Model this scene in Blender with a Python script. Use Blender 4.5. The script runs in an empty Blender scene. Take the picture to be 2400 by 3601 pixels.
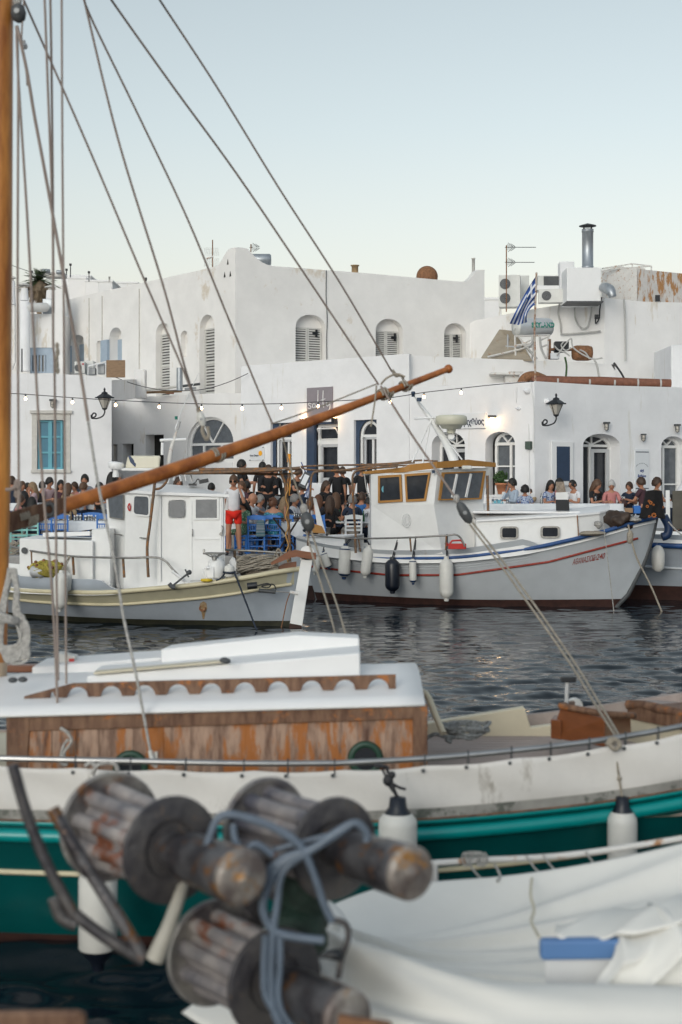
import bpy, bmesh, math, random
import numpy as np
from mathutils import Vector as V, Matrix
from mathutils.geometry import tessellate_polygon
random.seed(7); np.random.seed(7)
SC = bpy.context.scene
COL = SC.collection
R = math.radians
# ---- camera: eye 2.6 m above the water, 50 mm lens on a 24 mm wide frame, verticals kept straight with lens shift
F = 5000.0; H = 2.6; HZ = 1690.0
cd = bpy.data.cameras.new('camera'); cam = bpy.data.objects.new('camera', cd); COL.objects.link(cam)
cam.location = (0, 0, H); cam.rotation_euler = (R(90), 0, 0)
cd.sensor_fit = 'HORIZONTAL'; cd.sensor_width = 24; cd.lens = 50
cd.shift_y = -(1800.5 - HZ) / 2400.0
cd.clip_start = .1; cd.clip_end = 3000
cd.dof.use_dof = True; cd.dof.focus_distance = 33; cd.dof.aperture_fstop = 2.4
SC.camera = cam
# ---- sky and sun: dusk, soft light from low on the right behind the camera
w = bpy.data.worlds.new("World"); SC.world = w; w.use_nodes = True
nt = w.node_tree; nt.nodes.clear()
SUN_EL, SUN_AZ = 16.0, 200.0
sky = nt.nodes.new('ShaderNodeTexSky'); sky.sky_type = 'NISHITA'; sky.sun_disc = False
sky.sun_elevation = R(SUN_EL); sky.sun_rotation = R(SUN_AZ)
sky.air_density = 1.0; sky.dust_density = 2.2; sky.ozone_density = 1.6
hs = nt.nodes.new('ShaderNodeHueSaturation'); hs.inputs['Saturation'].default_value = .47
tc = nt.nodes.new('ShaderNodeTexCoord'); sx = nt.nodes.new('ShaderNodeSeparateXYZ')
rmp = nt.nodes.new('ShaderNodeValToRGB')
mx = nt.nodes.new('ShaderNodeMix'); mx.data_type = 'RGBA'; mx.blend_type = 'MULTIPLY'; mx.inputs[0].default_value = 1
bg = nt.nodes.new('ShaderNodeBackground'); out = nt.nodes.new('ShaderNodeOutputWorld')
nt.links.new(tc.outputs['Generated'], sx.inputs[0]); nt.links.new(sx.outputs[2], rmp.inputs[0])
nt.links.new(sky.outputs[0], hs.inputs['Color']); nt.links.new(hs.outputs[0], mx.inputs[6])
mr = nt.nodes.new('ShaderNodeMapRange'); mr.inputs[1].default_value = -.3; mr.inputs[2].default_value = .5
nt.links.new(sx.outputs[1], mr.inputs[0]); mb_ = nt.nodes.new('ShaderNodeMix'); mb_.data_type = 'RGBA'
nt.links.new(mr.outputs[0], mb_.inputs[0]); rb2 = nt.nodes.new('ShaderNodeValToRGB'); nt.links.new(sx.outputs[2], rb2.inputs[0]); nt.links.new(rb2.outputs[0], mb_.inputs[6])
rb2.color_ramp.elements[0].color = (.56, .62, .68, 1); rb2.color_ramp.elements[0].position = .1; rb2.color_ramp.elements[1].color = (1.75, 1.8, 1.7, 1); rb2.color_ramp.elements[1].position = .9; nt.links.new(rmp.outputs[0], mb_.inputs[7])
nt.links.new(mb_.outputs[2], mx.inputs[7]); nt.links.new(mx.outputs[2], bg.inputs[0]); nt.links.new(bg.outputs[0], out.inputs[0])
SKYRAMP = [(0.0, (1.42, 1.06, .86)), (.07, (1.33, 1.08, .89)), (.15, (1.2, 1.1, .95)), (.24, (1.12, 1.11, 1.0)), (.36, (1.08, 1.10, 1.0)), (.6, (1.5, 1.5, 1.32)), (1, (1.9, 1.85, 1.6))]
e = rmp.color_ramp.elements
e[0].position = SKYRAMP[0][0]; e[0].color = (*SKYRAMP[0][1], 1)
e[1].position = SKYRAMP[-1][0]; e[1].color = (*SKYRAMP[-1][1], 1)
for p_, c_ in SKYRAMP[1:-1]:
    n_ = e.new(p_); n_.color = (*c_, 1)
bg.inputs[1].default_value = .08
sd = bpy.data.lights.new('sun', 'SUN'); sun = bpy.data.objects.new('sun', sd); COL.objects.link(sun)
sd.energy = .2; sd.angle = R(16); sd.color = (1, .93, .86)
sdir = V((math.sin(R(SUN_AZ)) * math.cos(R(SUN_EL)), math.cos(R(SUN_AZ)) * math.cos(R(SUN_EL)), math.sin(R(SUN_EL))))
sun.rotation_euler = sdir.to_track_quat('Z', 'Y').to_euler()
SC.view_settings.view_transform = 'Standard'; SC.view_settings.look = 'None'
SC.view_settings.exposure = 1.04; SC.view_settings.gamma = 1
SC.cycles.max_bounces = 6; SC.cycles.transparent_max_bounces = 6
# ---- helpers
def P(u, v, Y):
    """point seen at photo pixel (u, v) at depth Y"""
    return V(((u - 1200) / F * Y, Y, H - (v - HZ) / F * Y))
def G(u, Y): return V(((u - 1200) / F * Y, Y))
ORG = {}
class MB:
    def __init__(s): s.v = []; s.f = []; s.m = []; s.s = []; s.mi = 0; s.M = None
    def add(s, vs, fs, smooth=False, mi=None):
        b = len(s.v)
        if s.M is not None: vs = [s.M @ V(p) for p in vs]
        s.v += [tuple(p) for p in vs]
        for q in fs: s.f.append([b + i for i in q]); s.m.append(s.mi if mi is None else mi); s.s.append(smooth)
        return s
    def box(s, c, d, rz=0, rx=0, ry=0, taper=1.0):
        c = V(c); x, y, z = [k / 2 for k in d]
        M = Matrix.Rotation(rz, 3, 'Z') @ Matrix.Rotation(ry, 3, 'Y') @ Matrix.Rotation(rx, 3, 'X')
        vs = []
        for k in (-1, 1):
            t = taper if k > 0 else 1
            for (i, j) in ((-1, -1), (1, -1), (1, 1), (-1, 1)): vs.append(c + M @ V((i * x * t, j * y * t, k * z)))
        return s.add(vs, [(3, 2, 1, 0), (4, 5, 6, 7), (0, 1, 5, 4), (1, 2, 6, 5), (2, 3, 7, 6), (3, 0, 4, 7)])
    def hexa(s, p): # 8 points: bottom 4 ccw, top 4 ccw
        return s.add(p, [(3, 2, 1, 0), (4, 5, 6, 7), (0, 1, 5, 4), (1, 2, 6, 5), (2, 3, 7, 6), (3, 0, 4, 7)])
    def tube(s, path, r, n=8, smooth=True, cap=True, closed=False):
        path = [V(p) for p in path]; m = len(path)
        rs = r if isinstance(r, (list, tuple)) else [r] * m
        up = None; vs = []
        for i, p in enumerate(path):
            a = path[i - 1] if (i > 0 or closed) else path[0]; b = path[(i + 1) % m] if (i < m - 1 or closed) else path[-1]
            t = (b - a)
            if t.length < 1e-9: t = V((0, 0, 1))
            t.normalize()
            if up is None: up = V((0, 0, 1)) if abs(t.z) < .9 else V((1, 0, 0))
            x = t.cross(up)
            if x.length < 1e-5: x = t.cross(V((1, 0, 0)) if abs(t.x) < .9 else V((0, 1, 0)))
            x.normalize(); up = x.cross(t).normalized()
            for k in range(n):
                a_ = 2 * math.pi * k / n
                vs.append(p + (x * math.cos(a_) + up * math.sin(a_)) * rs[i])
        fs = [(i * n + k, i * n + (k + 1) % n, ((i + 1) % m) * n + (k + 1) % n, ((i + 1) % m) * n + k) for i in range(m if closed else m - 1) for k in range(n)]
        s.add(vs, fs, smooth)
        if cap and not closed:
            s.add(vs[:n], [tuple(range(n))]); s.add(vs[-n:], [tuple(range(n - 1, -1, -1))])
        return s
    def lathe(s, prof, o, axis=(0, 0, 1), n=16, smooth=True):
        """prof: (radius, height) pairs along axis from o"""
        o = V(o); ax = V(axis).normalized(); x = ax.cross(V((0, 0, 1)) if abs(ax.z) < .9 else V((1, 0, 0))).normalized(); y = ax.cross(x)
        vs = []
        for (r, h) in prof:
            for k in range(n):
                a = 2 * math.pi * k / n
                vs.append(o + ax * h + (x * math.cos(a) + y * math.sin(a)) * max(r, 1e-4))
        fs = [(i * n + k, i * n + (k + 1) % n, (i + 1) * n + (k + 1) % n, (i + 1) * n + k) for i in range(len(prof) - 1) for k in range(n)]
        s.add(vs, fs, smooth)
        s.add(vs[:n], [tuple(range(n))]); s.add(vs[-n:], [tuple(range(n - 1, -1, -1))])
        return s
    def ball(s, c, r, nu=12, nv=8, fn=None):
        c = V(c); r = V(r) if hasattr(r, '__len__') else V((r, r, r))
        vs = []
        for j in range(nv + 1):
            t = math.pi * j / nv
            for i in range(nu):
                a = 2 * math.pi * i / nu
                d = V((math.sin(t) * math.cos(a), math.sin(t) * math.sin(a), math.cos(t)))
                k = fn(d) if fn else 1
                vs.append(c + V((d.x * r.x, d.y * r.y, d.z * r.z)) * k)
        fs = [(j * nu + i, (j + 1) * nu + i, (j + 1) * nu + (i + 1) % nu, j * nu + (i + 1) % nu) for j in range(nv) for i in range(nu)]
        return s.add(vs, fs, True)
    def quad(s, *p): return s.add(p, [tuple(range(len(p)))])
    def slab(s, poly, n, t):
        """extrude a planar polygon (3D points) by t along n"""
        n = V(n); k = len(poly); a = [V(p) for p in poly]; b = [p + n * t for p in a]
        tri = tessellate_polygon([a])
        s.add(a + b, [tuple(x) for x in tri] + [tuple(k + i for i in x[::-1]) for x in tri] + [(i, (i + 1) % k, k + (i + 1) % k, k + i) for i in range(k)])
        return s
    def build(s, name, mats, parent=None, bevel=0, at=None, weld=False, segs=2):
        me = bpy.data.meshes.new(name)
        o = ORG[parent.name] if parent is not None else V(at if at is not None else (0, 0, 0))
        me.from_pydata([(p[0] - o[0], p[1] - o[1], p[2] - o[2]) for p in s.v], [], s.f)
        mats = mats if isinstance(mats, (list, tuple)) else [mats]
        for m in mats: me.materials.append(m)
        me.polygons.foreach_set('material_index', s.m); me.polygons.foreach_set('use_smooth', s.s)
        bm = bmesh.new(); bm.from_mesh(me)
        if weld: bmesh.ops.remove_doubles(bm, verts=bm.verts, dist=1e-4)
        bmesh.ops.recalc_face_normals(bm, faces=bm.faces); bm.to_mesh(me); bm.free()
        ob = bpy.data.objects.new(name, me); COL.objects.link(ob)
        if parent is not None: ob.parent = parent; ORG[ob.name] = o
        else: ob.location = o; ORG[ob.name] = V(o)
        if bevel:
            md = ob.modifiers.new('b', 'BEVEL'); md.width = bevel; md.segments = segs; md.limit_method = 'ANGLE'; md.angle_limit = R(40)
            md.harden_normals = False
        return ob
def tag(o, label=None, cat=None, group=None, kind=None):
    if label: o['label'] = label
    if cat: o['category'] = cat
    if group: o['group'] = group
    if kind: o['kind'] = kind
    return o
def empty(name, loc, label=None, cat=None, group=None):
    o = bpy.data.objects.new(name, None); COL.objects.link(o); o.location = loc; o.empty_display_size = .2
    ORG[o.name] = V(loc); return tag(o, label, cat, group)
def dup(o, loc=None, rz=None, label=None, group=None, parent=None, sc=None):
    c = o.copy(); COL.objects.link(c)
    if parent is not None: c.parent = parent
    else:
        if loc is not None: c.location = loc
        if rz is not None: c.rotation_euler = (0, 0, rz)
        if sc is not None: c.scale = (sc,) * 3
        if label: c['label'] = label
        if group: c['group'] = group
        ORG[c.name] = V(c.location)
    for ch in list(o.children): dup(ch, parent=c)
    return c
# ---- materials
MATS = {}
def mat(name, col, rough=.6, metal=0, var=.12, scale=6, bump=0, bscale=40, col2=None, spec=.5, thr=(.35, .7), stretch=(1, 1, 1), emit=None, es=1, spots=None, trans=0, coord='Object', detail=5):
    m = bpy.data.materials.new(name); m.use_nodes = True; n = m.node_tree; L = n.links
    b = n.nodes['Principled BSDF']; b.inputs['Roughness'].default_value = rough; b.inputs['Metallic'].default_value = metal
    b.inputs['Specular IOR Level'].default_value = spec
    tcn = n.nodes.new('ShaderNodeTexCoord'); mp = n.nodes.new('ShaderNodeMapping'); mp.inputs['Scale'].default_value = stretch
    L.new(tcn.outputs[coord], mp.inputs[0])
    no = n.nodes.new('ShaderNodeTexNoise'); no.inputs['Scale'].default_value = scale; no.inputs['Detail'].default_value = detail; no.inputs['Roughness'].default_value = .6
    L.new(mp.outputs[0], no.inputs['Vector'])
    rp = n.nodes.new('ShaderNodeValToRGB'); rp.color_ramp.elements[0].position = thr[0]; rp.color_ramp.elements[1].position = thr[1]
    c2 = col2 or tuple(min(1, c * (1 - var)) for c in col)
    rp.color_ramp.elements[0].color = (*c2, 1); rp.color_ramp.elements[1].color = (*col, 1)
    L.new(no.outputs['Fac'], rp.inputs[0]); last = rp.outputs[0]
    if spots: # (colour, scale, threshold, stretch)
        sc_, ssc, st, sstr = spots
        mp2 = n.nodes.new('ShaderNodeMapping'); mp2.inputs['Scale'].default_value = sstr; L.new(tcn.outputs[coord], mp2.inputs[0])
        n2 = n.nodes.new('ShaderNodeTexNoise'); n2.inputs['Scale'].default_value = ssc; n2.inputs['Detail'].default_value = 6; n2.inputs['Roughness'].default_value = .7
        L.new(mp2.outputs[0], n2.inputs['Vector'])
        r2 = n.nodes.new('ShaderNodeValToRGB'); r2.color_ramp.elements[0].position = st; r2.color_ramp.elements[1].position = min(1, st + .07)
        L.new(n2.outputs['Fac'], r2.inputs[0])
        mm = n.nodes.new('ShaderNodeMix'); mm.data_type = 'RGBA'; L.new(r2.outputs[0], mm.inputs[0]); L.new(last, mm.inputs[6]); mm.inputs[7].default_value = (*sc_, 1)
        last = mm.outputs[2]
    L.new(last, b.inputs['Base Color'])
    if bump:
        nb = n.nodes.new('ShaderNodeTexNoise'); nb.inputs['Scale'].default_value = bscale; nb.inputs['Detail'].default_value = 4
        L.new(mp.outputs[0], nb.inputs['Vector'])
        bp = n.nodes.new('ShaderNodeBump'); bp.inputs['Strength'].default_value = bump; bp.inputs['Distance'].default_value = .02
        L.new(nb.outputs['Fac'], bp.inputs['Height']); L.new(bp.outputs[0], b.inputs['Normal'])
    if emit: b.inputs['Emission Color'].default_value = (*emit, 1); b.inputs['Emission Strength'].default_value = es
    if trans: b.inputs['Transmission Weight'].default_value = trans
    MATS[name] = m; return m
def glassy(name, alpha=.35, col=(.6, .7, .72)):
    """thin glass: clear with a sheen"""
    m = bpy.data.materials.new(name); m.use_nodes = True; n = m.node_tree; n.nodes.clear(); L = n.links
    t = n.nodes.new('ShaderNodeBsdfTransparent'); t.inputs[0].default_value = (*col, 1)
    g = n.nodes.new('ShaderNodeBsdfGlossy'); g.inputs['Roughness'].default_value = .05
    fr = n.nodes.new('ShaderNodeFresnel'); fr.inputs[0].default_value = 1.5
    ad = n.nodes.new('ShaderNodeMath'); ad.operation = 'ADD'; ad.inputs[1].default_value = alpha; ad.use_clamp = True; L.new(fr.outputs[0], ad.inputs[0])
    x = n.nodes.new('ShaderNodeMixShader'); o = n.nodes.new('ShaderNodeOutputMaterial')
    L.new(ad.outputs[0], x.inputs[0]); L.new(t.outputs[0], x.inputs[1]); L.new(g.outputs[0], x.inputs[2]); L.new(x.outputs[0], o.inputs[0])
    return m
M = {}
M['plaster'] = mat('plaster', (.83, .815, .80), .9, var=.07, scale=1.4, bump=.55, bscale=5, spec=.2, spots=((.68, .63, .56), 1.1, .6, (2, 2, .45)))
M['plaster2'] = mat('plaster_old', (.83, .81, .785), .9, var=.09, scale=1.2, bump=.6, bscale=4, spec=.2, spots=((.64, .57, .48), .8, .6, (1, 1, .7)))
M['plaster3'] = mat('plaster_clean', (.82, .82, .83), .9, var=.08, scale=1.6, bump=.5, bscale=5, spec=.2, spots=((.70, .69, .66), 1.3, .6, (2.5, 2.5, .3)))
M['roofw'] = mat('roof_wash', (.72, .71, .69), .9, var=.2, scale=2, bump=.3)
M['stone'] = mat('stone_trim', (.62, .6, .56), .85, var=.15, scale=8, bump=.4)
M['pave'] = mat('quay_paving', (.36, .35, .34), .8, var=.3, scale=3, bump=.4)
M['white'] = mat('white_paint', (.78, .78, .77), .45, var=.06, scale=5, spots=((.5, .44, .34), 3, .72, (1, 1, .4)))
M['whitec'] = mat('white_clean', (.8, .8, .8), .5, var=.03)
M['greyw'] = mat('grey_paint', (.5, .51, .52), .5, var=.1)
M['blueg'] = mat('greyblue_paint', (.36, .44, .53), .6, var=.12)
M['aqua'] = mat('aqua_paint', (.12, .38, .47), .5, var=.12)
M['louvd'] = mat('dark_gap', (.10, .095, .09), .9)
M['louvw'] = mat('weathered_louvre', (.62, .61, .58), .7, var=.15, scale=6)
M['aquad'] = mat('dark_blue_panel', (.055, .2, .29), .4, var=.15)  # panels a darker blue than the shutter bars
M['navy'] = mat('navy_trim', (.035, .06, .11), .6, var=.2)
M['black'] = mat('black_iron', (.012, .014, .018), .45, var=.3)
M['glassd'] = mat('dark_glass', (.03, .034, .042), .08, var=.3, spec=.6)
M['glassg'] = mat('grey_glass', (.13, .145, .165), .1, var=.3, spec=.6)
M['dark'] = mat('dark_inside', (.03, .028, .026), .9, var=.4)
M['rust'] = mat('rusty_steel', (.32, .15, .07), .8, var=.5, scale=14, bump=.3)
M['rustw'] = mat('rust_streaked_white', (.66, .63, .6), .8, var=.12, scale=3, spots=((.42, .21, .08), 2.6, .47, (1.6, 1.6, .5)))
M['rustl'] = mat('lightly_rusty_white', (.7, .68, .65), .7, var=.12, scale=7, spots=((.4, .2, .09), 9, .57, (1, 1, 1)))
M['zinc'] = mat('zinc_sheet', (.42, .45, .48), .4, metal=.6, var=.25, scale=5, stretch=(3, 3, .5))
M['grey'] = mat('grey_metal', (.3, .31, .32), .5, metal=.3, var=.25)
M['greyd'] = mat('dark_grey', (.08, .085, .09), .6, var=.3)
M['acw'] = mat('ac_case', (.66, .66, .63), .5, var=.1, spots=((.4, .33, .24), 5, .66, (1, 1, .5)))
M['terra'] = mat('terracotta', (.5, .2, .1), .8, var=.2)
M['wood'] = mat('board_wood', (.3, .19, .11), .7, var=.3, scale=6, stretch=(1, 1, 5))
M['leaf'] = mat('leaf', (.05, .12, .03), .6, var=.5, scale=14)
M['palm'] = mat('palm_leaf', (.06, .1, .035), .6, var=.5, scale=3)
M['palmdry'] = mat('dry_palm', (.3, .22, .14), .8, var=.4, scale=5)
M['warm'] = mat('lit_bulb', (1, .8, .5), .5, var=0, emit=(1, .62, .3), es=14)
M['signg'] = mat('mauve_sign', (.27, .24, .26), .6, var=.08)
M['signw'] = mat('white_sign', (.72, .74, .76), .4, var=.03)
M['ink'] = mat('dark_ink', (.03, .04, .07), .6, var=0)
M['inkb'] = mat('blue_ink', (.03, .06, .2), .6, var=0)
M['orange'] = mat('orange_plastic', (.85, .35, .03), .5, var=.08)
M['skyg'] = mat('green_letters', (.02, .38, .27), .5, var=.05)
M['flagb'] = mat('flag_blue', (.03, .09, .32), .8, var=.15)
M['flagw'] = mat('flag_white', (.72, .74, .78), .8, var=.08)
M['cable'] = mat('cable_black', (.025, .025, .03), .6, var=.2)
M['cablew'] = mat('cable_grey', (.5, .49, .47), .7, var=.15)
M['gold'] = mat('ochre_paint', (.42, .2, .045), .5, var=.12, scale=8)
# ---- vertical wall planes
class Pl:
    def __init__(s, a, b):
        s.a = V(a); s.b = V(b); s.d = (s.b - s.a).normalized(); s.L = (s.b - s.a).length
        s.n = V((s.d.y, -s.d.x))
    def hit(s, u, v):
        r = V(((u - 1200) / F, 1.0)); den = r.dot(s.n); t = s.a.dot(s.n) / den
        return (r * t - s.a).dot(s.d), H - (v - HZ) / F * t
    def pt(s, q, z, o=0):
        p = s.a + s.d * q + s.n * o; return V((p.x, p.y, z))
    def w(s, u, v, o=0):
        q = s.hit(u, v); return s.pt(q[0], q[1], o)
    def Y(s, u): return s.w(u, HZ).y
def archloop(s0, s1, z0, z1, ah, n=14):
    pts = [(s0, z0), (s1, z0)]
    c = (s0 + s1) / 2; rw = (s1 - s0) / 2
    if ah <= 0: return pts + [(s1, z1), (s0, z1)]
    for i in range(n + 1):
        a = math.pi * i / n
        pts.append((c + rw * math.cos(a), z1 - ah + ah * math.sin(a)))
    return pts
def wall(mb, pl, outline, holes=(), th=.35, depths=None):
    loops = [[V((x, z, 0)) for x, z in outline]] + [[V((x, z, 0)) for x, z in h] for h in holes]
    flat = [p for l in loops for p in l]
    tri = tessellate_polygon(loops)
    mb.add([pl.pt(p.x, p.y) for p in flat], [tuple(t) for t in tri])
    for k, h in enumerate(holes):
        d = depths[k] if depths else th; n = len(h)
        mb.add([pl.pt(x, z) for x, z in h] + [pl.pt(x, z, -d) for x, z in h], [(i, (i + 1) % n, n + (i + 1) % n, n + i) for i in range(n)])
def bar(mb, pl, p, q, w_, o0, o1):
    """flat bar on plane from (s,z) p to q, width w_, between offsets o0 and o1"""
    p = V(p); q = V(q); d = (q - p).normalized(); n = V((-d.y, d.x)) * w_ / 2
    c = [p + n, p - n, q - n, q + n]
    mb.hexa([pl.pt(x.x, x.y, o0) for x in c] + [pl.pt(x.x, x.y, o1) for x in c])
def pbox(mb, pl, s0, s1, z0, z1, o0, o1):
    c = [(s0, z0), (s1, z0), (s1, z1), (s0, z1)]
    mb.hexa([pl.pt(x, z, o0) for x, z in c] + [pl.pt(x, z, o1) for x, z in c])
def window(par, pl, s0, s1, z0, z1, ah, dep, fm, gm=None, fw=.07, vbars=(.5,), hbars=(), radial=0, transom=True, name='window', below='glass'):
    gm = gm or M['glassd']
    g = MB(); lp = archloop(s0 - .01, s1 + .01, z0 - .01, z1 + .01, ah)
    g.slab([pl.pt(x, z, -dep + .005) for x, z in lp], (-pl.n.x, -pl.n.y, 0), .02)
    wn = g.build(name, gm, par)
    f = MB(); o0, o1 = -dep + .01, -dep + .07
    outer = archloop(s0, s1, z0, z1, ah); inner = archloop(s0 + fw, s1 - fw, z0 + fw, z1 - fw, max(ah - fw * .3, 0))
    n = len(outer)
    vs = [pl.pt(x, z, o1) for x, z in outer] + [pl.pt(x, z, o1) for x, z in inner] + [pl.pt(x, z, o0) for x, z in inner]
    f.add(vs, [(i, (i + 1) % n, n + (i + 1) % n, n + i) for i in range(n)] + [(n + i, n + (i + 1) % n, 2 * n + (i + 1) % n, 2 * n + i) for i in range(n)])
    zt = z1 - ah
    if ah > 0 and transom: bar(f, pl, (s0 + fw, zt), (s1 - fw, zt), fw, o0, o1 + .004)
    top = zt if (ah > 0 and transom) else z1
    for k in vbars: x = s0 + (s1 - s0) * k; bar(f, pl, (x, z0 + fw), (x, top - (fw / 2 if ah else fw)), fw * .9, o0, o1 + .002)
    for k in hbars: z = z0 + (top - z0) * k; bar(f, pl, (s0 + fw, z), (s1 - fw, z), fw * .5, o0, o1 - .006)
    if radial:
        c = (s0 + s1) / 2; rw = (s1 - s0) / 2 - fw * .6
        for i in range(1, radial + 1):
            a = math.pi * i / (radial + 1)
            bar(f, pl, (c, zt + fw * .5), (c + rw * math.cos(a), zt + (ah - fw * .6) * math.sin(a)), fw * .55, o0, o1 - .004)
    f.build('frame', fm, wn)
    return wn
def louver(par, pl, s0, s1, z0, z1, o, m, n=22, leaves=2, name='shutter'):
    """louvred shutter leaves filling a rectangle at offset o"""
    wl = (s1 - s0) / leaves
    for k in range(leaves):
        f = MB(); a = s0 + wl * k + .008; b = a + wl - .016; fw = .05
        for (x0, x1, y0, y1) in ((a, a + fw, z0, z1), (b - fw, b, z0, z1), (a + fw, b - fw, z0, z0 + fw), (a + fw, b - fw, z1 - fw, z1), (a + fw, b - fw, (z0 + z1) / 2 - .02, (z0 + z1) / 2 + .02)):
            pbox(f, pl, x0, x1, y0, y1, o, o + .04)
        h = (z1 - z0 - 2 * fw) / n
        for i in range(n):
            z = z0 + fw + h * (i + .5)
            f.hexa([pl.pt(x, zz + dz, oo) for dz in (0, .008) for (x, zz, oo) in ((a + fw, z - h * .32, o + .034), (b - fw, z - h * .32, o + .034), (b - fw, z + h * .2, o + .006), (a + fw, z + h * .2, o + .006))])
        sh = f.build(name, m, par); f = MB(); pbox(f, pl, a + .01, b - .01, z0 + .01, z1 - .01, o - .02, o + .002); f.build('shade_gap', M['louvd'], sh)  # dark sheet behind the slats paints the shade in their gaps
def text(txt, size, m, par, org, xd, yd, name='lettering', ext=.004, align='LEFT', shear=0, sx=1.0, bold=.0):
    cu = bpy.data.curves.new(name, 'FONT'); cu.body = txt; cu.size = size; cu.extrude = ext; cu.align_x = align; cu.shear = shear; cu.offset = bold
    cu.resolution_u = 3
    t = bpy.data.objects.new(name, cu); COL.objects.link(t); bpy.context.view_layer.update()
    me = bpy.data.meshes.new_from_object(t.evaluated_get(bpy.context.evaluated_depsgraph_get()))
    bpy.data.objects.remove(t)
    xd = V(xd).normalized(); yd = V(yd).normalized(); n = xd.cross(yd); o = ORG[par.name] if par else V((0, 0, 0))
    for v in me.vertices:
        c = v.co.copy(); v.co = V(org) + xd * c.x * sx + yd * c.y + n * c.z - o
    me.materials.clear(); me.materials.append(m)
    ob = bpy.data.objects.new(name, me); COL.objects.link(ob); ob.parent = par
    if par: ORG[ob.name] = o
    return ob
def building(name, label, cat, pts, zb, holes={}, tops=None, zt=5, m=None, roof=.45, th=.25, skip=(), depths={}, rm=None):
    """footprint ccw (xy), walls with openings, capped parapet and roof; returns root, planes"""
    m = m or M['plaster']
    c = sum((V(p) for p in pts), V((0, 0))) / len(pts)
    root = empty(name, (c.x, c.y, zb), label, cat)
    pls = []; n = len(pts); wmb = MB(); tops = tops or {}
    for i in range(n):
        a, b = pts[i], pts[(i + 1) % n]; pl = Pl(a, b); pls.append(pl)
        z = zt[i] if hasattr(zt, '__len__') else zt; z2 = zt[(i + 1) % n] if hasattr(zt, '__len__') else zt
        tp = tops.get(i, [(0, z), (pl.L, z2)])
        out_ = [(0, zb), (pl.L, zb)] + [(x, y) for x, y in tp[::-1]]
        wall(wmb, pl, out_, holes.get(i, []), .3, depths.get(i))
        k = len(tp) # parapet cap + inner face
        A = [pl.pt(x, y) for x, y in tp]; B = [pl.pt(min(max(x, th), pl.L - th), y, -th) for x, y in tp]
        Bd = [V((p.x, p.y, min(y for _, y in tp) - roof)) for p in B]
        wmb.add(A + B + Bd, [(j, j + 1, k + j + 1, k + j) for j in range(k - 1)] + [(k + j, k + j + 1, 2 * k + j + 1, 2 * k + j) for j in range(k - 1)])
    wmb.build('wall', m, root, weld=False)
    zr = (min(zt) if hasattr(zt, '__len__') else zt) - roof
    rb = MB(); q = []
    for p in pts:
        d = (c - V(p)).normalized() * .05; q.append(V((p[0] + d.x, p[1] + d.y, zr)))
    rb.slab(q, (0, 0, -1), .12); rb.build('roof', rm or M['roofw'], root)
    return root, pls
# ================= SETTING =================
QZ = .83; TZ = 1.25; QY = 33.4; TY = 37.2
b = MB(); b.box((0, 60, -3.6), (600, 700, 1)); tag(b.build('seabed', M['dark']), kind='structure')
b = MB(); b.box((0, QY + 60, (QZ - 3) / 2), (400, 120, QZ + 3)); tag(b.build('quay', M['pave'], bevel=.03), kind='structure')
b = MB(); b.box((0, TY + 50, (QZ + TZ) / 2 + .002), (400, 100, TZ - QZ)); tag(b.build('terrace_floor', M['pave'], bevel=.02), kind='structure')
def H3(pl, u0, v0, u1, v1):
    """rectangle on plane from pixel corners -> s0,s1,z0,z1 (top row v0)"""
    um = (u0 + u1) / 2
    s0 = pl.hit(u0, v0)[0]; s1 = pl.hit(u1, v0)[0]; z1 = pl.hit(um, v0)[1]; z0 = pl.hit(um, v1)[1]
    return s0, s1, z0, z1
def AH(pl, u, v0, va): return pl.hit(u, v0)[1] - pl.hit(u, va)[1]
# ---- front-left house with the aqua window
a, b_ = G(-500, 39.4), G(393, 40.2)
pl = Pl(a, b_)
w1 = H3(pl, 131, 1477, 226, 1650)
B1, pls = building('white_house', 'low white house on the left with a stone-framed aqua shuttered window', 'house', [a, b_, b_ + V((-2.0, 12)), a + V((-1, 12))], TZ,
    holes={0: [archloop(*w1, 0)]}, tops={0: [(0, 5.62), (pl.hit(225, 1313)[0], 5.6), (pl.hit(330, 1318)[0], 5.56), (pl.L, 5.5)]}, zt=[5.62, 5.5, 5.4, 5.5], depths={0: [.16]}, roof=.9, m=M['plaster3'])
pl = pls[0]
s0, s1, z0, z1 = w1
f = MB()
for (x0, x1, y0, y1, o) in ((s0 - .15, s0, z0 - .02, z1 + .18, .03), (s1, s1 + .17, z0 - .02, z1 + .18, .03), (s0, s1, z1, z1 + .18, .03), (s0 - .2, s1 + .22, z1 + .18, z1 + .27, .09), (s0 - .17, s1 + .19, z0 - .1, z0 - .02, .08)):
    pbox(f, pl, x0, x1, y0, y1, -.02, o)
wn = f.build('window', M['stone'], B1, bevel=.006)
for k in (0, 1):
    f = MB(); x0 = s0 + (s1 - s0) * (.02 + .46 * k); x1 = x0 + (s1 - s0) * .44
    for (p, q) in (((x0 + .02, z0), (x0 + .02, z1)), ((x1 - .02, z0), (x1 - .02, z1))): bar(f, pl, p, q, .055, -.13, -.06)
    for t in (.02, .34, .66, .98): z = z0 + (z1 - z0) * t; bar(f, pl, (x0, z), (x1, z), .05, -.128, -.073)
    f.build('shutter', M['aqua'], wn)
    f = MB(); pbox(f, pl, x0 + .02, x1 - .02, z0, z1, -.15, -.12); f.build('panel', M['aquad'], wn)
f = MB(); pbox(f, pl, s0 - .01, s1 + .01, z0 - .01, z1 + .01, -.18, -.155); f.build('frame', M['aqua'], wn)
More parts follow.
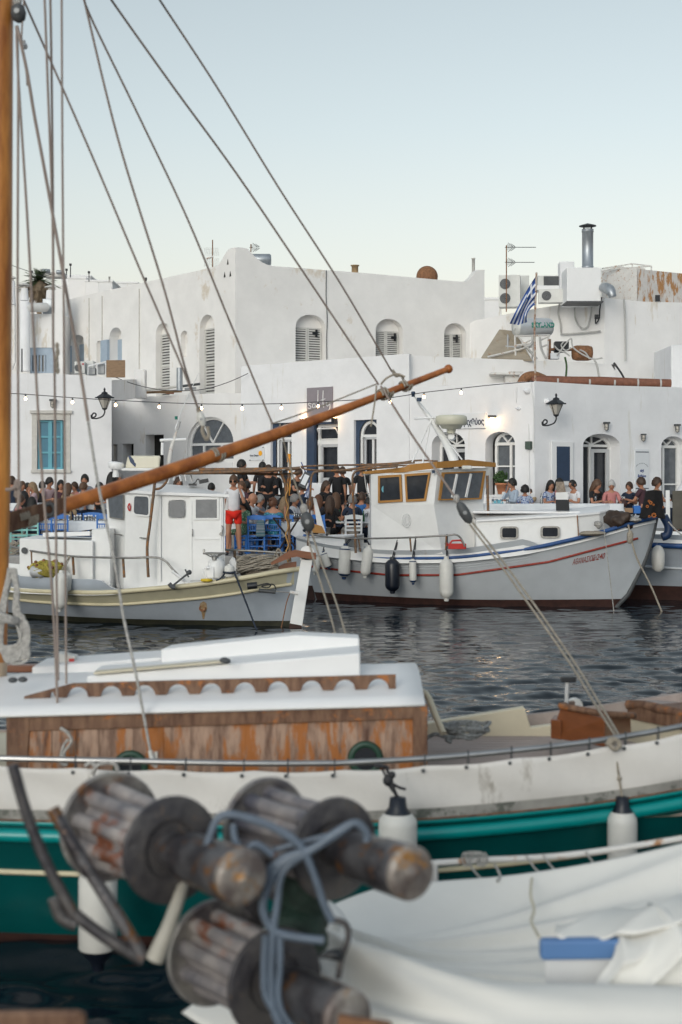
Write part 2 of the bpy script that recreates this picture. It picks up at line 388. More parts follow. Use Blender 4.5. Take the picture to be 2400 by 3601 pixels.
# ---- arcade wall with the round-arched gallery window
a, b_ = G(393, 48.6), G(880, 45.05); pl = Pl(a, b_)
zt3 = H + 309 * 45.4 / 5000
wa = H3(pl, 658, 1466, 822, 1622); aha = AH(pl, 740, 1466, 1562)
hs3 = [archloop(*wa, aha)] + [archloop(*H3(pl, *r), 0) for r in ((398, 1562, 413, 1642), (431, 1560, 470, 1642), (512, 1528, 576, 1642))]
B3, pls = building('gallery_house', 'single-storey white house with a big round-arched gallery window behind the left boat', 'house',
    [a, b_, b_ + V((1.0, 3.5)), G(393, 52.9)], TZ, holes={0: hs3}, tops={0: [(0, zt3 - .02), (1.3, zt3 + .02), (2.6, zt3), (pl.L * .8, zt3 + .02), (pl.L, zt3 - .04)]}, zt=zt3, depths={0: [.22, .5, .55, .45]}, roof=.25)
pl = pls[0]
window(B3, pl, *wa, aha, .2, M['white'], fw=.08, vbars=(.31, .69), radial=2, gm=M['glassg'])
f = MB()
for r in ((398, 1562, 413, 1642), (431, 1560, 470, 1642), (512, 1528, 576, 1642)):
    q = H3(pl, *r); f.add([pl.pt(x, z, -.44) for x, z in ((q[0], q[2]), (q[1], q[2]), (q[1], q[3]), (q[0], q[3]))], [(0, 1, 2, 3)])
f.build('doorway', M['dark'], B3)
f = MB(); q = H3(pl, 652, 1626, 820, 1760); pbox(f, pl, *q, .0, .03); f.build('panel', M['whitec'], B3, bevel=.005)
f = MB(); q = H3(pl, 690, 1632, 729, 1660); pbox(f, pl, *q, .031, .05); sg = f.build('poster', M['signw'], B3)
text("F Art Gallery", .105, M['ink'], sg, pl.w(690, 1642, .052), (pl.d.x, pl.d.y, 0), (0, 0, 1), sx=.82)
f = MB(); q = H3(pl, 699, 1644, 724, 1656); pbox(f, pl, *q, .05, .056); f.build('picture', M['rust'], sg)
# ---- main two-storey house
C = G(828, 46); Lf = G(180, 56); Rt = G(1705, 50.3); zt2 = H + 764 * 46 / 5000
pA, pB = Pl(Lf, C), Pl(C, Rt)
def prof(pl, pts): return [pl.hit(u, v) for u, v in pts]
topA = [(0, zt2 - .05), (pA.L * .3, zt2), (pA.hit(700, 900)[0], zt2 + .02)] + prof(pA, [(765, 934), (780, 915), (792, 892), (803, 877), (815, 871)]) + [(pA.L, pA.hit(828, 869)[1])]
topB = [(0, pA.hit(828, 869)[1])] + prof(pB, [(850, 870), (872, 874), (885, 888), (900, 905), (918, 919), (940, 930), (960, 935)]) + [(pB.hit(1300, 900)[0], zt2 - .0)] + [(pB.hit(1610, 900)[0], zt2 - .05)] + prof(pB, [(1640, 990), (1660, 973), (1672, 955), (1682, 949), (1697, 948)]) + [(pB.L, pB.hit(1705, 948)[1])]
hA = [(250, 1177, 296, 1312, 1205), (384, 1151, 429, 1310, 1187), (548, 1135, 597, 1400, 1173), (702, 1106, 755, 1400, 1153), (340, 1197, 356, 1312, 1210), (636, 1162, 660, 1256, 1180)]
hB = [(1040, 1106, 1146, 1272, 1150), (1322, 1121, 1418, 1262, 1162), (1563, 1136, 1640, 1262, 1172)]
rA = [(H3(pA, *r[:4]), AH(pA, (r[0] + r[2]) / 2, r[1], r[4])) for r in hA]
rB = [(H3(pB, *r[:4]), AH(pB, (r[0] + r[2]) / 2, r[1], r[4])) for r in hB]
B2, pls = building('two_storey_house', 'tall white two-storey house with curved corner gable and louvred arched windows', 'house',
    [Lf, C, Rt, Rt + V((-6, 10)), Lf + V((3, 8))], TZ, holes={0: [archloop(*q, h) for q, h in rA], 1: [archloop(*q, h) for q, h in rB]}, tops={0: topA, 1: topB}, zt=zt2 - .1,
    depths={0: [.42, .42, .26, .26, .2, .2], 1: [.32, .32, .32]}, roof=.4, m=M['plaster2'])
for pl, rs, side in ((pA, rA, 0), (pB, rB, 1)):
    for k, (q, ah) in enumerate(rs):
        s0, s1, z0, z1 = q; dp = (.42, .42, .26, .26, .2, .2)[k] if side == 0 else .32
        f = MB(); f.slab([pl.pt(x, z, -dp) for x, z in archloop(s0 - .01, s1 + .01, z0 - .01, z1 + .01, ah)], (-pl.n.x, -pl.n.y, 0), .02)
        nb = f.build('niche' if (side == 0 and k > 3) else 'window', M['plaster2'], B2)
        if side == 1 or k in (2, 3):
            zt_ = z1 - ah * .98
            if side == 0: louver(nb, pl, s0 + .02, s1 - .02, z0, zt_, -dp + .03, M['louvw'], n=22, leaves=1)
            else: louver(nb, pl, s0 + .02, s1 - .02, z0, zt_, -dp + .03, M['louvw'], n=13, leaves=2)
        elif k < 2:
            f = MB(); pbox(f, pl, s0, s1, z0, z1 - ah * 1.05, -dp + .01, -dp + .06); f.build('shutter', M['blueg'], nb)
            f = MB(); f.ball(pl.pt((s0 + s1) / 2 + .1, z1 - ah * .75, -dp + .1), (.12, .12, .12)); f.build('globe_lamp', M['whitec'], nb)
# open grey-blue shutters and iron hinges beside the two far-left windows
for (u0, v0, u1, v1) in ((229, 1218, 252, 1310), (361, 1196, 384, 1310)):
    q = H3(pA, u0, v0, u1, v1); f = MB(); pbox(f, pA, q[0], q[1], q[2], q[3], .05, .09); pbox(f, pA, q[0] + .05, q[1] - .05, q[3] - .75, q[3] - .7, .09, .1); pbox(f, pA, q[1] - .03, q[1] + .02, q[2], q[3], .0, .1)
    f.build('open_shutter', M['blueg'], B2)
f = MB()
for (u, v) in ((1123, 1170), (1400, 1184), (1618, 1188)):
    q = pB.hit(u, v); pbox(f, pB, q[0] - .12, q[0] + .05, q[1] - .04, q[1] + .04, -.27, -.2); pbox(f, pB, q[0] - .02, q[0] + .03, q[1] - .13, q[1] + .13, -.25, -.18)
f.build('hinge', M['black'], B2)
f = MB()
for (u, v) in ((802, 920), (791, 965), (811, 962)): # triangular vents of the gable
    c = pA.hit(u, v); f.slab([pA.pt(c[0] - .05, c[1] - .09, .004), pA.pt(c[0] + .05, c[1] - .09, .004), pA.pt(c[0], c[1] + .09, .004)], (pA.n.x, pA.n.y, 0), .006)
f.build('vent', M['dark'], B2)
f = MB()
for u, v0, v1 in ((315, 1048, 1270), (361, 1040, 1275), (492, 1015, 1330)):
    p0, p1 = pA.hit(u, v0), pA.hit(u, v1); bar(f, pA, p0, (p0[0], p1[1]), .04, 0, .04)
f.build('wall_pipe', M['stone'], B2)
# ---- restaurant front
a, b_ = G(848, 45.15), G(1440, 45.15 * 403 / 447); pS = Pl(a, b_); ztS = H + 403 * 45.15 / 5000
rS = [(952, 1487, 1026, 1722, 0), (1077, 1484, 1189, 1790, 0), (1245, 1476, 1325, 1705, 0)]
qS = [H3(pS, *r[:4]) for r in rS]
B5, pls = building('restaurant_house', 'white restaurant front with navy-framed door and two navy-framed arched windows under the mauve sign', 'restaurant',
    [a, b_, b_ + V((.6, 4.4)), a + V((2.0, 3.0))], TZ, holes={0: [archloop(*q, 0) for q in qS]}, zt=ztS, depths={0: [.3] * 3}, roof=.3, m=M['plaster3'])
for k, q in enumerate(qS):
    s0, s1, z0, z1 = q; wd = s1 - s0
    # navy surround board inside the recess
    f = MB(); lw = (.16, .24, .16)[k] * wd
    if k == 1:
        pbox(f, pS, s0, s0 + lw, z0, z1, -.14, -.03); pbox(f, pS, s0 + lw, s1, z1 - .06, z1, -.14, -.03)
    else:
        inn = archloop(s0 + lw, s1 + .05, z0, z1 - .02, (s1 - s0 - lw) * .62); out_ = archloop(s0, s1 + .06, z0, z1, 0)
        loops = [[V((x, z, 0)) for x, z in out_], [V((x, min(max(z, z0 + .001), z1 - .01), 0)) for x, z in inn]]
        tri = tessellate_polygon([[V((s0, z0, 0))] + [V((x, z, 0)) for x, z in [inn[0]] + inn[:1:-1] + [inn[1]]] + [V((s1 + .06, z0, 0)), V((s1 + .06, z1, 0)), V((s0, z1, 0))]])
        ring = [(s0, z0), inn[0]] + inn[:1:-1] + [inn[1], (s1 + .06, z0), (s1 + .06, z1), (s0, z1)]
        f.add([pS.pt(x, z, -.1) for x, z in ring], [tuple(t) for t in tri])
    sr = f.build('surround', M['navy'], B5)
    if k == 1:
        zz = z1 - .06
        wn = window(B5, pS, s0 + lw, s1, z0, zz, 0, .28, M['white'], fw=.085, vbars=(), name='door')
        f = MB(); zt_ = zz - .55
        bar(f, pS, (s0 + lw, zt_), (s1, zt_), .13, -.27, -.18); bar(f, pS, (s0 + lw + .12, z0), (s0 + lw + .12, zt_), .07, -.27, -.2)
        f.build('frame', M['white'], wn)
        f = MB(); x0, x1 = s0 + lw + .2, s1 - .1
        for (p, r_) in (((x0, z0), (x0, zt_ - .1)), ((x1, z0), (x1, zt_ - .1)), ((x0, zt_ - .1), (x1, zt_ - .1)), ((x0, z0 + .9), (x1, z0 + .9))): bar(f, pS, p, r_, .09, -.2, -.14)
        f.build('door_leaf', M['greyw'], wn)
        f = MB() # tilted hopper light over the door
        pts = [(s0 + lw + .12, zz - .46, -.2), (s1 - .05, zz - .46, -.2), (s1 - .05, zz - .14, .05), (s0 + lw + .2, zz - .14, .05)]
        for i in range(4):
            A_, B_ = pts[i], pts[(i + 1) % 4]; f.tube([pS.pt(*A_), pS.pt(*B_)], .025, 4, False)
        f.build('hopper_frame', M['white'], wn)
    else:
        ah = (s1 - s0 - lw) * .6
        wn = window(B5, pS, s0 + lw, s1 + .04, z0, z1 - .03, ah, .22, M['white'], fw=.08, vbars=(.62,), gm=M['glassd'])
        f = MB(); x = s0 + lw + .2; bar(f, pS, (x, z0 + .08), (x, z1 - ah - .1), .07, -.16, -.12); bar(f, pS, (x, z1 - ah - .1), (s1, z1 - ah - .1), .07, -.16, -.12); f.build('sash', M['greyw'], wn)
f = MB(); q = H3(pS, 925, 1688, 1440, 1704); pbox(f, pS, pS.hit(925, 1690)[0], pS.L, TZ, q[2] + .05, .0, .22); f.build('plinth', M['plaster3'], B5, bevel=.03)
# ---- corner house on the right
a, c_ = G(1440, 40.75), G(1881, 38.06); e_ = G(2750, 42.9); pT, pU = Pl(a, c_), Pl(c_, e_); ztT = H + 350 * 38.06 / 5000
rT = [(1519, 1518, 1636, 1800, 1566), (1708, 1518, 1812, 1740, 1560)]
rU = [(2052, 1525, 2182, 1800, 1566), (2327, 1534, 2412, 1760, 1570)]
qT = [(H3(pT, *r[:4]), AH(pT, (r[0] + r[2]) / 2, r[1], r[4])) for r in rT]
qU = [(H3(pU, *r[:4]), AH(pU, (r[0] + r[2]) / 2, r[1], r[4])) for r in rU]
B6, pls = building('corner_house', 'low white corner restaurant on the right with deep arched doors and windows', 'restaurant',
    [a, c_, e_, e_ + V((-1, 8)), a + V((.6, 6))], TZ, holes={0: [archloop(*q, h) for q, h in qT], 1: [archloop(*q, h) for q, h in qU]},
    tops={0: [(0, ztT + .02), (pT.L * .5, ztT), (pT.L, ztT)], 1: [(0, ztT), (2.5, ztT - .03), (5, ztT + .01), (pU.L, ztT)]}, zt=ztT, depths={0: [.5, .38], 1: [.5, .35]}, roof=.2, m=M['plaster3'])
for pl, qs, dd in ((pT, qT, (.5, .38)), (pU, qU, (.5, .35))):
    for k, (q, ah) in enumerate(qs):
        s0, s1, z0, z1 = q
        if k == 0: # glazed door with grey leaf
            wn = window(B6, pl, s0, s1, z0, z1, ah, dd[0] - .02, M['white'], fw=.07, vbars=(.45,), radial=3, gm=M['glassd'], name='door')
            f = MB()
            for (x, y) in ((.5, .5), (.92, .5)):
                xx = s0 + (s1 - s0) * x; bar(f, pl, (xx, z0), (xx, z1 - ah - .1), .12, -.44, -.39)
            bar(f, pl, (s0 + (s1 - s0) * .5, z1 - ah - .14), (s0 + (s1 - s0) * .92, z1 - ah - .14), .1, -.44, -.388); f.build('door_leaf', M['greyw'], wn)
        else:
            wn = window(B6, pl, s0 + (.12 if pl is pT else 0), s1, z0, z1, ah, dd[1] - .02, M['white'], fw=.08, vbars=(.62 if pl is pT else .35,), hbars=(.28, .56) if pl is pT else (.3,), radial=2, gm=M['glassg'])
            f = MB(); pbox(f, pl, s0 - .03, s1 + .03, z0 - .06, z0, -.35, .04); f.build('sill', M['plaster3'], wn)
# terrace wall above the corner house
a2, b2, = G(1441, 41.0), G(2165, 42.9); zW = H + 441 * 41.0 / 5000
B7, pls = building('terrace_parapet', 'long low white parapet block between the corner house roof and the rooftop machinery', 'wall', [a2, b2, b2 + V((.3, 3.5)), a2 + V((.3, 6.5))], ztT - .3,
    tops={0: [(0, zW), (1.5, zW - .03), (4.6, zW - .05), (Pl(a2, b2).L - .15, zW - .1), (Pl(a2, b2).L, zW - .3)]}, zt=zW - .1, roof=.12)
# ---- big plain block behind on the right
a, c_, e_ = G(1625, 50.3), G(2128, 46), G(2800, 48.9)
pX, pY = Pl(a, c_), Pl(c_, e_); ztX = H + 643 * 46 / 5000
B8, pls = building('plain_white_block', 'blank white block behind the corner house carrying the chimney and fans', 'building', [a, c_, e_, e_ + V((0, 8)), a + V((1, 7))], TZ,
    tops={0: [(0, ztX - .9), (.2, ztX - .45), (.6, ztX - .3), (pX.L * .5, ztX - .12), (pX.L, ztX)], 1: [(0, ztX), (1.5, ztX - .05), (4, ztX + .02), (pY.L, ztX)]}, zt=ztX - .25, roof=.2, m=M['plaster'])
f = MB(); f.box((0, 0, 0), (.01, .01, .01))
q0 = P(2362, 1212, 43.3); b = MB(); b.box((q0.x + 1.5, 44.5, (q0.z + ztT - .2) / 2), (3, 2.4, q0.z - ztT + .2)); tag(b.build('roof_stair_block', M['plaster3'], bevel=.05, at=(q0.x + 1.5, 44.5, ztT)), 'small white stair block cut by the right edge above the corner house', 'wall')
# ---- side wall between the front-left house and the gallery house
p0 = P(396, 1329, 41.6); b = MB(); b.hexa([V((p0.x, 41.4, 4.9)), P(478, 1400, 47.0), P(478, 1400, 47.3), V((p0.x, 41.8, 4.9)), V((p0.x, 41.4, 5.55)), V((P(478, 1332, 47).x, 47, 5.97)), V((P(478, 1332, 47).x, 47.3, 5.97)), V((p0.x, 41.8, 5.55))])
tag(b.build('side_parapet', M['plaster'], bevel=.03, at=(p0.x, 42, 5)), 'short shaded parapet running back from the aqua-window house', 'wall')
p0 = P(495, 1393, 47.2); b = MB(); b.box((p0.x, 47.2, p0.z + .4), (.36, .5, .95)); tag(b.build('wall_pier', M['plaster'], bevel=.03, at=p0), 'short white pier standing on the gallery house roof edge', 'wall')
# ---- upper-left house with barred blue-grey window
a, b_ = G(-200, 53.2), G(222, 53.2); pl = Pl(a, b_)
w4 = H3(pl, 106, 1222, 190, 1312)
B4, pls = building('blue_window_house', 'white house at upper left with the grey-blue barred window', 'house', [a, b_, b_ + V((0, 6)), a + V((0, 6))], TZ,
    holes={0: [archloop(*w4, 0)]}, tops={0: [(0, H + 590 * 53.2 / 5000), (pl.hit(182, 1104)[0], H + 586 * 53.2 / 5000), (pl.hit(184, 1104)[0], H + 672 * 53.2 / 5000), (pl.L - .05, H + 672 * 53.2 / 5000), (pl.L, H + 640 * 53.2 / 5000)]}, zt=H + 585 * 53.2 / 5000, depths={0: [.15]}, m=M['plaster'])
s0, s1, z0, z1 = w4
wn = window(B4, pls[0], s0, s1, z0, z1, 0, .12, M['blueg'], fw=.07, vbars=(.17, .31, .45, .6), name='window')
f = MB(); pbox(f, pls[0], s0 + (s1 - s0) * .66, s1, z0, z1, -.1, -.04); pbox(f, pls[0], s0, s1, z1 - .28, z1 - .0, -.1, -.035); f.build('door_leaf', M['blueg'], wn)
# ---- far houses
FAR = [(30, 330, 1003, 75, 6, 'pale grey far house top behind the chimney pots'), (215, 318, 968, 80, 8, 'far white roof block with the flat dark edge left of the long house'),
       (240, 302, 975, 72, 5, 'far white cube house left of the brighter one'), (300, 350, 985, 71.5, 5, 'narrow far white cube in the middle of the skyline cluster'), (345, 396, 986, 70, 4, 'bright far white cube beside the small chimney'), (396, 485, 992, 82, 6, 'greyish far flat roof at the right of the skyline cluster'),
       (1700, 1765, 1048, 60, 4, 'low far white roof behind the fan units')]
for (u0, u1, v, Y, dp, lab) in FAR:
    p0, p1 = P(u0, v, Y), P(u1, v, Y); z = p0.z; b = MB()
    b.box(((p0.x + p1.x) / 2, Y + dp / 2, (z + 1) / 2), (p1.x - p0.x, dp, z - 1)); b.box(((p0.x + p1.x) / 2, Y + dp / 2, z - .03), (p1.x - p0.x + .08, dp + .08, .12))
    tag(b.build('far_house', M['plaster'], bevel=.04, at=((p0.x + p1.x) / 2, Y + dp / 2, 1)), lab, 'house', 'far houses on the skyline')
# ================= FACADE AND ROOF THINGS =================
def catm(p, n=6):
    """smooth curve through points"""
    p = [V(x) for x in p]; q = [p[0]] + p + [p[-1]]; r = []
    for i in range(1, len(q) - 2):
        for k in range(n):
            t = k / n; a, b, c, d = q[i - 1], q[i], q[i + 1], q[i + 2]
            r.append(.5 * ((2 * b) + (c - a) * t + (2 * a - 5 * b + 4 * c - d) * t * t + (3 * b - a - 3 * c + d) * t ** 3))
    return r + [p[-1]]
def sag(a, b, s, n=10):
    return [V(a).lerp(V(b), t / n) - V((0, 0, s * 4 * (t / n) * (1 - t / n))) for t in range(n + 1)]
# string of bulbs
cab = [(-300, 1370), (36, 1383), (250, 1398), (400, 1407), (560, 1415), (709, 1420), (852, 1421), (990, 1419), (1120, 1413), (1250, 1406), (1374, 1398), (1492, 1380), (1623, 1365), (1745, 1352), (1879, 1341)]
st = empty('string_lights', P(852, 1421, 37.7), 'long black cable of warm glowing bulbs strung across all the white fronts', 'string lights')
b = MB(); b.tube(catm([P(u, v, 37.7) for u, v in cab]), .011, 5); b.build('cable', M['cable'], st)
bulbs = [(90, 1386), (255, 1398), (407, 1408), (560, 1415), (709, 1420), (852, 1421), (990, 1419), (1120, 1413), (1374, 1398), (1492, 1380), (1623, 1365)]
for (u, v) in bulbs:
    p = P(u, v, 37.7); b = MB(); b.lathe([(.02, 0), (.022, -.05), (.03, -.07), (.028, -.075)], p, n=8); s_ = b.build('socket', M['greyd'], st)
    b = MB(); b.lathe([(.015, 0), (.03, -.03), (.035, -.05), (.025, -.075), (0, -.085)], p - V((0, 0, .075)), n=10); b.build('bulb', M['warm'], s_)
# old lanterns on scroll brackets
def lantern(loc, rz, label):
    r = empty('street_lamp', (0, 0, 0), label, 'street lamp', 'black iron wall lanterns')
    b = MB() # bracket: wall at +y, lamp forward
    b.tube(catm([(-.36, 0, -.34), (-.30, 0, -.27), (-.24, 0, -.3), (-.26, 0, -.37), (-.36, 0, -.41), (-.22, 0, -.42), (-.06, 0, -.36), (0, 0, -.26), (0, 0, -.2)], 5), .022, 6)
    b.lathe([(.05, 0), (.05, .03), (.02, .05)], (-.38, 0, -.36), (1, 0, 0), n=10)
    b.build('bracket', M['black'], r)
    b = MB(); b.lathe([(.02, -.2), (.05, -.17), (.075, -.16), (.07, -.13)], (0, 0, 0), n=12)
    for a in range(4):
        x, y = math.cos(a * math.pi / 2 + .78), math.sin(a * math.pi / 2 + .78); b.tube([(x * .075, y * .075, -.14), (x * .21, y * .21, .14)], .009, 4)
    ring = [(math.cos(a * math.pi / 2 + .78) * .2, math.sin(a * math.pi / 2 + .78) * .2, .14) for a in range(4)]; b.tube(ring, .012, 4, closed=True)
    b.build('lamp_frame', M['black'], r)
    b = MB(); b.lathe([(.26, 0), (.24, .03), (.13, .1), (.09, .12), (.08, .16), (.03, .18), (.02, .22), (.035, .24), (.02, .27), (.0, .3)], (0, 0, .14), n=4, smooth=False)
    for a in range(4):
        x, y = math.cos(a * math.pi / 2), math.sin(a * math.pi / 2); b.ball((x * .25, y * .25, .16), .02, 6, 4)
    b.build('lamp_cap', M['black'], r)
    b = MB(); b.lathe([(.065, -.13), (.19, .13)], (0, 0, 0), n=4, smooth=False); b.build('lamp_glass', M['lampg'], r)
    b = MB(); b.lathe([(.02, -.1), (.03, 0), (.015, .05)], (0, 0, 0), n=8); b.build('bulb', M['whitec'], r)
    return r
M['lampg'] = mat('milky_lamp_glass', (.5, .47, .42), .3, var=.1)
L0 = lantern(None, 0, 'black iron lantern on a scroll bracket at the corner of the aqua-window house')
dup(L0, P(1957, 1440, 37.6), 0, 'black iron lantern on a scroll bracket above the dark menu board')
L0.location = P(368, 1418, 39.3)
def walllamp(pl, u, v, label, s=1, lit=False):
    c = pl.w(u, v, .1); r = empty('wall_lamp', c, label, 'wall lamp', 'small wall lamps')
    b = MB(); b.box(c + V((0, .0, .1)) * s, (.17 * s, .2 * s, .05 * s)); b.tube([c + V((0, .12, .02)), c + V((0, 0, .1 * s))], .025, 6); b.build('hood', M['greyd'], r)
    b = MB(); b.lathe([(.045, .08), (.055, 0), (.05, -.07), (.02, -.11)], c, n=10); b.build('globe', M['warm'] if lit else M['lampg'], r)
    b = MB()
    for k in range(4): a = k * math.pi / 2 + .5; b.tube([c + V((math.cos(a) * .07, math.sin(a) * .07, .08)), c + V((math.cos(a) * .065, math.sin(a) * .065, -.08)), c + V((0, 0, -.125))], .006, 4)
    b.tube([c + V((math.cos(a) * .068, math.sin(a) * .068, -.02)) for a in [k * .785 for k in range(8)]], .006, 4, closed=True)
    b.build('cage', M['greyd'], r)
    return r
plB1 = Pl(G(-500, 39.4), G(393, 40.2))
walllamp(plB1, 187, 1420, 'caged bulkhead lamp above the aqua shuttered window')
walllamp(pU, 2126, 1500, 'caged lamp centred above the arched glass door')
walllamp(pU, 2375, 1507, 'caged lamp near the right edge above the last arched window')
walllamp(pU, 2256, 1538, 'tiny hooded lamp above the white name board', .8)
lw = walllamp(pT, 1738, 1480, 'glowing warm lamp right of the white name sign above a window', 1.2, True)
def glow(par, loc, e, col=(1, .6, .28), r=.05):
    l = bpy.data.lights.new('lamp_light', 'POINT'); l.energy = e; l.color = col; l.shadow_soft_size = r
    o = bpy.data.objects.new('lamp_light', l); COL.objects.link(o); o.location = V(loc) - ORG[par.name]; o.parent = par
glow(lw, pT.w(1738, 1482, .3), 1.5)
for (u, v, lab) in ((1183, 1479, 'black up-and-down sconce to the right of the navy door'), (1072, 1482, 'black up-and-down sconce to the left of the navy door')):
    c = pS.w(u, v, .1); r = empty('wall_sconce', c, lab, 'wall lamp', 'up-and-down sconces by the navy door')
    b = MB(); pbox(b, pS, pS.hit(u, v)[0] - .06, pS.hit(u, v)[0] + .06, c.z - .08, c.z + .08, .02, .16); b.build('housing', M['black'], r)
    b = MB(); pbox(b, pS, pS.hit(u, v)[0] - .04, pS.hit(u, v)[0] + .04, c.z + .081, c.z + .09, .05, .13); b.build('bulb', M['warm'], r)
    glow(r, c + V((0, -.06, .2)), .9); glow(r, c + V((0, -.06, -.2)), .6)
# signs
def sign(name, pl, rect, o, m, label, th=.03, cat='sign'):
    q = H3(pl, *rect); c = pl.pt((q[0] + q[1]) / 2, (q[2] + q[3]) / 2, o)
    r = empty(name, c, label, cat); b = MB(); pbox(b, pl, *q, .01, o); b.build('board', m, r, bevel=.004); return r, q
sg, q = sign('hanging_sign', pS, (1084, 1362, 1173, 1462), .06, M['signg'], 'mauve square sign with white handwritten lettering over the navy door')
def strokes(par, pl, q, o, S, r, m, name='lettering'):
    b = MB(); s0, s1, z0, z1 = q
    for st_ in S:
        b.tube([pl.pt(s0 + (s1 - s0) * x, z0 + (z1 - z0) * y, o) for x, y in st_], r, 5)
    b.build(name, m, par)
ch = lambda P_: [(p.x, p.y) for p in catm([(x, y, 0) for x, y in P_], 5)]
strokes(sg, pS, q, .068, [ch([(.19, .42), (.1, .46), (.08, .4), (.17, .34), (.15, .27), (.05, .29)]), ch([(.36, .4), (.27, .43), (.24, .33), (.3, .28), (.36, .38), (.35, .28)]),
    ch([(.46, .9), (.45, .5), (.47, .28)]), ch([(.66, .88), (.65, .5), (.68, .28)]), ch([(.57, .54), (.74, .58)]), ch([(.8, .46), (.8, .36), (.86, .33), (.92, .46)]), ch([(.92, .46), (.92, .25), (.84, .17)])], .013, M['whitec'])
sg, q = sign('name_sign', pT, (1597, 1453, 1711, 1507), .05, M['signw'], 'white sign board with black Greek lettering partly behind the radar')
text('σιγή ιχθύος', .235, M['ink'], sg, pT.pt(q[0] + .05, (q[2] + q[3]) / 2 - .11, .056), (pT.d.x, pT.d.y, 0), (0, 0, 1), bold=.006, sx=.78)
sg, q = sign('menu_board', pU, (1937, 1553, 2011, 1708), .07, M['whitec'], 'dark blank menu board in a thick white frame on the corner house', cat='menu board')
b = MB(); q2 = H3(pU, 1953, 1570, 1999, 1692); pbox(b, pU, *q2, .071, .078); b.build('slate', M['navy'], sg)
sg, q = sign('name_board', pU, (2230, 1580, 2280, 1728), .05, M['signw'], 'tall pale name board with two dark bars beside the last arched window')
b = MB()
for (va, vb) in ((1588, 1591), (1716, 1719)): q2 = H3(pU, 2233, va, 2278, vb); pbox(b, pU, *q2, .051, .056)
b.build('stripe', M['ink'], sg)
for k, (t, v) in enumerate((('sigi', 1659), ('ikthios', 1678))):
    text(t, .115, M['inkb'], sg, pU.w(2254.5, v, .054), (pU.d.x, pU.d.y, 0), (0, 0, 1), align='CENTER', bold=.002)
for i, c_ in enumerate('restaurant'):
    a = math.pi * (1 - (i + .5) / 10); s_, z_ = pU.hit(2254.5, 1643)
    text(c_, .05, M['ink'], sg, pU.pt(s_ + .2 * math.cos(a), z_ + .1 * math.sin(a), .054), (pU.d.x * math.sin(a), pU.d.y * math.sin(a), math.cos(a) * -1 * -1 if False else -math.cos(a)), (pU.d.x * math.cos(a), pU.d.y * math.cos(a), math.sin(a)), align='CENTER')
sg, q = sign('clear_sign', pS, (881, 1572, 932, 1619), .03, M['signw'], 'small pale square sign with an orange disc left of the navy window')
b = MB(); c = pS.w(919, 1594, .035); b.lathe([(.08, 0), (.08, .008)], c, (pS.n.x, pS.n.y, 0), n=20); b.build('disc', mat('orange_disc', (.9, .42, .02), .5, var=.02), sg)
text('Veuve Clicquot', .085, M['ink'], sg, pS.w(883, 1605, .048), (pS.d.x, pS.d.y, 0), (0, 0, 1), sx=.72)
b = MB()
for (u, v) in ((883, 1573), (929, 1573), (883, 1618), (929, 1618)): c = pS.w(u, v, .02); b.lathe([(.014, 0), (.014, .04)], c, (pS.n.x, pS.n.y, 0), n=8)
b.build('stud', M['greyd'], sg)
# meter box, conduits, shells on the corner
b = MB(); q = H3(pT, 1855, 1552, 1874, 1580); pbox(b, pT, *q, .0, .12); tag(b.build('meter_box', mat('green_box', (.07, .1, .08), .5), bevel=.015, at=pT.w(1865, 1566)), 'small dark green electric box on the corner of the corner house', 'meter box')
r = empty('conduit', pT.w(1866, 1600), 'thin white conduits running down the corner house by the green box', 'pipe')
for pts in ([(1872, 1345), (1884, 1440), (1884, 1560), (1878, 1590)], [(1862, 1490), (1863, 1552)], [(1863, 1580), (1866, 1740)], [(1884, 1470), (1918, 1471)], [(1820, 1362), (1818, 1415)]):
    b = MB(); b.tube([pT.w(min(u, 1880), v, .03) for u, v in pts], .014, 5); b.build('pipe', M['whitec'], r)
for (u, v, k) in ((1857, 1375, .09), (1924, 1412, .09), (1828, 1437, .05), (1959, 1402, .03)):
    pl = pT if u < 1881 else pU; b = MB(); c = pl.w(u, v, .02); b.lathe([(k, 0), (k * .9, .03), (k * .5, .07), (k * .15, .14), (0, .16)], c, (pl.n.x - .3, pl.n.y, .05), n=14)
    tag(b.build('wall_vent', M['plaster3'], at=c), {1857: 'largest white shell-shaped vent cap left of the roof corner', 1924: 'round white vent cap left of the right lantern', 1828: 'small flattened white cap low on the corner house front', 1959: 'tiny white cap just above the right lantern'}[u], 'vent cap')
# loose wires
for pts, Y, lab, r_ in (([(380, 1318), (395, 1322), (470, 1350), (560, 1370), (640, 1374), (720, 1368), (800, 1345), (862, 1318), (873, 1312)], 44.8, 'black cable sagging across the gallery house roof', .012),
                    ([(40, 932), (110, 957), (160, 975)], 58, 'thin wire crossing the sky above the palm', .012),
                    ([(1147, 950), (1146, 1040), (1150, 1120), (1148, 1190), (1149, 1266)], None, 'dark cable running down the tall house wall between two windows', .012)):
    b = MB(); b.tube(catm([P(u, v, Y) if Y else pB.w(u, v, .03) for u, v in pts]), r_, 5)
    tag(b.build('wire', M['cable'], at=P(pts[0][0], pts[0][1], Y or 47)), lab, 'cable')
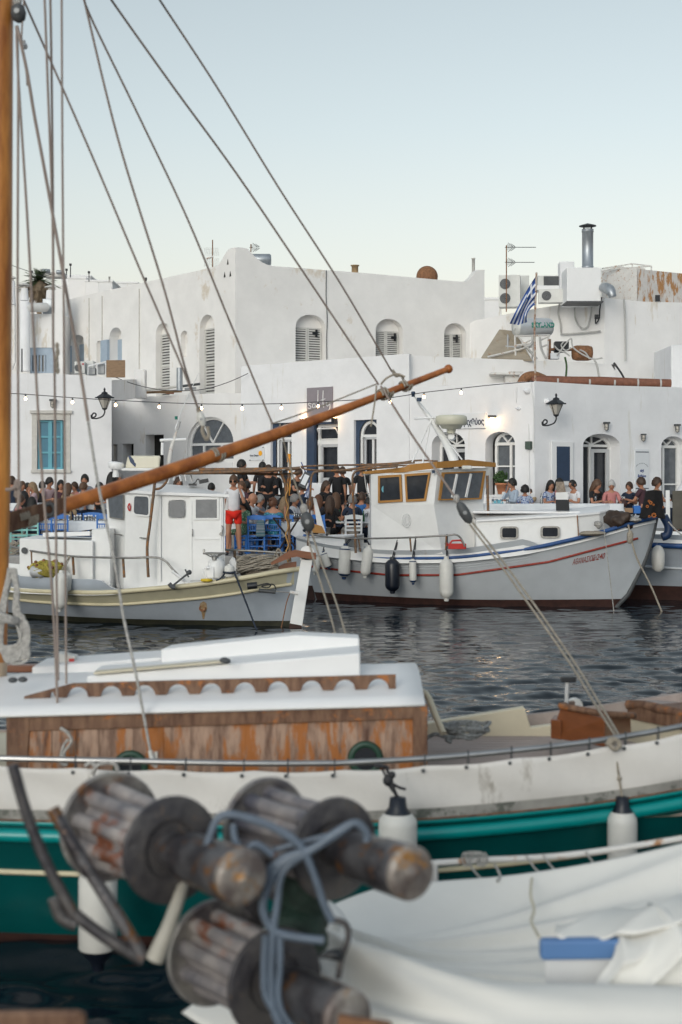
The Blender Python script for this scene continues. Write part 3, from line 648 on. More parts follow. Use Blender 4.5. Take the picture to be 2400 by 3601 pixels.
# potted bush on the sill
c = P(1767, 1738, 39.2); r = empty('potted_bush', c, 'round green bush in a terracotta pot on a white ledge', 'potted plant')
b = MB(); b.lathe([(.13, 0), (.17, .24), (.2, .25), (.2, .31), (.17, .31), (.16, .28)], c, n=16); b.build('pot', M['terra'], r)
b = MB()
for i in range(900):
    d = V(np.random.normal(size=3)).normalized(); p = c + V((0, 0, .46)) + V((d.x * .24, d.y * .24, d.z * .2)) * random.uniform(.7, 1.05)
    t1 = V(np.random.normal(size=3)).normalized() * .035; t2 = t1.cross(d).normalized() * .02; b.add([p - t1, p + t2, p + t1, p - t2], [(0, 1, 2, 3)])
b.build('foliage', M['leaf'], r)
b = MB(); b.box((c.x + .1, c.y + .15, (TZ + c.z) / 2 - .01), (1.6, .7, c.z - TZ - .02)); tag(b.build('ledge', M['plaster3'], bevel=.05, at=(c.x, c.y, TZ)), 'low white masonry ledge under the potted bush', 'ledge')
# orange heater lamp
c = P(1016, 1690, 40.5); r = empty('standing_lamp', (c.x, c.y, TZ), 'slim standing lamp with an orange drum shade behind the diners', 'lamp')
b = MB(); zt_ = P(1016, 1596, 40.5).z; zb_ = P(1016, 1625, 40.5).z; b.lathe([(.05, 0), (.057, zt_ - zb_), (.05, zt_ - zb_)], (c.x, c.y, zb_), n=16); b.build('lamp_shade', M['orange'], r)
b = MB(); b.lathe([(.15, 0), (.15, .03), (.03, .04), (.03, .9)], (c.x, c.y, TZ), n=12); b.tube([(c.x + .03, c.y, TZ + .5), (c.x + .03, c.y, zb_)], .03, 6); b.build('pole', M['orange'], r)
# ---- roof things
def cylx(name, u0, u1, v0, v1, Y, m, label, cat, ax=(1, 0, 0)):
    p0, p1 = P(u0, (v0 + v1) / 2, Y), P(u1, (v0 + v1) / 2, Y); r = (v1 - v0) / 2 / F * Y; b = MB(); L_ = (p1 - p0).length
    b.lathe([(0, 0), (r * .8, .01), (r, .06), (r, L_ - .06), (r * .8, L_ - .01), (0, L_)], p0, ax, n=20)
    return tag(b.build(name, m, at=(p0 + p1) / 2), label, cat)
cylx('water_tank', 880, 955, 892, 934, 49, M['zinc'], 'grey horizontal water tank behind the curved gable', 'water tank')
cylx('water_tank', 149, 177, 945, 959, 66, M['zinc'], 'small steel water tank just right above the palm', 'water tank', (1, .2, 0))
cylx('water_tank', 197, 224, 949, 963, 66, M['zinc'], 'second small steel water tank near the left skyline ropes', 'water tank', (1, .2, 0))
def roofbox(name, u0, u1, v0, v1, Y, dp, m, label, cat, rz=0, par=None, bev=.02):
    p0, p1 = P(u0, v0, Y), P(u1, v1, Y); b = MB(); c = V(((p0.x + p1.x) / 2, Y + dp / 2, (p0.z + p1.z) / 2))
    b.box(c, (abs(p1.x - p0.x), dp, abs(p0.z - p1.z)), rz=rz); o = b.build(name, m, par, bevel=bev, at=c)
    return tag(o, label, cat)
roofbox('tank_stand', 152, 225, 957, 972, 66.2, .8, M['rustl'], 'low rusty stand under the small steel tanks', 'stand')
# far chimney pots, antennas
for (u, v0, v1, w_, Y, lab) in ((385, 972, 990, 6, 69, 'small white chimney on the skyline cube house'), (1249, 932, 962, 24, 50, 'short buff clay chimney on the tall house roof'), (1666, 907, 970, 11, 50.6, 'thin pale flue beside the end gable of the tall house')):
    p0, p1 = P(u, v0, Y), P(u, v1, Y); r_ = w_ / 2 / F * Y; b = MB()
    b.lathe([(r_, 0), (r_, p0.z - p1.z - .03), (r_ * 1.3, p0.z - p1.z - .03), (r_ * 1.3, p0.z - p1.z), (r_ * .8, p0.z - p1.z)], p1, n=14)
    tag(b.build('chimney', M['stone'] if u != 1249 else mat('buff_clay', (.42, .28, .15), .9, var=.25), at=p1), lab, 'chimney')
c = P(1503, 972, 50); b = MB(); b.ball(c, (.37, .3, .37), 20, 12); b.lathe([(.37, 0), (.38, .03), (.37, .06)], c - V((0, .03, 0)), (0, 1, 0), n=24)
tag(b.build('rusty_dome', M['rust'], at=c), 'rusty round dish standing on the tall house roofline', 'dish')
def antenna(u, vt, vb, Y, arms, label, grid=False):
    r = empty('antenna', P(u, vb, Y), label, 'antenna'); b = MB(); b.tube([P(u, vb + 6, Y), P(u, vt, Y)], .02, 6); b.build('pole', M['rust'], r)
    for (a, v, l) in arms:
        b = MB(); b.tube([P(u - 5, v, Y), P(u + l, v, Y)], .012, 5)
        for k in range(7):
            x = u + 4 + k * 4; s_ = 12 - k; b.tube([P(x, v - s_, Y - .05), P(x - 4, v + s_, Y + .05)], .006, 4)
        for k in range(2): b.tube([P(u + 6 + 9 * k, v - 16 + 3 * k, Y), P(u + 22 + 9 * k, v - 2, Y)], .008, 4); b.tube([P(u + 6 + 9 * k, v + 16 - 3 * k, Y), P(u + 22 + 9 * k, v + 2, Y)], .008, 4)
        b.build('aerial', M['greyd'], r)
    if grid:
        b = MB()
        for k in range(7): b.tube([P(u - 30 + k * 8, vt + 27, Y), P(u - 26 + k * 8, vt + 54, Y)], .004, 3); b.tube([P(u - 26 + k * 8, vt + 66, Y), P(u - 30 + k * 8, vt + 95, Y)], .004, 3)
        for k in range(6): b.tube([P(u - 30 + k, vt + 28 + k * 5, Y), P(u + 18 + k, vt + 30 + k * 5, Y)], .004, 3); b.tube([P(u - 26 - k, vt + 66 + k * 5, Y), P(u + 22 - k, vt + 66 + k * 5, Y)], .004, 3)
        b.tube([P(u - 22, vt + 66, Y), P(u + 3, vt + 58, Y)], .035, 6); b.build('mesh_reflector', M['rustl'], r)
    return r
antenna(748, 843, 945, 48, [], 'tall rusty antenna with wire mesh reflectors left of the curved gable', True)
antenna(883, 858, 900, 47.5, [(0, 870, 6)], 'short rusty mast with a stub arm on the curved gable')
antenna(1782, 862, 1090, 45.9, [(0, 869, 104), (0, 922, 99)], 'tall thin television antenna with two long arms beside the fan unit')
for u, v0, v1, lab in ((234, 948, 965, 'tiny skyline pole with a knob beside the small tanks'), (248, 930, 975, 'thin bare antenna pole left of the far cube house'), (313, 957, 990, 'thin bare antenna pole over the narrow far cube'), (112, 955, 985, 'thin pole in front of the palm crown')):
    b = MB(); b.tube([P(u, v1, 66), P(u, v0, 66)], .025, 5); b.box(P(u, v0, 66), (.1, .1, .1)); tag(b.build('pole', M['cable'], at=P(u, v1, 66)), lab, 'pole')
p = P(513, 988, 56.5); b = MB(); b.tube([p, P(513, 978, 56.5)], .04, 6); b.box(P(513, 980, 56.5), (.1, .06, .1)); tag(b.build('stub_post', M['cable'], at=p), 'tiny dark stub post on the long house roofline', 'post')
# palm crown on its trunk
pc = P(138, 985, 60); r = empty('palm_tree', (pc.x, pc.y, 5), 'shaggy palm with green fronds over dead brown skirt at upper left', 'palm tree')
b = MB(); b.tube([(pc.x, pc.y, 5), (pc.x, pc.y, pc.z)], [.12, .1], 10); b.build('trunk', M['palmdry'], r)
for nm, m_, lo, hi, cnt in (('green_fronds', M['palm'], -.2, 1.3, 60), ('dead_skirt', M['palmdry'], -1.2, -.1, 110)):
    b = MB()
    for i in range(cnt):
        a = random.uniform(0, 6.283); el = random.uniform(lo, hi); L_ = random.uniform(.6, .85) if m_ is M['palm'] else random.uniform(.55, .95)
        d = V((math.cos(a) * math.cos(el), math.sin(a) * math.cos(el), math.sin(el))); prev = None
        side = V((-math.sin(a), math.cos(a), 0))
        for k in range(9):
            t = k / 8; c = pc + d * L_ * t - V((0, 0, .35 * t * t * L_))
            if prev is not None:
                for sg_ in (-1, 1):
                    tip = c + (side * sg_ * .13 * math.sin(.4 + 2.3 * t) + d * .14 - V((0, 0, random.uniform(.02, .1)))); b.add([prev, c, tip], [(0, 1, 2)])
            prev = c
    b.build(nm, m_, r)
# chimney pots of the upper-left house
def pots(u, vt, vb, w_, Y, lab, cap):
    p0, p1 = P(u, vt, Y), P(u, vb, Y); k = F / Y; r_ = w_ / 2 / k; r = empty('chimney_pot', p1, lab, 'chimney')
    b = MB(); b.lathe([(r_ * 1.25, 0), (r_ * 1.1, .25), (r_, .35), (r_ * .95, p0.z - p1.z)], p1, n=14); b.build('flue', M['plaster3'], r)
    b = MB(); b.lathe([(r_ * .5, -.02), (r_ * .5, .09)], p0, n=6); b.lathe([(cap / k, .1), (cap / k * .9, .13), (0, .2)], p0, n=16); b.build('cowl', M['stone'], r)
pots(86, 1013, 1056, 24, 52.8, 'white chimney pot with flat slab cowl next to the palm', 28)
pots(176, 1020, 1054, 24, 53.6, 'second white chimney pot with pointed cowl right of the palm', 20)
pots(44, 988, 1070, 18, 52.8, 'chimney pot partly hidden by the orange mast', 14)
c0, c1 = P(88, 1305, 52.6), P(88, 1062, 52.6); r = empty('flue_stack', c0, 'tall white flue stack against the upper-left house', 'chimney')
b = MB(); b.lathe([(.19, 0), (.19, c1.z - c0.z - .1), (.16, c1.z - c0.z + .02)], c0, n=16); b.build('shaft', M['plaster3'], r)
b = MB(); b.tube([P(92, 1082, 52.6), P(150, 1080, 52.8), P(160, 1080, 53)], .17, 14); b.build('duct', M['roofw'], r)
roofbox('fan_box', 149, 183, 1050, 1105, 53.3, .6, M['zinc'], 'open metal fan box at the end of the white duct', 'fan box')
b = MB(); b.tube([P(52, 1070, 52.9), P(53, 1270, 52.9), P(42, 1300, 52.9)], .035, 6); tag(b.build('drain_pipe', M['roofw'], at=P(52, 1070, 52.9)), 'white drain pipe beside the orange mast', 'pipe')
b = MB(); b.tube([P(77, 1308, 50), P(77, 1226, 50)], .025, 5); tag(b.build('post', M['black'], at=P(77, 1308, 50)), 'thin black post in front of the white flue stack', 'post')
# air conditioners on the left roof and clutter
def ac(u0, u1, v0, v1, Y, fans, label, rz=0, dp=.35):
    p0, p1 = P(u0, v0, Y), P(u1, v1, Y); c = V(((p0.x + p1.x) / 2, Y, (p0.z + p1.z) / 2)); wd, hh = abs(p1.x - p0.x), abs(p0.z - p1.z)
    r = empty('air_conditioner', (0, 0, 0), label, 'air conditioner'); ORG[r.name] = V((0, 0, 0))
    b = MB(); b.box((0, 0, 0), (wd, dp, hh)); b.build('case', M['acw'], r, bevel=.015)
    for (fx, fz, fr) in fans:
        b = MB(); o = (wd * fx, -dp / 2 - .002, hh * fz)
        for k in range(5): b.tube([(o[0] + math.cos(a) * fr * (k + 1) / 5, o[1] - .012, o[2] + math.sin(a) * fr * (k + 1) / 5) for a in [i * .35 for i in range(18)]], .006, 4, closed=True)
        g = MB(); g.lathe([(fr, 0), (fr, .006)], o, (0, -1, 0), n=24); gg = g.build('fan', M['greyd'], r); b.build('grille', M['grey'], gg)
    r.location = c; r.rotation_euler = (0, 0, rz); return r
ac(264, 300, 1272, 1314, 42.6, [(-.15, -.05, .1)], 'pale air conditioner with round red emblem under the first shuttered window', .1)
b = MB(); c = P(292, 1280, 42.4); b.lathe([(.03, 0), (.03, .006)], c, (0, -1, 0), n=16); tag(b.build('emblem', mat('red_emblem', (.4, .03, .04), .5, var=.02), at=c), 'round red emblem fixed to the small pale air conditioner', 'emblem')
roofbox('air_conditioner', 300, 329, 1268, 1318, 42.8, .4, M['acw'], 'plain side-on air conditioner case between shutters and brown board', 'air conditioner')
r = empty('metal_shelf', P(340, 1318, 42.2), 'white metal frame shelf holding grey units behind the lantern house parapet', 'shelf'); b = MB()
for pts in ([(310, 1290), (310, 1318)], [(342, 1282), (342, 1320)], [(372, 1274), (372, 1322)], [(309, 1289), (373, 1273)], [(309, 1287), (373, 1271)]): b.tube([P(u, v, 42.3) for u, v in pts], .018, 4)
b.build('frame', M['whitec'], r); b = MB(); b.box(P(357, 1298, 42.6), (.22, .3, .3)); b.box(P(325, 1306, 42.6), (.22, .3, .2)); b.build('unit', M['grey'], r, bevel=.01)
roofbox('brown_board', 374, 440, 1266, 1327, 42.0, .05, M['wood'], 'flat brown board leaning upright on the roof at left', 'board', bev=.004)
b = MB(); b.tube([P(632, 1374, 45.9), P(632, 1293, 45.9)], .1, 12); tag(b.build('roof_pipe', M['zinc'], at=P(632, 1374, 45.9)), 'stubby grey vertical pipe on the gallery house roof', 'pipe')
r = empty('roof_clutter', P(600, 1375, 46.6), 'weathered planks lying in front of the tall louvred doors', 'planks')
for k, (a_, c_, m_) in enumerate((((516, 1371), (620, 1360), M['stone']), ((516, 1380), (640, 1375), M['wood']), ((560, 1378), (612, 1381), M['terra']), ((640, 1358), (704, 1350), M['greyd']), ((650, 1368), (690, 1365), M['greyw']))):
    b = MB(); b.tube([P(a_[0], a_[1], 46.5 + .2 * k), P(c_[0], c_[1], 46.5 + .2 * k)], .045, 5, False); b.build('plank', m_, r)
# machinery on the right roofs
ac(1757, 1832, 970, 1082, 46.5, [(-.2, .22, .17), (-.2, -.23, .17)], 'tall twin-fan air conditioner left of the flagpole', -.18, .5)
roofbox('fan_case', 1832, 1862, 968, 1080, 47.2, .6, M['acw'], 'narrow pale machine case right behind the twin-fan unit', 'machine case')
ac(1895, 1980, 1018, 1066, 46.4, [(-.18, 0, .15)], 'low single-fan air conditioner right of the flag top', -.1, .4)
b = roofbox('condenser_box', 1893, 1970, 968, 1008, 46.9, .7, M['acw'], 'squat condenser box with a dark grille above the single-fan unit', 'machine case')
q = MB(); q.box(P(1941, 987, 46.87), (.52, .02, .3)); q.build('grille', M['greyd'], b)
roofbox('machine_base', 1862, 1985, 1003, 1020, 46.8, .7, M['whitec'], 'white slab under the condenser box', 'slab')
roofbox('chimney_pier', 1971, 2021, 919, 1062, 46.6, .5, M['plaster3'], 'plain white pier left of the big chimney box', 'pier')
cb = roofbox('chimney_box', 1995, 2115, 940, 1066, 45.3, 1.1, M['whitec'], 'large white sheet-metal box under the tall steel chimney', 'chimney box')
q = MB(); q.box(P(2050, 1067, 45.1), (1.15, 1.0, .04)); q.build('ledge_plate', M['greyd'], cb)
c = P(2068, 941, 45.85); tp = P(2068, 806, 45.85); h_ = tp.z - c.z; r = empty('steel_chimney', c, 'tall round steel chimney with conical cap on the white box', 'chimney')
b = MB(); b.lathe([(.195, 0), (.195, .04), (.18, .05), (.18, h_ - .1), (.195, h_ - .09), (.19, h_), (.17, h_)], c, n=24); b.build('flue', M['zinc'], r)
b = MB(); b.lathe([(.28, h_ + .1), (.27, h_ + .12), (.0, h_ + .2)], c, n=24)
for a in range(4): b.tube([c + V((math.cos(a * 1.57 + .5) * .17, math.sin(a * 1.57 + .5) * .17, h_ - .03)), c + V((math.cos(a * 1.57 + .5) * .17, math.sin(a * 1.57 + .5) * .17, h_ + .12))], .014, 4)
b.build('cap', M['greyd'], r)
# rusty tank house
p0, p1, p2 = P(2116, 948, 47.6), P(2242, 943, 46.5), P(2560, 965, 48.6); zb_ = P(2242, 1070, 46.5).z
tk = empty('rusty_tank', (p1.x, p1.y, zb_), 'big rectangular steel tank with rust-streaked front on the right roof', 'tank')
b = MB(); b.hexa([V((p0.x, p0.y, zb_)), V((p1.x, p1.y, zb_)), V((p1.x + .5, p1.y + 2.2, zb_)), V((p0.x + .5, p0.y + 2, zb_)), p0, p1, p1 + V((.5, 2.2, 0)), p0 + V((.5, 2, 0))]); b.build('side', M['rustl'], tk)
b = MB(); b.hexa([V((p1.x + .01, p1.y, zb_)), V((p2.x, p2.y, zb_)), V((p2.x, p2.y + 2, zb_)), V((p1.x + .51, p1.y + 2.2, zb_)), p1 + V((.01, 0, -.02)), V((p2.x, p2.y, p1.z - .02)), V((p2.x, p2.y + 2, p1.z - .02)), V((p1.x + .51, p1.y + 2.2, p1.z - .02))]); b.build('front', M['rustw'], tk)
b = MB(); b.box(P(2314, 1048, 46.75), (.14, .1, .2)); b.build('cable_box', M['black'], tk)
b = MB()
for pts in ([(2118, 944), (2225, 927), (2292, 935)], [(2170, 945), (2292, 935)], [(2118, 952), (2180, 938), (2270, 945)], [(2225, 927), (2225, 945)], [(2292, 935), (2292, 950)]): b.tube([P(u, v, 47.0) for u, v in pts], .024, 5)
b.build('pipe_rack', M['rustl'], tk)
b = MB(); b.tube(catm([P(2118, 1010, 45.3), P(2140, 1015, 45), P(2152, 1030, 44.8), P(2156, 1044, 44.8)]), [.12, .14, .15, .16, .17, .17, .17, .17, .17, .17, .16, .15, .14, .13, .13, .13, .13, .13, .13], 12); tag(b.build('elbow_duct', M['zinc'], at=P(2140, 1015, 45)), 'galvanised elbow duct between white box and rusty tank', 'duct')
# cables on the plain block
for k, (pts, m_, lab) in enumerate((([(1978, 1064), (1972, 1100), (1980, 1140), (1982, 1175)], 'cablew', 'grey cable hanging down left on the plain block'), ([(2030, 1068), (2032, 1120), (2050, 1152), (2075, 1150), (2088, 1100), (2092, 1060), (2110, 1045)], 'cablew', 'grey hose looping in a U below the white chimney box'),
    ([(2125, 1045), (2118, 1090), (2116, 1120), (2104, 1138), (2104, 1115)], 'cable', 'black hooked cable hanging right of the looped hose'), ([(2188, 1052), (2192, 1120), (2194, 1270)], 'cablew', 'thin grey conduit running straight down the plain block'), ([(1980, 1176), (2050, 1172), (2120, 1165)], 'cablew', 'grey ledge rail across the plain block'))):
    b = MB(); b.tube(catm([(pX if u < 2128 else pY).w(u, v, .12) for u, v in pts]), .03 if m_ == 'cablew' else .022, 6); tag(b.build('cable', M[m_], at=P(pts[0][0], pts[0][1], 46)), lab, 'cable')
b = MB(); b.box(pX.w(2103, 1114, .06), (.12, .1, .14)); tag(b.build('junction_box', M['greyd'], at=pX.w(2103, 1114)), 'small dark junction box by the black hooked cable', 'junction box')
# solar water heater
Ys = 42.6; r = empty('solar_heater', P(1800, 1262, Ys), 'solar water heater with silver tank and tilted panel behind the flagpole', 'solar heater')
p0, p1 = P(1812, 1150, Ys - .3), P(1938, 1150, Ys + .1); L_ = (p1 - p0).length; rr = .27
b = MB(); b.lathe([(0, -.0), (rr * .93, .01), (rr, .05), (rr, .06)], p0, p1 - p0, n=28); b.build('end_cap', M['acw'], r)
b = MB(); b.lathe([(rr, .061), (rr, L_ - .1), (rr * .9, L_ - .02), (0, L_)], p0, p1 - p0, n=28); tkn = b.build('storage_tank', mat('brushed_steel', (.62, .64, .65), .35, metal=.35, var=.1), r)
b = MB(); b.lathe([(.07, -.015), (.07, .01)], p0 + V((-.02, 0, -.02)), p0 - p1, n=16); b.build('valve_cap', M['acw'], r)
d_ = (p1 - p0).normalized()
# lettering wrapped on the tank face
s_ = text('SKYLAND', .2, M['skyg'], r, (0, 0, 0), (1, 0, 0), (0, 0, 1), bold=.012, sx=.86)
for v in s_.data.vertices:
    c = v.co + ORG[r.name]; x, z = c.x, c.z; a = (z - .03) / rr
    q = p0 + d_ * (.42 + x) + V((d_.y, -d_.x, 0)) * (rr + .005) * math.cos(a) + V((0, 0, 1)) * (rr + .005) * math.sin(a); v.co = q - ORG[r.name]
A = [P(1758, 1160, Ys + .3), P(1800, 1164, Ys + .1), P(1798, 1262, Ys - .6), P(1693, 1258, Ys - .9)]
b = MB(); tl, bl = P(1757, 1158, Ys + 1.1), P(1693, 1257, Ys - .1); tr, br = P(1808, 1163, Ys + .2), P(1870, 1262, Ys - .7)
nrm = (tr - tl).cross(bl - tl).normalized(); b.slab([tl, tr, br, bl], nrm, .09); b.build('collector_panel', mat('weathered_tan_back', (.40, .34, .26), .8, var=.2, scale=3, spots=((.3, .15, .07), 4, .62, (1, 1, 1))), r)
b = MB()
for A_, B_ in ((tl, bl), (tl, tr), (tr, br), (tl.lerp(bl, .5), tr.lerp(br, .5)), (tl.lerp(tr, .5), bl.lerp(br, .5))): b.tube([A_ + nrm * .1, B_ + nrm * .1], .03, 4, False)
b.build('panel_rail', M['greyw'], r)
b = MB()
fr = [((1812, 1180), (1815, 1264)), ((1880, 1176), (1872, 1264)), ((1930, 1180), (1926, 1264)), ((1812, 1182), (1935, 1178)), ((1813, 1215), (1872, 1206)), ((1716, 1255), (1872, 1218)), ((1824, 1182), (1866, 1240)), ((1935, 1180), (1902, 1196)), ((1930, 1210), (1900, 1222)), ((1866, 1195), (1832, 1215))]
for (A_, B_) in fr: b.tube([P(*A_, Ys - .35), P(*B_, Ys - .35)], .028, 4, False)
b.build('support_frame', M['rustl'], r)
b = MB()
for pts in ([(1852, 1215), (1870, 1240), (1890, 1262)], [(1900, 1184), (1905, 1225), (1922, 1262)], [(1875, 1180), (1870, 1210), (1846, 1222)]): b.tube(catm([P(u, v, Ys - .45) for u, v in pts]), .035, 7)
b.build('hose', M['cablew'], r)
# pump cluster
r = empty('roof_pump', P(2010, 1262, 42.8), 'jumble of rust-red pressure tank, black pump and hoses behind the parapet', 'pump')
b = MB(); b.lathe([(.02, 0), (.2, .04), (.23, .15), (.23, .5), (.2, .6), (.02, .64)], P(2012, 1241, 42.6), (1, .1, 0), n=20); b.build('pressure_tank', M['rust'], r)
b = MB(); b.box(P(1975, 1216, 42.6), (.42, .3, .25)); b.lathe([(.13, 0), (.13, .3)], P(1950, 1225, 42.6), (1, 0, 0), n=14); b.build('motor', M['black'], r, bevel=.02)
b = MB(); b.box(P(1995, 1229, 42.7), (1.0, .4, .05)); b.box(P(1933, 1228, 42.6), (.09, .1, .6)); b.build('stand', M['rust'], r)
b = MB()
for pts in ([(1960, 1250), (1990, 1210), (2010, 1190), (2020, 1225), (2080, 1260), (2120, 1258)], [(1985, 1200), (1975, 1215), (1990, 1232), (2010, 1222)], [(2040, 1230), (2060, 1240), (2075, 1262)], [(1950, 1215), (1965, 1230), (1990, 1240), (2005, 1252)]): b.tube(catm([P(u, v, 42.3) for u, v in pts]), .025, 6)
b.build('hose', M['cablew'], r)
roofbox('carton', 1938, 1970, 1240, 1262, 42.4, .3, M['signw'], 'small white carton left of the rust-red tank', 'carton')
# rust-brown pipe on the corner house roof
b = MB(); pts = [P(u, v, 41.0 + .0 * k) for k, (u, v) in enumerate(((1872, 1340), (1900, 1336), (2000, 1339), (2120, 1340), (2250, 1346), (2360, 1349)))]
b.tube(pts, .13, 14); rp = b.build('roof_duct', mat('red_brown_pipe', (.25, .1, .06), .7, var=.35, scale=9), at=pts[0]); tag(rp, 'long rust-brown duct lying along the corner house roof', 'duct')
for u in (1958, 2070, 2158, 2240, 2320): q = MB(); c = P(u, 1340 + (u - 1958) * .025, 41.0); q.lathe([(.14, 0), (.14, .05)], c, (1, 0, 0), n=14); q.build('joint_ring', M['cablew'], rp)
b = MB(); b.tube(catm([P(1835, 1350, 41.2), P(1850, 1328, 41.2), P(1880, 1322, 41.2), P(1915, 1335, 41.2)]), .14, 12); tag(b.build('duct_elbow', M['rust'], at=P(1850, 1330, 41.2)), 'bent rust-brown duct end at the foot of the flagpole', 'duct')
b = MB(); b.box(P(1775, 1316, 41.5), (.85, .6, .05), ry=.02); b.box(P(1800, 1332, 41.6), (.4, .4, .22)); b.box(P(1815, 1309, 41.4), (.35, .3, .05), rz=.3)
tag(b.build('roof_slab', M['rustl'], at=P(1775, 1316, 41.5)), 'flaking white slab with a black rag on the corner house roof', 'slab')
for pts, lab, m_ in (([(1988, 1255), (1994, 1290), (1990, 1335)], 'dark green hose hanging over the parapet wall', 'leaf'), ([(2090, 1262), (2102, 1290), (2108, 1330)], 'grey hose hanging over the right end of the parapet wall', 'cablew'), ([(2160, 1275), (2185, 1310), (2200, 1338)], 'knotted dark rope sloping down at the parapet end', 'cable'), ([(1444, 1245), (1446, 1300), (1444, 1360)], 'white pipe standing at the joint of the two parapets', 'cablew')):
    b = MB(); b.tube(catm([P(u, v, 41.2) for u, v in pts]), .03, 6); tag(b.build('hose', M[m_], at=P(pts[0][0], pts[0][1], 41.2)), lab, 'hose')
# flagpole and flag
fp = empty('flagpole', P(1884, 1342, 39.4), 'thin rusty flagpole with a striped flag hanging limp', 'flagpole')
b = MB(); b.tube([P(1884, 1345, 39.4), P(1881, 1150, 39.4), P(1888, 958, 39.4)], .028, 8); b.build('pole', mat('rusting_pole', (.5, .44, .38), .7, scale=7, col2=(.26, .11, .05), thr=(.42, .55)), fp)
# cloth: u along fly, w across hoist; hoist on pole from v=965 to 1065
nu, nw = 27, 18; b = MB()
def flagp(i, j):
    s_ = i / nu; t = j / nw
    hx, hy = 1886 - 2 * t, 972 + 98 * t                     # hoist edge
    ex, ey = 1793 + 62 * t, 1130 + 15 * (1 - abs(t - .5)) - 5 * t # fly edge, collapsed
    m_ = 1 - (1 - s_) ** 1.5; u = hx + (ex - hx) * s_ - 12 * math.sin(s_ * 3.1) * (t); v = hy + (ey - hy) * (s_ ** 1.15) + 0 * m_
    return P(u, v, 39.4 + .16 * math.sin(s_ * 5 + t * 9) * (.2 + s_) + .05 * math.sin(t * 17))
vs = [flagp(i, j) for i in range(nu + 1) for j in range(nw + 1)]
for i in range(nu):
    for j in range(nw):
        st_ = j * 9 // nw
        if i < 10 and st_ < 5: blue = not (4 <= i <= 5 or st_ == 2)
        else: blue = st_ % 2 == 0
        a0 = i * (nw + 1) + j
        b.add([vs[a0], vs[a0 + 1], vs[a0 + nw + 2], vs[a0 + nw + 1]], [(0, 1, 2, 3)], True, 0 if blue else 1)
b.build('flag', [M['flagb'], M['flagw']], fp, weld=True)
# ================= WATER =================
def water():
    nx, ny = 620, 900
    ys = 3.2 * (36 / 3.2) ** (np.linspace(0, 1, ny)); Xn = np.linspace(-1, 1, nx)
    Y = ys[:, None] * np.ones(nx); X = Xn[None, :] * (ys[:, None] * .34 + 3.0)
    Z = np.zeros_like(X); rng = np.random.RandomState(3)
    for lam, amp, cnt in ((2.4, .003, 6), (1.1, .008, 10), (.52, .0130, 16), (.26, .0068, 20)):
        for k in range(cnt):
            th = rng.normal(math.pi / 2, .38); L_ = lam * rng.uniform(.7, 1.4); kx, ky = math.cos(th) * 2 * math.pi / L_, math.sin(th) * 2 * math.pi / L_
            ph = rng.uniform(0, 6.28); w_ = np.sin(kx * X + ky * Y + ph + .8 * np.sin(.7 * X + .5 * Y + k))
            pat = .36 + .70 / (1 + np.exp((Y - 21 + 3 * np.sin(.5 * X + 1) + 1.5 * np.sin(1.3 * X)) / 1.6)) if lam > .3 else .22 + .78 / (1 + np.exp((Y - 22 + 3 * np.sin(.5 * X + 1)) / 1.6))
            Z += pat * amp / math.sqrt(cnt) * 1.5 * w_
    me = bpy.data.meshes.new('water'); vs = np.stack([X, Y, Z], -1).reshape(-1, 3)
    i = (np.arange(ny - 1)[:, None] * nx + np.arange(nx - 1)[None, :]).reshape(-1)
    fs = np.stack([i, i + 1, i + nx + 1, i + nx], -1)
    me.vertices.add(len(vs)); me.vertices.foreach_set('co', vs.ravel().astype(np.float32))
    me.loops.add(fs.size); me.loops.foreach_set('vertex_index', fs.ravel().astype(np.int32))
    me.polygons.add(len(fs)); me.polygons.foreach_set('loop_start', (np.arange(len(fs)) * 4).astype(np.int32)); me.polygons.foreach_set('loop_total', np.full(len(fs), 4, np.int32))
    me.polygons.foreach_set('use_smooth', np.ones(len(fs), bool)); me.update(); me.validate()
    m = bpy.data.materials.new('sea_water'); m.use_nodes = True; n = m.node_tree; L = n.links; b = n.nodes['Principled BSDF']
    b.inputs['Base Color'].default_value = (.004, .010, .016, 1); b.inputs['Roughness'].default_value = .025; b.inputs['IOR'].default_value = 1.33
    tc_ = n.nodes.new('ShaderNodeTexCoord'); mp = n.nodes.new('ShaderNodeMapping'); mp.inputs['Scale'].default_value = (.45, 1, 1); L.new(tc_.outputs['Object'], mp.inputs[0])
    last = None
    for sc_, st, dist in ((7, .25, .012), (22, .3, .004)):
        no = n.nodes.new('ShaderNodeTexNoise'); no.inputs['Scale'].default_value = sc_; no.inputs['Detail'].default_value = 3; L.new(mp.outputs[0], no.inputs['Vector'])
        bp = n.nodes.new('ShaderNodeBump'); bp.inputs['Strength'].default_value = st; bp.inputs['Distance'].default_value = dist; L.new(no.outputs['Fac'], bp.inputs['Height'])
        if last: L.new(last, bp.inputs['Normal'])
        last = bp.outputs[0]
    L.new(last, b.inputs['Normal']); me.materials.append(m)
    o = bpy.data.objects.new('water', me); COL.objects.link(o); tag(o, kind='structure')
    q = MB(); q.box((0, -20, -.35), (200, 45, .3)); q.box((-60, 18, -.35), (90, 40, .3)); q.box((60, 18, -.35), (90, 40, .3)); tag(q.build('open_water', m), kind='structure')
water()
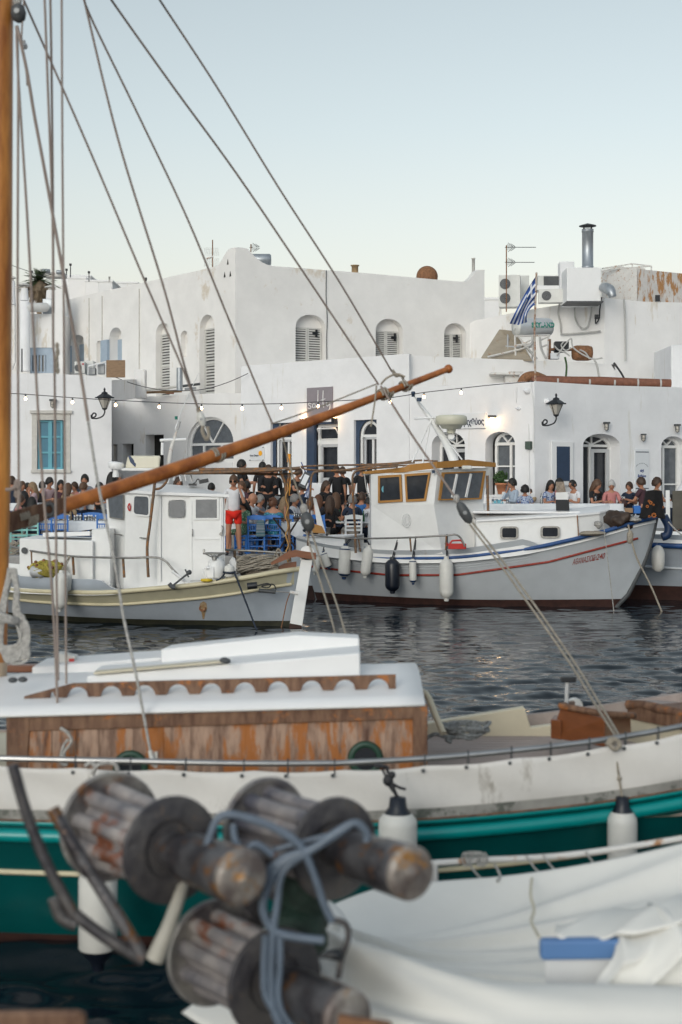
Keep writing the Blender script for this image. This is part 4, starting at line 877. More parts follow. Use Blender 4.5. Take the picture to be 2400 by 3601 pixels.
# ================= BOATS =================
def interp(tab, x):
    if x <= tab[0][0]: return tab[0][1]
    for (a, b), (c, d) in zip(tab, tab[1:]):
        if x <= c:
            k = (x - a) / (c - a); return b + (d - b) * k
    return tab[-1][1]
def smooth(tab):
    """smoothed table lookup"""
    xs = [a for a, _ in tab]; ys = [b for _, b in tab]
    def f(x):
        x = min(max(x, xs[0]), xs[-1]); w = (xs[-1] - xs[0]) * .05
        return sum(interp(tab, x + w * k) for k in (-1, -.5, 0, .5, 1)) / 5
    return f
class Hull:
    def __init__(s, S, B, Bm, sheer, xs, xb, pw=.62, wl=.72, fin=.5):
        s.S = V(S); s.B = V(B); s.ex = (s.B - s.S).normalized(); s.L = (s.B - s.S).length; s.n = V((s.ex.y, -s.ex.x))
        if s.n.y > 0: s.n = -s.n
        s.Bm = Bm; s.sh = smooth(sheer); s.xs = xs; s.xb = xb; s.pw = pw; s.wl = wl; s.fin = fin
    def W(s, l, w_, z):
        p = s.S + s.ex * l + s.n * w_; return V((p.x, p.y, z))
    def hb(s, t, z, off=0):
        zs = s.sh(t); k = min(max(z / zs, -.6), 1.15)
        e = math.sin(math.pi * min(max(t, 0), 1)) ** (s.pw + s.fin * (1 - max(k, 0)) * .8)
        g = s.wl + (1 - s.wl) * (max(k, 0) ** .8) if k > 0 else s.wl * max(0, 1 - (k / -.6) ** 2) ** .5
        return s.Bm * e * g + off
    def p(s, t, z, side=1, off=0):
        a, b = interp(s.xs, z), interp(s.xb, z) + s.L
        return s.W(a + (b - a) * t, side * s.hb(t, z, off if .004 < t < .996 else 0), z)
    def near(s, u, z, off=0):
        """point on the near side seen at pixel column u at height z"""
        lo, hi = 0.0, 1.0; f = lambda t: (lambda q: 1200 + q.x / q.y * F)(s.p(t, z, 1, off))
        inc = f(.9) > f(.1)
        for _ in range(30):
            m_ = (lo + hi) / 2
            if (f(m_) < u) == inc: lo = m_
            else: hi = m_
        return s.p(lo, z, 1, off), lo
    def strake(s, par, name, zf, r, m, t0=0.0, t1=1.0, off=0, n=60, sides=(1, -1), flat=1):
        for sd_ in sides:
            b = MB(); ts = [t0 + (t1 - t0) * i / n for i in range(n + 1)]
            b.tube([s.p(t, zf(t), sd_, off) for t in ts], r, 8); b.build(name, m, par)
def make_hull(root, h, top, af, mats, deckz, deckm, inner=None, t0=0, nt=70, th=.05):
    """outer shell, inner bulwark with cap, deck"""
    b = MB(); zl = lambda t: [-.45, -.3, -.12, af(t) - .02, af(t)] + [af(t) + (top(t) - af(t)) * k / 8 for k in range(1, 9)]
    ts = [t0 + (1 - t0) * .5 * (1 - math.cos(math.pi * i / nt)) for i in range(nt + 1)]
    for sd_ in (1, -1):
        vs = [h.p(t, z, sd_) for t in ts for z in zl(t)]; k = 13
        b.add(vs, [(i * k + j, (i + 1) * k + j, (i + 1) * k + j + 1, i * k + j + 1) for i in range(nt) for j in range(4)], True, 1)
        b.add(vs, [(i * k + j, (i + 1) * k + j, (i + 1) * k + j + 1, i * k + j + 1) for i in range(nt) for j in range(4, k - 1)], True, 0)
    b.build('hull', mats, root, weld=True)
    b = MB()
    for sd_ in (1, -1):
        A = [h.p(t, top(t), sd_) for t in ts]; B = []
        for t in ts: w_ = max(h.hb(t, top(t)) - th, 0); q = h.p(t, top(t), sd_); B.append(q - (V((h.n.x, h.n.y, 0)) * sd_ * min(th, h.hb(t, top(t)))))
        C = [V((q.x, q.y, deckz(t))) for q, t in zip(B, ts)]; k = len(ts)
        b.add(A + B + C, [(i, i + 1, k + i + 1, k + i) for i in range(k - 1)] + [(k + i, k + i + 1, 2 * k + i + 1, 2 * k + i) for i in range(k - 1)], False)
    b.build('bulwark', inner or mats[0], root)
    b = MB(); A = [h.p(t, top(t), 1) - V((h.n.x, h.n.y, 0)) * th * .5 for t in ts]; B = [h.p(t, top(t), -1) + V((h.n.x, h.n.y, 0)) * th * .5 for t in ts]
    A = [V((q.x, q.y, deckz(t))) for q, t in zip(A, ts)]; B = [V((q.x, q.y, deckz(t))) for q, t in zip(B, ts)]; k = len(ts)
    b.add(A + B, [(i, i + 1, k + i + 1, k + i) for i in range(k - 1)]); b.build('deck', deckm, root)
M['hullw'] = mat('white_hull', (.52, .55, .58), .38, var=.1, scale=2.2, spots=((.42, .4, .38), 1.6, .66, (1, 1, .6)), bump=.12, bscale=5)
M['hullg'] = mat('greyish_hull', (.38, .42, .47), .4, var=.14, scale=2, spots=((.36, .33, .28), 2, .68, (1, 1, .6)), bump=.12, bscale=5)
M['antif'] = mat('antifouling', (.06, .022, .016), .7, var=.5, scale=6)
M['antid'] = mat('slimy_waterline', (.03, .03, .015), .7, var=.5, scale=8)
M['cream'] = mat('cream_paint', (.60, .54, .37), .4, var=.12, scale=4, spots=((.4, .28, .14), 5, .7, (1, 1, .5)))
M['creamd'] = mat('cream_side', (.46, .43, .31), .4, var=.12, scale=4)
M['blue'] = mat('blue_strake', (.022, .085, .26), .5, var=.3, scale=9, spots=((.4, .42, .45), 14, .66, (1, 1, 1)))
M['red'] = mat('red_strake', (.32, .035, .02), .5, var=.3, scale=9)
M['rpipe'] = mat('rust_pipe', (.22, .14, .09), .6, metal=.3, var=.4, scale=16, spots=((.3, .13, .04), 12, .52, (1, 1, 1)))
M['galv'] = mat('galvanised', (.34, .33, .31), .45, metal=.6, var=.3, scale=14)
M['varn'] = mat('varnished_wood', (.22, .075, .028), .35, var=.3, scale=5, stretch=(1, 1, 4))
M['rope'] = mat('old_rope', (.42, .37, .3), .9, var=.35, scale=40, bump=.6, bscale=120)
M['ropew'] = mat('white_rope', (.55, .53, .5), .9, var=.45, scale=45, bump=.6, bscale=120)
M['fendw'] = mat('white_fender', (.66, .65, .61), .45, var=.1, scale=6, spots=((.42, .36, .25), 5, .62, (1, 1, .7)))
M['fendn'] = mat('navy_fender', (.008, .012, .022), .35, var=.3)
M['dkred'] = mat('red_can', (.5, .02, .015), .4, var=.1)
M['net'] = mat('net_heap', (.42, .34, .27), .9, var=.5, scale=22, bump=1, bscale=60)
M['glassb'] = glassy('wheelhouse_glass', .12, (.42, .5, .52))
def fender(u, vt, vb, Y, rpx, label, style='white', rope_to=None, lean=0, rope_m=None, group='fenders hanging along the boats'):
    top, bot = P(u - lean / 2, vt, Y), P(u + lean / 2, vb, Y); ax = bot - top; L_ = ax.length; r = rpx / F * Y
    root = empty('fender', top, label, 'fender', group)
    body = {'white': M['fendw'], 'cream': M['fendw'], 'navy': M['fendn'], 'blueend': M['fendw']}[style]; e = r * .9
    b = MB(); b.lathe([(r * .3, L_ * .03), (r * .55, L_ * .06), (r * .9, L_ * .13), (r, L_ * .2), (r, L_ * .8), (r * .9, L_ * .87), (r * .55, L_ * .94), (r * .3, L_ * .97)], top, ax, n=18); bd = b.build('body', body, root)
    em = M['blue2'] if style == 'blueend' else body
    b = MB()
    if style == 'blueend': b.lathe([(r * .2, 0), (r * .35, L_ * .04), (r * .98, L_ * .14), (r * 1.01, L_ * .15)], top, ax, n=18)
    b.lathe([(r * .3, -L_ * .03), (r * .36, 0), (r * .36, L_ * .05)], top, ax, n=10); b.build('eyelet', em, root)
    b = MB()
    if style in ('blueend', 'bluetip'): b.lathe([(r * 1.01, L_ * .86), (r * .98, L_ * .87), (r * .35, L_ * .97), (r * .2, L_)], top, ax, n=18)
    b.lathe([(r * .36, L_ * .95), (r * .36, L_), (r * .3, L_ * 1.03)], top, ax, n=10); b.build('eyelet', em, root)
    if rope_to is not None:
        a = P(*rope_to) if not isinstance(rope_to, V) else rope_to; b = MB(); b.tube(sag(top + V((0, 0, .02)), a, 0, 3), .013, 5); b.ball(a, .03, 8, 6); b.tube(sag(top + V((.03, 0, .02)), a + V((.01, 0, -.02)), .01, 3), .009, 5); b.build('lanyard', rope_m or M['cable'], root)
    return root
M['blue2'] = mat('blue_rubber', (.015, .04, .11), .45, var=.2)
def pane_frame(par, pts, th_, fm, gm, name='window', fr=.05, nrm=None, frame_name='frame', gl=True):
    """window from 4+ coplanar points: glass inside, frame tube-strips round the edge"""
    pts = [V(p) for p in pts]; n = nrm or (pts[1] - pts[0]).cross(pts[2] - pts[0]).normalized()
    if n.y > 0: n = -n
    c = sum(pts, V()) / len(pts); b = MB(); b.slab([c + (p - c) * .98 + n * .006 for p in pts], n, .006); w_ = b.build(name, gm, par)
    b = MB(); k = len(pts); inn = [c + (p - c) * (1 - fr / (p - c).length * 1.3) for p in pts]
    vs = [p + n * th_ for p in pts] + [p + n * th_ for p in inn] + [p + n * .001 for p in pts] + [p + n * .001 for p in inn]
    b.add(vs, [(i, (i + 1) % k, k + (i + 1) % k, k + i) for i in range(k)] + [(i, (i + 1) % k, 2 * k + (i + 1) % k, 2 * k + i) for i in range(k)] + [(k + i, k + (i + 1) % k, 3 * k + (i + 1) % k, 3 * k + i) for i in range(k)])
    b.build(frame_name, fm, w_); return w_
def rrect(p00, p10, p11, p01, r=.2, n=4):
    """rounded quad in 3D, corners bl, br, tr, tl; r fraction"""
    q = [V(p) for p in (p00, p10, p11, p01)]; out_ = []
    for i in range(4):
        c = q[i]; a = c.lerp(q[i - 1], r); b = c.lerp(q[(i + 1) % 4], r)
        for k in range(n + 1): t = k / n; out_.append(a.lerp(c, t).lerp(c.lerp(b, t), t))
    return out_
# ---------- right boat (blue and red strakes) ----------
HR = Hull((-.62, 31.15), (5.75, 29.35), 1.2, [(0, 1.22), (.1, 1.1), (.3, 1.0), (.5, 1.04), (.7, 1.24), (.85, 1.52), (1, 1.9)], [(-.4, .25), (0, .1), (.5, -.1), (1.4, -.38)], [(-.4, -.3), (0, -.05), (.25, .18), (.9, .5), (1.4, .66), (2, .78)], pw=.5, wl=.5, fin=.55)
rb = empty('fishing_boat', HR.W(3.2, 0, 0), 'white fishing boat with blue and red strakes and ochre wheelhouse roof', 'boat')
ORG[rb.name] = V(rb.location)
topR = lambda t: HR.sh(t) + (interp([(0, .17), (.15, .14), (.55, .16), (.68, .2), (.72, .02), (1, .02)], t))
make_hull(rb, HR, topR, lambda t: .13 + .06 * abs(t - .5), [M['hullw'], M['antif']], lambda t: HR.sh(t) - .12, M['greyw'], M['white'])
HR.strake(rb, 'blue_strake', lambda t: HR.sh(t) - .02, .042, M['blue'], .02, 1, .005)
HR.strake(rb, 'red_strake', lambda t: interp([(0, .74), (.3, .62), (.5, .66), (.75, .95), (1, 1.5)], t), .024, M['red'], .03, .965, .008)
for k in (.10, .15, .2): HR.strake(rb, 'moulding', lambda t: HR.sh(t) - .05 - k, .007, M['hullw'], .05, .7, .002)
b = MB(); b.tube([HR.W(interp(HR.xb, z) + HR.L, 0, z) for z in (-.3, 0, .25, .6, .9, 1.2, 1.5, 1.8, 1.98)], .05, 6); b.build('stem', M['greyd'], rb)
b = MB() # rudder and sternpost
b.hexa([HR.W(-.42, .03, -.3), HR.W(.1, .03, -.3), HR.W(.1, -.03, -.3), HR.W(-.42, -.03, -.3), HR.W(-.36, .03, .3), HR.W(.0, .03, .3), HR.W(0, -.03, .3), HR.W(-.36, -.03, .3)]); b.build('rudder', M['antif'], rb)
b = MB(); b.hexa([HR.W(-.36, .03, .3), HR.W(0, .03, .3), HR.W(0, -.03, .3), HR.W(-.36, -.03, .3), HR.W(-.5, .03, .95), HR.W(-.2, .03, .95), HR.W(-.2, -.03, .95), HR.W(-.5, -.03, .95)]); b.build('rudder_head', M['hullw'], rb)
# raised white stern well coaming
b = MB(); o = []
for i in range(25):
    a = math.pi * (.5 + i / 24); o.append(HR.W(.95 + .95 * math.cos(a) * 1.15, .78 * math.sin(a), 1.42 + .04 * math.cos(a)))
o2 = [q - V((0, 0, .35)) for q in o]; b.add(o + o2, [(i, i + 1, 26 + i, 25 + i) for i in range(24)], True); b.slab(o, (0, 0, -1), .03); b.build('stern_coaming', M['whitec'], rb)
b = MB(); b.hexa([P(1120, 1880, 31), P(1148, 1880, 31), P(1148, 1880, 31.1), P(1120, 1880, 31.1), P(1102, 1752, 31), P(1112, 1752, 31), P(1112, 1752, 31.1), P(1102, 1752, 31.1)]); b.build('stern_post', M['white'], rb, bevel=.015)
b = MB(); b.hexa([P(1145, 1876, 30.9), P(1146 - 45, 1876, 30.9), P(1101, 1876, 31.2), P(1146, 1876, 31.2), P(1140, 1846, 30.9), P(1098, 1840, 30.9), P(1098, 1840, 31.2), P(1140, 1846, 31.2)])
b = MB(); b.hexa([P(1098, 1874, 30.9), P(1146, 1876, 30.9), P(1146, 1876, 31.3), P(1098, 1874, 31.3), P(1098, 1840, 30.9), P(1132, 1850, 30.9), P(1132, 1850, 31.3), P(1098, 1840, 31.3)]); b.build('tiller_box', M['gold'], rb, bevel=.01)
# wheelhouse
yN, yC, yF = 29.75, 29.05, 30.0
def wh(u, v, Y): return P(u, v, Y)
zb = 1.0
A0, A1 = wh(1305, 1668, yN), wh(1541, 1652, yC); B0, B1_ = wh(1306, 1775, yN), wh(1527, 1775, yC); C0, C1 = V((B0.x, B0.y, zb)), wh(1556, 1948, yC + .05); D1, D2 = wh(1718, 1645, yF), wh(1700, 1769, yF); D3 = V((wh(1716, 1940, yF).x, yF, zb))
E1, E2, E3 = [V((q.x, q.y + 1.55, q.z)) for q in (A0, B0, C0)]; F1_, F2_ = D1 + V((-.5, .95, 0)), D2 + V((-.5, .95, 0)); F3_ = V((F2_.x, F2_.y, zb))
b = MB(); b.add([A0, A1, D1, F1_, E1, B0, B1_, D2, F2_, E2, C0, C1, D3, F3_, E3], [(0, 1, 6, 5), (1, 2, 7, 6), (2, 3, 8, 7), (3, 4, 9, 8), (4, 0, 5, 9), (5, 6, 11, 10), (6, 7, 12, 11), (7, 8, 13, 12), (8, 9, 14, 13), (9, 5, 10, 14)])
b.build('wheelhouse', M['white'], rb)
def quadpt(a, b_, c, d, u, v): return a.lerp(b_, u).lerp(d.lerp(c, u), v)
for us in (((1332, 1769), (1418, 1764), (1413, 1668), (1332, 1673)), ((1430, 1765), (1500, 1762), (1516, 1661), (1425, 1667))):
    pts = []
    for (u, v) in us:
        t = (u - 1305) / 236; Yy = 1 / ((1 - t) / yN + t / yC); pts.append(P(u, v, Yy - .035))
    wn = pane_frame(rb, pts, .03, M['gold'], M['glassd'], fr=.05)
b = MB(); c = P(1357, 1720, 29.57); b.lathe([(.085, 0), (.085, .004)], c, (-.05, -1, 0), n=20); b.build('sticker', M['aqua'], wn)
pts = []
for (u, v) in ((1541, 1760), (1692, 1756), (1707, 1656), (1554, 1661)):
    t = (u - 1541) / 177; pts.append(P(u, v, 1 / ((1 - t) / yC + t / yF) - .03))
wn = pane_frame(rb, pts, .025, M['gold'], M['glassg'], fr=.055)
for t in (.32, .64):
    b = MB(); a_, b2_ = pts[0].lerp(pts[1], t), pts[3].lerp(pts[2], t + .02); b.tube([a_ + V((0, -.02, .05)), b2_ + V((0, -.02, -.05))], .035, 4, False); b.build('mullion', M['white'], wn)
b = MB() # roof with ochre fascia
Tn = [(1277, 1658, 29.9), (1422, 1643, 29.35), (1441, 1633, 29.3), (1537, 1624, 28.9), (1648, 1616, 29.4), (1745, 1627, 30.0)]; Ln = [(1277, 1667, 29.9), (1422, 1661, 29.35), (1441, 1658, 29.3), (1537, 1647, 28.9), (1648, 1639, 29.4), (1745, 1642, 30.0)]
T_ = [P(*q) for q in Tn]; L2 = [P(*q) for q in Ln]; back = [V((q.x, q.y + 1.9 * (1 - .3 * i / 5), q.z)) for i, q in enumerate(T_)]; k = 6
b.add(T_ + L2, [(i, i + 1, k + i + 1, k + i) for i in range(5)]); backl = [q - V((0, 0, .08)) for q in back]; b.add(back + backl, [(i, i + 1, k + i + 1, k + i) for i in range(5)])
b.add([T_[0], L2[0], back[0], backl[0], T_[5], L2[5], back[5], backl[5]], [(0, 1, 3, 2), (4, 5, 7, 6)])
rfp = b.build('fascia', M['gold'], rb); b = MB(); b.add([q - V((0, 0, .01)) for q in T_ + back], [(i, i + 1, k + i + 1, k + i) for i in range(5)]); b.add([q + V((0, .03, .02)) for q in L2] + backl, [(i, i + 1, k + i + 1, k + i) for i in range(5)]); b.build('roof', M['whitec'], rb)
b = MB(); c = P(1642, 1644, 29.3); b.box(c, (.2, .1, .08)); b.build('deck_light', M['acw'], rb, bevel=.02)
b = MB(); c = P(1429, 1829, 29.3); b.tube([c + V((.095 * math.cos(a) * .95, -.0 - .28 * .095 * math.cos(a) * -1, .13 * math.sin(a))) for a in [i * .26 for i in range(24)]], .008, 5, closed=True); b.tube([c + V((.05 * math.cos(a), 0, .085 * math.sin(a))) for a in [i * .26 for i in range(24)]], .006, 5, closed=True); b.build('round_moulding', M['white'], rb)
b = MB(); b.box(P(1525, 1659, 28.95), (.06, .04, .06)); b.build('side_light', M['navy'], rb)
# forward trunk cabin
tr = [P(1676, 1828, 29.25), P(1860, 1817, 29.1), P(2032, 1808, 29.0), P(2110, 1800, 29.15), P(2145, 1790, 29.4)]; bt = [V((q.x, q.y, 1.05)) for q in tr]; bk = [V((q.x, q.y + [1.5, 1.4, 1.1, .7, .1][i], q.z + .02)) for i, q in enumerate(tr)]; bkb = [V((q.x, q.y, 1.05)) for q in bk]
mid = [a.lerp(c_, .5) + V((0, 0, .10)) for a, c_ in zip(tr, bk)]
b = MB(); k = 5; b.add(tr + bt, [(i, i + 1, k + i + 1, k + i) for i in range(4)]); b.add(bk + bkb, [(i, i + 1, k + i + 1, k + i) for i in range(4)]); b.add([tr[0], bk[0], bkb[0], bt[0]], [(0, 1, 2, 3)]); b.build('trunk_cabin', M['white'], rb, weld=True)
b = MB(); tro = [q + V((0, -.05, .0)) for q in tr]; b.add(tro + mid + bk, [(i, i + 1, k + i + 1, k + i) for i in range(4)] + [(k + i, k + i + 1, 2 * k + i + 1, 2 * k + i) for i in range(4)], True); b.add(tro + [q - V((0, 0, .04)) for q in tro], [(i, i + 1, k + i + 1, k + i) for i in range(4)]); b.build('cabin_top', M['whitec'], rb)
b = MB(); b.box(P(1850, 1800, 29.7), (2.2, 1.0, .05), rz=-.1); b.build('hatch', M['whitec'], rb, bevel=.02)
for (u0, u1, v0, v1, Y) in ((1760, 1824, 1851, 1896, 29.14), (1902, 1970, 1850, 1892, 29.02)):
    pane_frame(rb, rrect(P(u0, v1, Y), P(u1, v1, Y - .03), P(u1, v0, Y - .03), P(u0, v0, Y), .22), .02, M['galv'], M['glassd'], fr=.035)
b = MB(); b.tube([P(2031, 1812, 28.95), P(2036, 1890, 28.95)], .012, 5); b.build('rust_trim', M['rust'], rb)
# raised washboard
w0 = [HR.near(u, z, .0)[0] for u, z in ((1640, 1.25), (1760, 1.29), (1880, 1.36), (1975, 1.44), (2003, 1.36))]
# rails, posts and canopy frame
b = MB(); rl = catm([P(1078, 1877, 30.7), P(1170, 1890, 30.0), P(1255, 1894, 29.6), P(1420, 1891, 28.8), P(1570, 1883, 28.45), P(1602, 1880, 28.4), P(1622, 1893, 28.4), P(1636, 1922, 28.4)]); b.tube(rl, .02, 7); b.build('hand_rail', M['galv'], rb)
for (a_, c_, Y, r_) in (((1443, 1893), (1447, 1940), 28.8, .02), ((1250, 1895), (1252, 1945), 29.6, .03), ((1262, 1895), (1268, 1940), 29.7, .016), ((1570, 1884), (1568, 1935), 28.45, .015)):
    b = MB(); b.tube([P(*a_, Y), P(*c_, Y)], r_, 6); b.build('stanchion', M['rpipe'], rb)
for (pts, Y, r_) in (([(1083, 1925), (1090, 1790), (1094, 1700), (1100, 1668), (1120, 1658), (1220, 1652), (1330, 1636), (1460, 1626)], 29.9, .024), ([(1252, 1890), (1243, 1760), (1240, 1690), (1246, 1664), (1268, 1652), (1330, 1645), (1400, 1640)], 29.3, .024),
                     ([(1058, 1641), (1130, 1637), (1280, 1634), (1400, 1628), (1470, 1619), (1540, 1622)], 30.3, .02), ([(1060, 1643), (1090, 1652), (1240, 1655)], 30.3, .018), ([(1268, 1637), (1440, 1637)], 30.6, .018), ([(1396, 1632), (1396, 1648)], 29.8, .016)):
    b = MB(); b.tube(catm([P(u, v, Y) for u, v in pts], 4), r_, 7); b.build('canopy_frame', M['rpipe'], rb)
b = MB(); b.tube(catm([P(1282, 1666, 29.2), P(1290, 1720, 29.2), P(1305, 1760, 29.2)]), .012, 5); b.build('cord', M['cablew'], rb)
b = MB(); b.tube([P(1715, 1672, 29.6), P(1718, 1812, 29.6)], .03, 7); b.build('davit_post', M['rpipe'], rb)
# radar arch
ma = empty('x', (0, 0, 0)); bpy.data.objects.remove(ma)
b = MB(); arch = [P(1598, 1622, 29.6), P(1585, 1590, 29.6), P(1565, 1548, 29.6), P(1540, 1510, 29.6), P(1515, 1472, 29.6), P(1492, 1442, 29.6), P(1474, 1416, 29.6), P(1466, 1402, 29.6)]
b.tube(catm(arch, 3), [.11 - .088 * i / 21 for i in range(22)], 6); mm_ = b.build('radar_mast', M['white'], rb)
b = MB(); b.tube([P(1458, 1472, 29.55), P(1540, 1468, 29.55)], .022, 8)
for A_, B_ in (((1516, 1478), (1450, 1625)), ((1516, 1478), (1487, 1628)), ((1570, 1542), (1626, 1616)), ((1500, 1452), (1452, 1385))): b.tube([P(*A_, 29.55), P(*B_, 29.5)], .016, 5)
b.build('stay', M['whitec'], mm_)
b = MB(); b.lathe([(.035, 0), (.035, .05), (.045, .05), (.045, .1), (.03, .11)], P(1454, 1395, 29.5), n=10); b.lathe([(.05, 0), (.055, .07), (.04, .075)], P(1475, 1411, 29.4), n=10); b.build('navigation_light', M['navy'], mm_)
c = P(1588, 1500, 29.4); b = MB(); b.lathe([(.08, -.14), (.1, -.05), (.2, -.04), (.23, .02), (.30, .03), (.325, .05), (.33, .17), (.315, .215), (.25, .235), (0, .24)], c + V((0, 0, .0)), n=30)
rd = b.build('radar_dome', mat('yellowed_plastic', (.62, .60, .48), .4, var=.06), rb); b = MB(); b.tube([c + V((0, 0, -.2)), P(1592, 1540, 29.5)], .07, 8); b.build('bracket', M['white'], rd)
# bow fittings
b = MB(); c = P(1977, 1795, 29.2); b.hexa([P(1957, 1796, 29.1), P(2004, 1796, 29.1), P(2004, 1796, 29.3), P(1957, 1796, 29.3), P(1955, 1757, 29.1), P(2002, 1757, 29.1), P(2002, 1757, 29.3), P(1955, 1757, 29.3)]); sp = b.build('samson_post', M['black'], rb)
b = MB(); b.hexa([P(1956, 1757, 29.1), P(2000, 1757, 29.1), P(2000, 1757, 29.3), P(1956, 1757, 29.3), P(1955, 1732, 29.1), P(1998, 1730, 29.1), P(1998, 1730, 29.3), P(1955, 1732, 29.3)]); b.build('white_band', M['white'], sp)
b = MB(); b.hexa([P(1958, 1731, 29.12), P(1992, 1731, 29.12), P(1992, 1731, 29.28), P(1958, 1731, 29.28), P(1956, 1694, 29.12), P(1984, 1694, 29.12), P(1984, 1694, 29.28), P(1956, 1694, 29.28)]); b.build('wood_head', M['net'], sp)
def hulltext(txt, size, u0, z0, slope, sx, bold):
    o = text(txt, size, M['red'], rb, (0, 0, 0), (1, 0, 0), (0, 0, 1), sx=sx, bold=bold); t0 = HR.near(u0, z0)[1]
    for v in o.data.vertices: c = v.co + ORG[rb.name]; v.co = HR.p(t0 + c.x / HR.L, z0 + slope * c.x + c.z, 1, .008 - c.y * .3) - ORG[rb.name]
hulltext('ΑΘΑΝΑΣΙΟΣ', .17, 2014, .88, .25, .37, .001); hulltext('ΝΠ', .10, 2083, .965, .25, .5, .001); hulltext('240', .175, 2098, .98, .25, .52, .002)
# cloth with orange flowers over the stem head
b = MB(); pts = []
for i in range(13):
    for j in range(15):
        s_ = i / 12; t = j / 14; u = 2272 + 58 * s_ + (-24 + 36 * s_) * t ** 1.2; v = 1727 + 96 * t + 3 * math.sin(s_ * 9) * t - 4 * math.sin(s_ * 3.1)
        pts.append(P(u, v, 28.75 - .18 * math.sin(s_ * 3.14) - .05 * math.sin(s_ * 14 + t * 3) * t))
b.add(pts, [(i * 15 + j, (i + 1) * 15 + j, (i + 1) * 15 + j + 1, i * 15 + j + 1) for i in range(12) for j in range(14)], True)
cl = b.build('draped_cloth', mat('black_cloth', (.012, .011, .012), .95, var=.4, scale=20), at=P(2300, 1822, 28.75)); md = cl.modifiers.new('s', 'SOLIDIFY'); md.thickness = .012
tag(cl, 'black cloth with orange flowers draped over the bow head', 'cloth')
b = MB()
for (u, v, r_) in ((2290, 1768, 7), (2278, 1781, 6), (2301, 1812, 10), (2334, 1783, 5), (2300, 1775, 4), (2285, 1816, 5), (2284, 1762, 5)):
    c = P(u, v, 28.53 if u < 2330 else 28.7)
    for k in range(8): a = k * .785; d = V((math.cos(a), 0, math.sin(a))) * r_ / F * 28.6; e = V((-d.z, 0, d.x)) * .28; b.add([c + d * .25, c + d * .7 + e, c + d, c + d * .7 - e], [(0, 1, 2, 3)])
b.build('flower_print', mat('orange_print', (.5, .16, .04), .9, var=.3), cl)
def blob(u, v, ru, rv, Y, m, name, label, cat, seed=0, dy=.3, strands=0, par=None, rough=.25):
    rng = random.Random(seed); c = P(u, v, Y); b = MB(); off = [(rng.uniform(-3, 3), rng.uniform(1, 4), rng.uniform(0, 6)) for _ in range(6)]
    fn = lambda d: 1 + rough * sum(math.sin(o[1] * 2 * (d.x * math.cos(o[0]) + d.y * math.sin(o[0])) + o[2] + d.z * o[1]) for o in off) / 4
    b.ball(c, (ru / F * Y, dy, rv / F * Y), 22, 14, fn)
    for k in range(strands):
        pts = []
        a0 = rng.uniform(0, 6.28); z0_ = rng.uniform(-.2, .95)
        for i in range(9):
            a = a0 + i * .3; zz = max(-.3, min(.98, z0_ + .1 * math.sin(i * 1.3 + k))); rr_ = math.sqrt(max(.02, 1 - zz * zz)) * 1.04; pts.append(c + V((math.cos(a) * rr_ * ru / F * Y, math.sin(a) * rr_ * dy, zz * rv / F * Y)))
        b.tube(catm(pts, 3), .012, 4)
    o = b.build(name, m, par, at=None if par else c)
    if not par: tag(o, label, cat)
    return o
blob(2180, 1828, 40, 30, 28.9, mat('brown_tarp', (.06, .035, .022), .6, var=.5), 'crumpled_tarp', 'dark brown crumpled tarp on the bow deck beside the flowered cloth', 'tarp', 3, rough=.45)
blob(2232, 1828, 22, 9, 28.8, M['ropew'], 'rope_coil', 'white rope heap under the flowered cloth', 'rope', 5, .2, 16)
blob(2085, 1876, 45, 8, 28.6, M['rope'], 'rope_coil', 'grey rope lying along the blue rail forward of the cabin', 'rope', 6, .15, 18)
blob(2105, 1845, 12, 12, 28.7, M['ropew'], 'rope_coil', 'small knotted white rope on a cleat near the bow', 'rope', 8, .1, 12)
for pts, m_, r_, lab in (([(2211, 1845), (2218, 1880), (2240, 1960), (2290, 2060), (2330, 2154)], 'rope', .02, 'thick mooring line running from the bow down into the water'), ([(2124, 1838), (2130, 1900), (2145, 2020), (2160, 2150)], 'ropew', .01, 'thin white line hanging from the bow into the water'),
                     ([(2352, 1835), (2375, 1860), (2420, 1900)], 'ropew', .016, 'pale mooring line crossing to the boat at the right edge')):
    Y = 28.3; b = MB(); b.tube(catm([P(u, v, Y) for u, v in pts]), r_, 6)
    if r_ == .02: b.lathe([(.02, 0), (.06, .04), (.065, .2), (.03, .26)], P(2216, 1912, 28.3), (0.05, 0, 1), n=10)
    tag(b.build('mooring_line', M[m_], at=P(pts[0][0], pts[0][1], Y)), lab, 'rope')
b = MB(); b.box((0, 0, 0), (.36, .18, .11)); b.tube([(-.14, 0, .05), (-.1, 0, .11), (.08, 0, .12), (.13, 0, .05)], .022, 6); b.lathe([(.03, 0), (.03, .07)], (-.18, 0, .02), (-.7, 0, .7), n=8)
o = b.build('fuel_can', M['dkred'], bevel=.03); o.location = P(1608, 1921, 28.6); tag(o, 'red fuel can lying on the side deck by the rail end', 'fuel can')
FD = [(1117, 1950, 2020, 13, 'slim white fender leaning at the stern of the blue-striped boat', 'white', (1095, 1878), -20), (1148, 1940, 2000, 14, 'short blue-tipped fender nearest the rudder', 'blueend', (1150, 1880), 22),
      (1213, 1915, 2034, 22, 'cream fender with blue cone ends, third from the stern', 'blueend', (1232, 1895), -6), (1291, 1920, 2030, 19, 'plain white fender between cone-ended and navy ones', 'white', (1290, 1895), -14),
      (1381, 1962, 2084, 26, 'big navy blue fender', 'navy', (1400, 1893), 0), (1453, 1962, 2054, 13, 'small slim white fender right of the navy one', 'blueend', (1463, 1890), 2), (1571, 1960, 2110, 25, 'largest white fender with a yellow stain under the rail end', 'white', (1573, 1883), 0)]
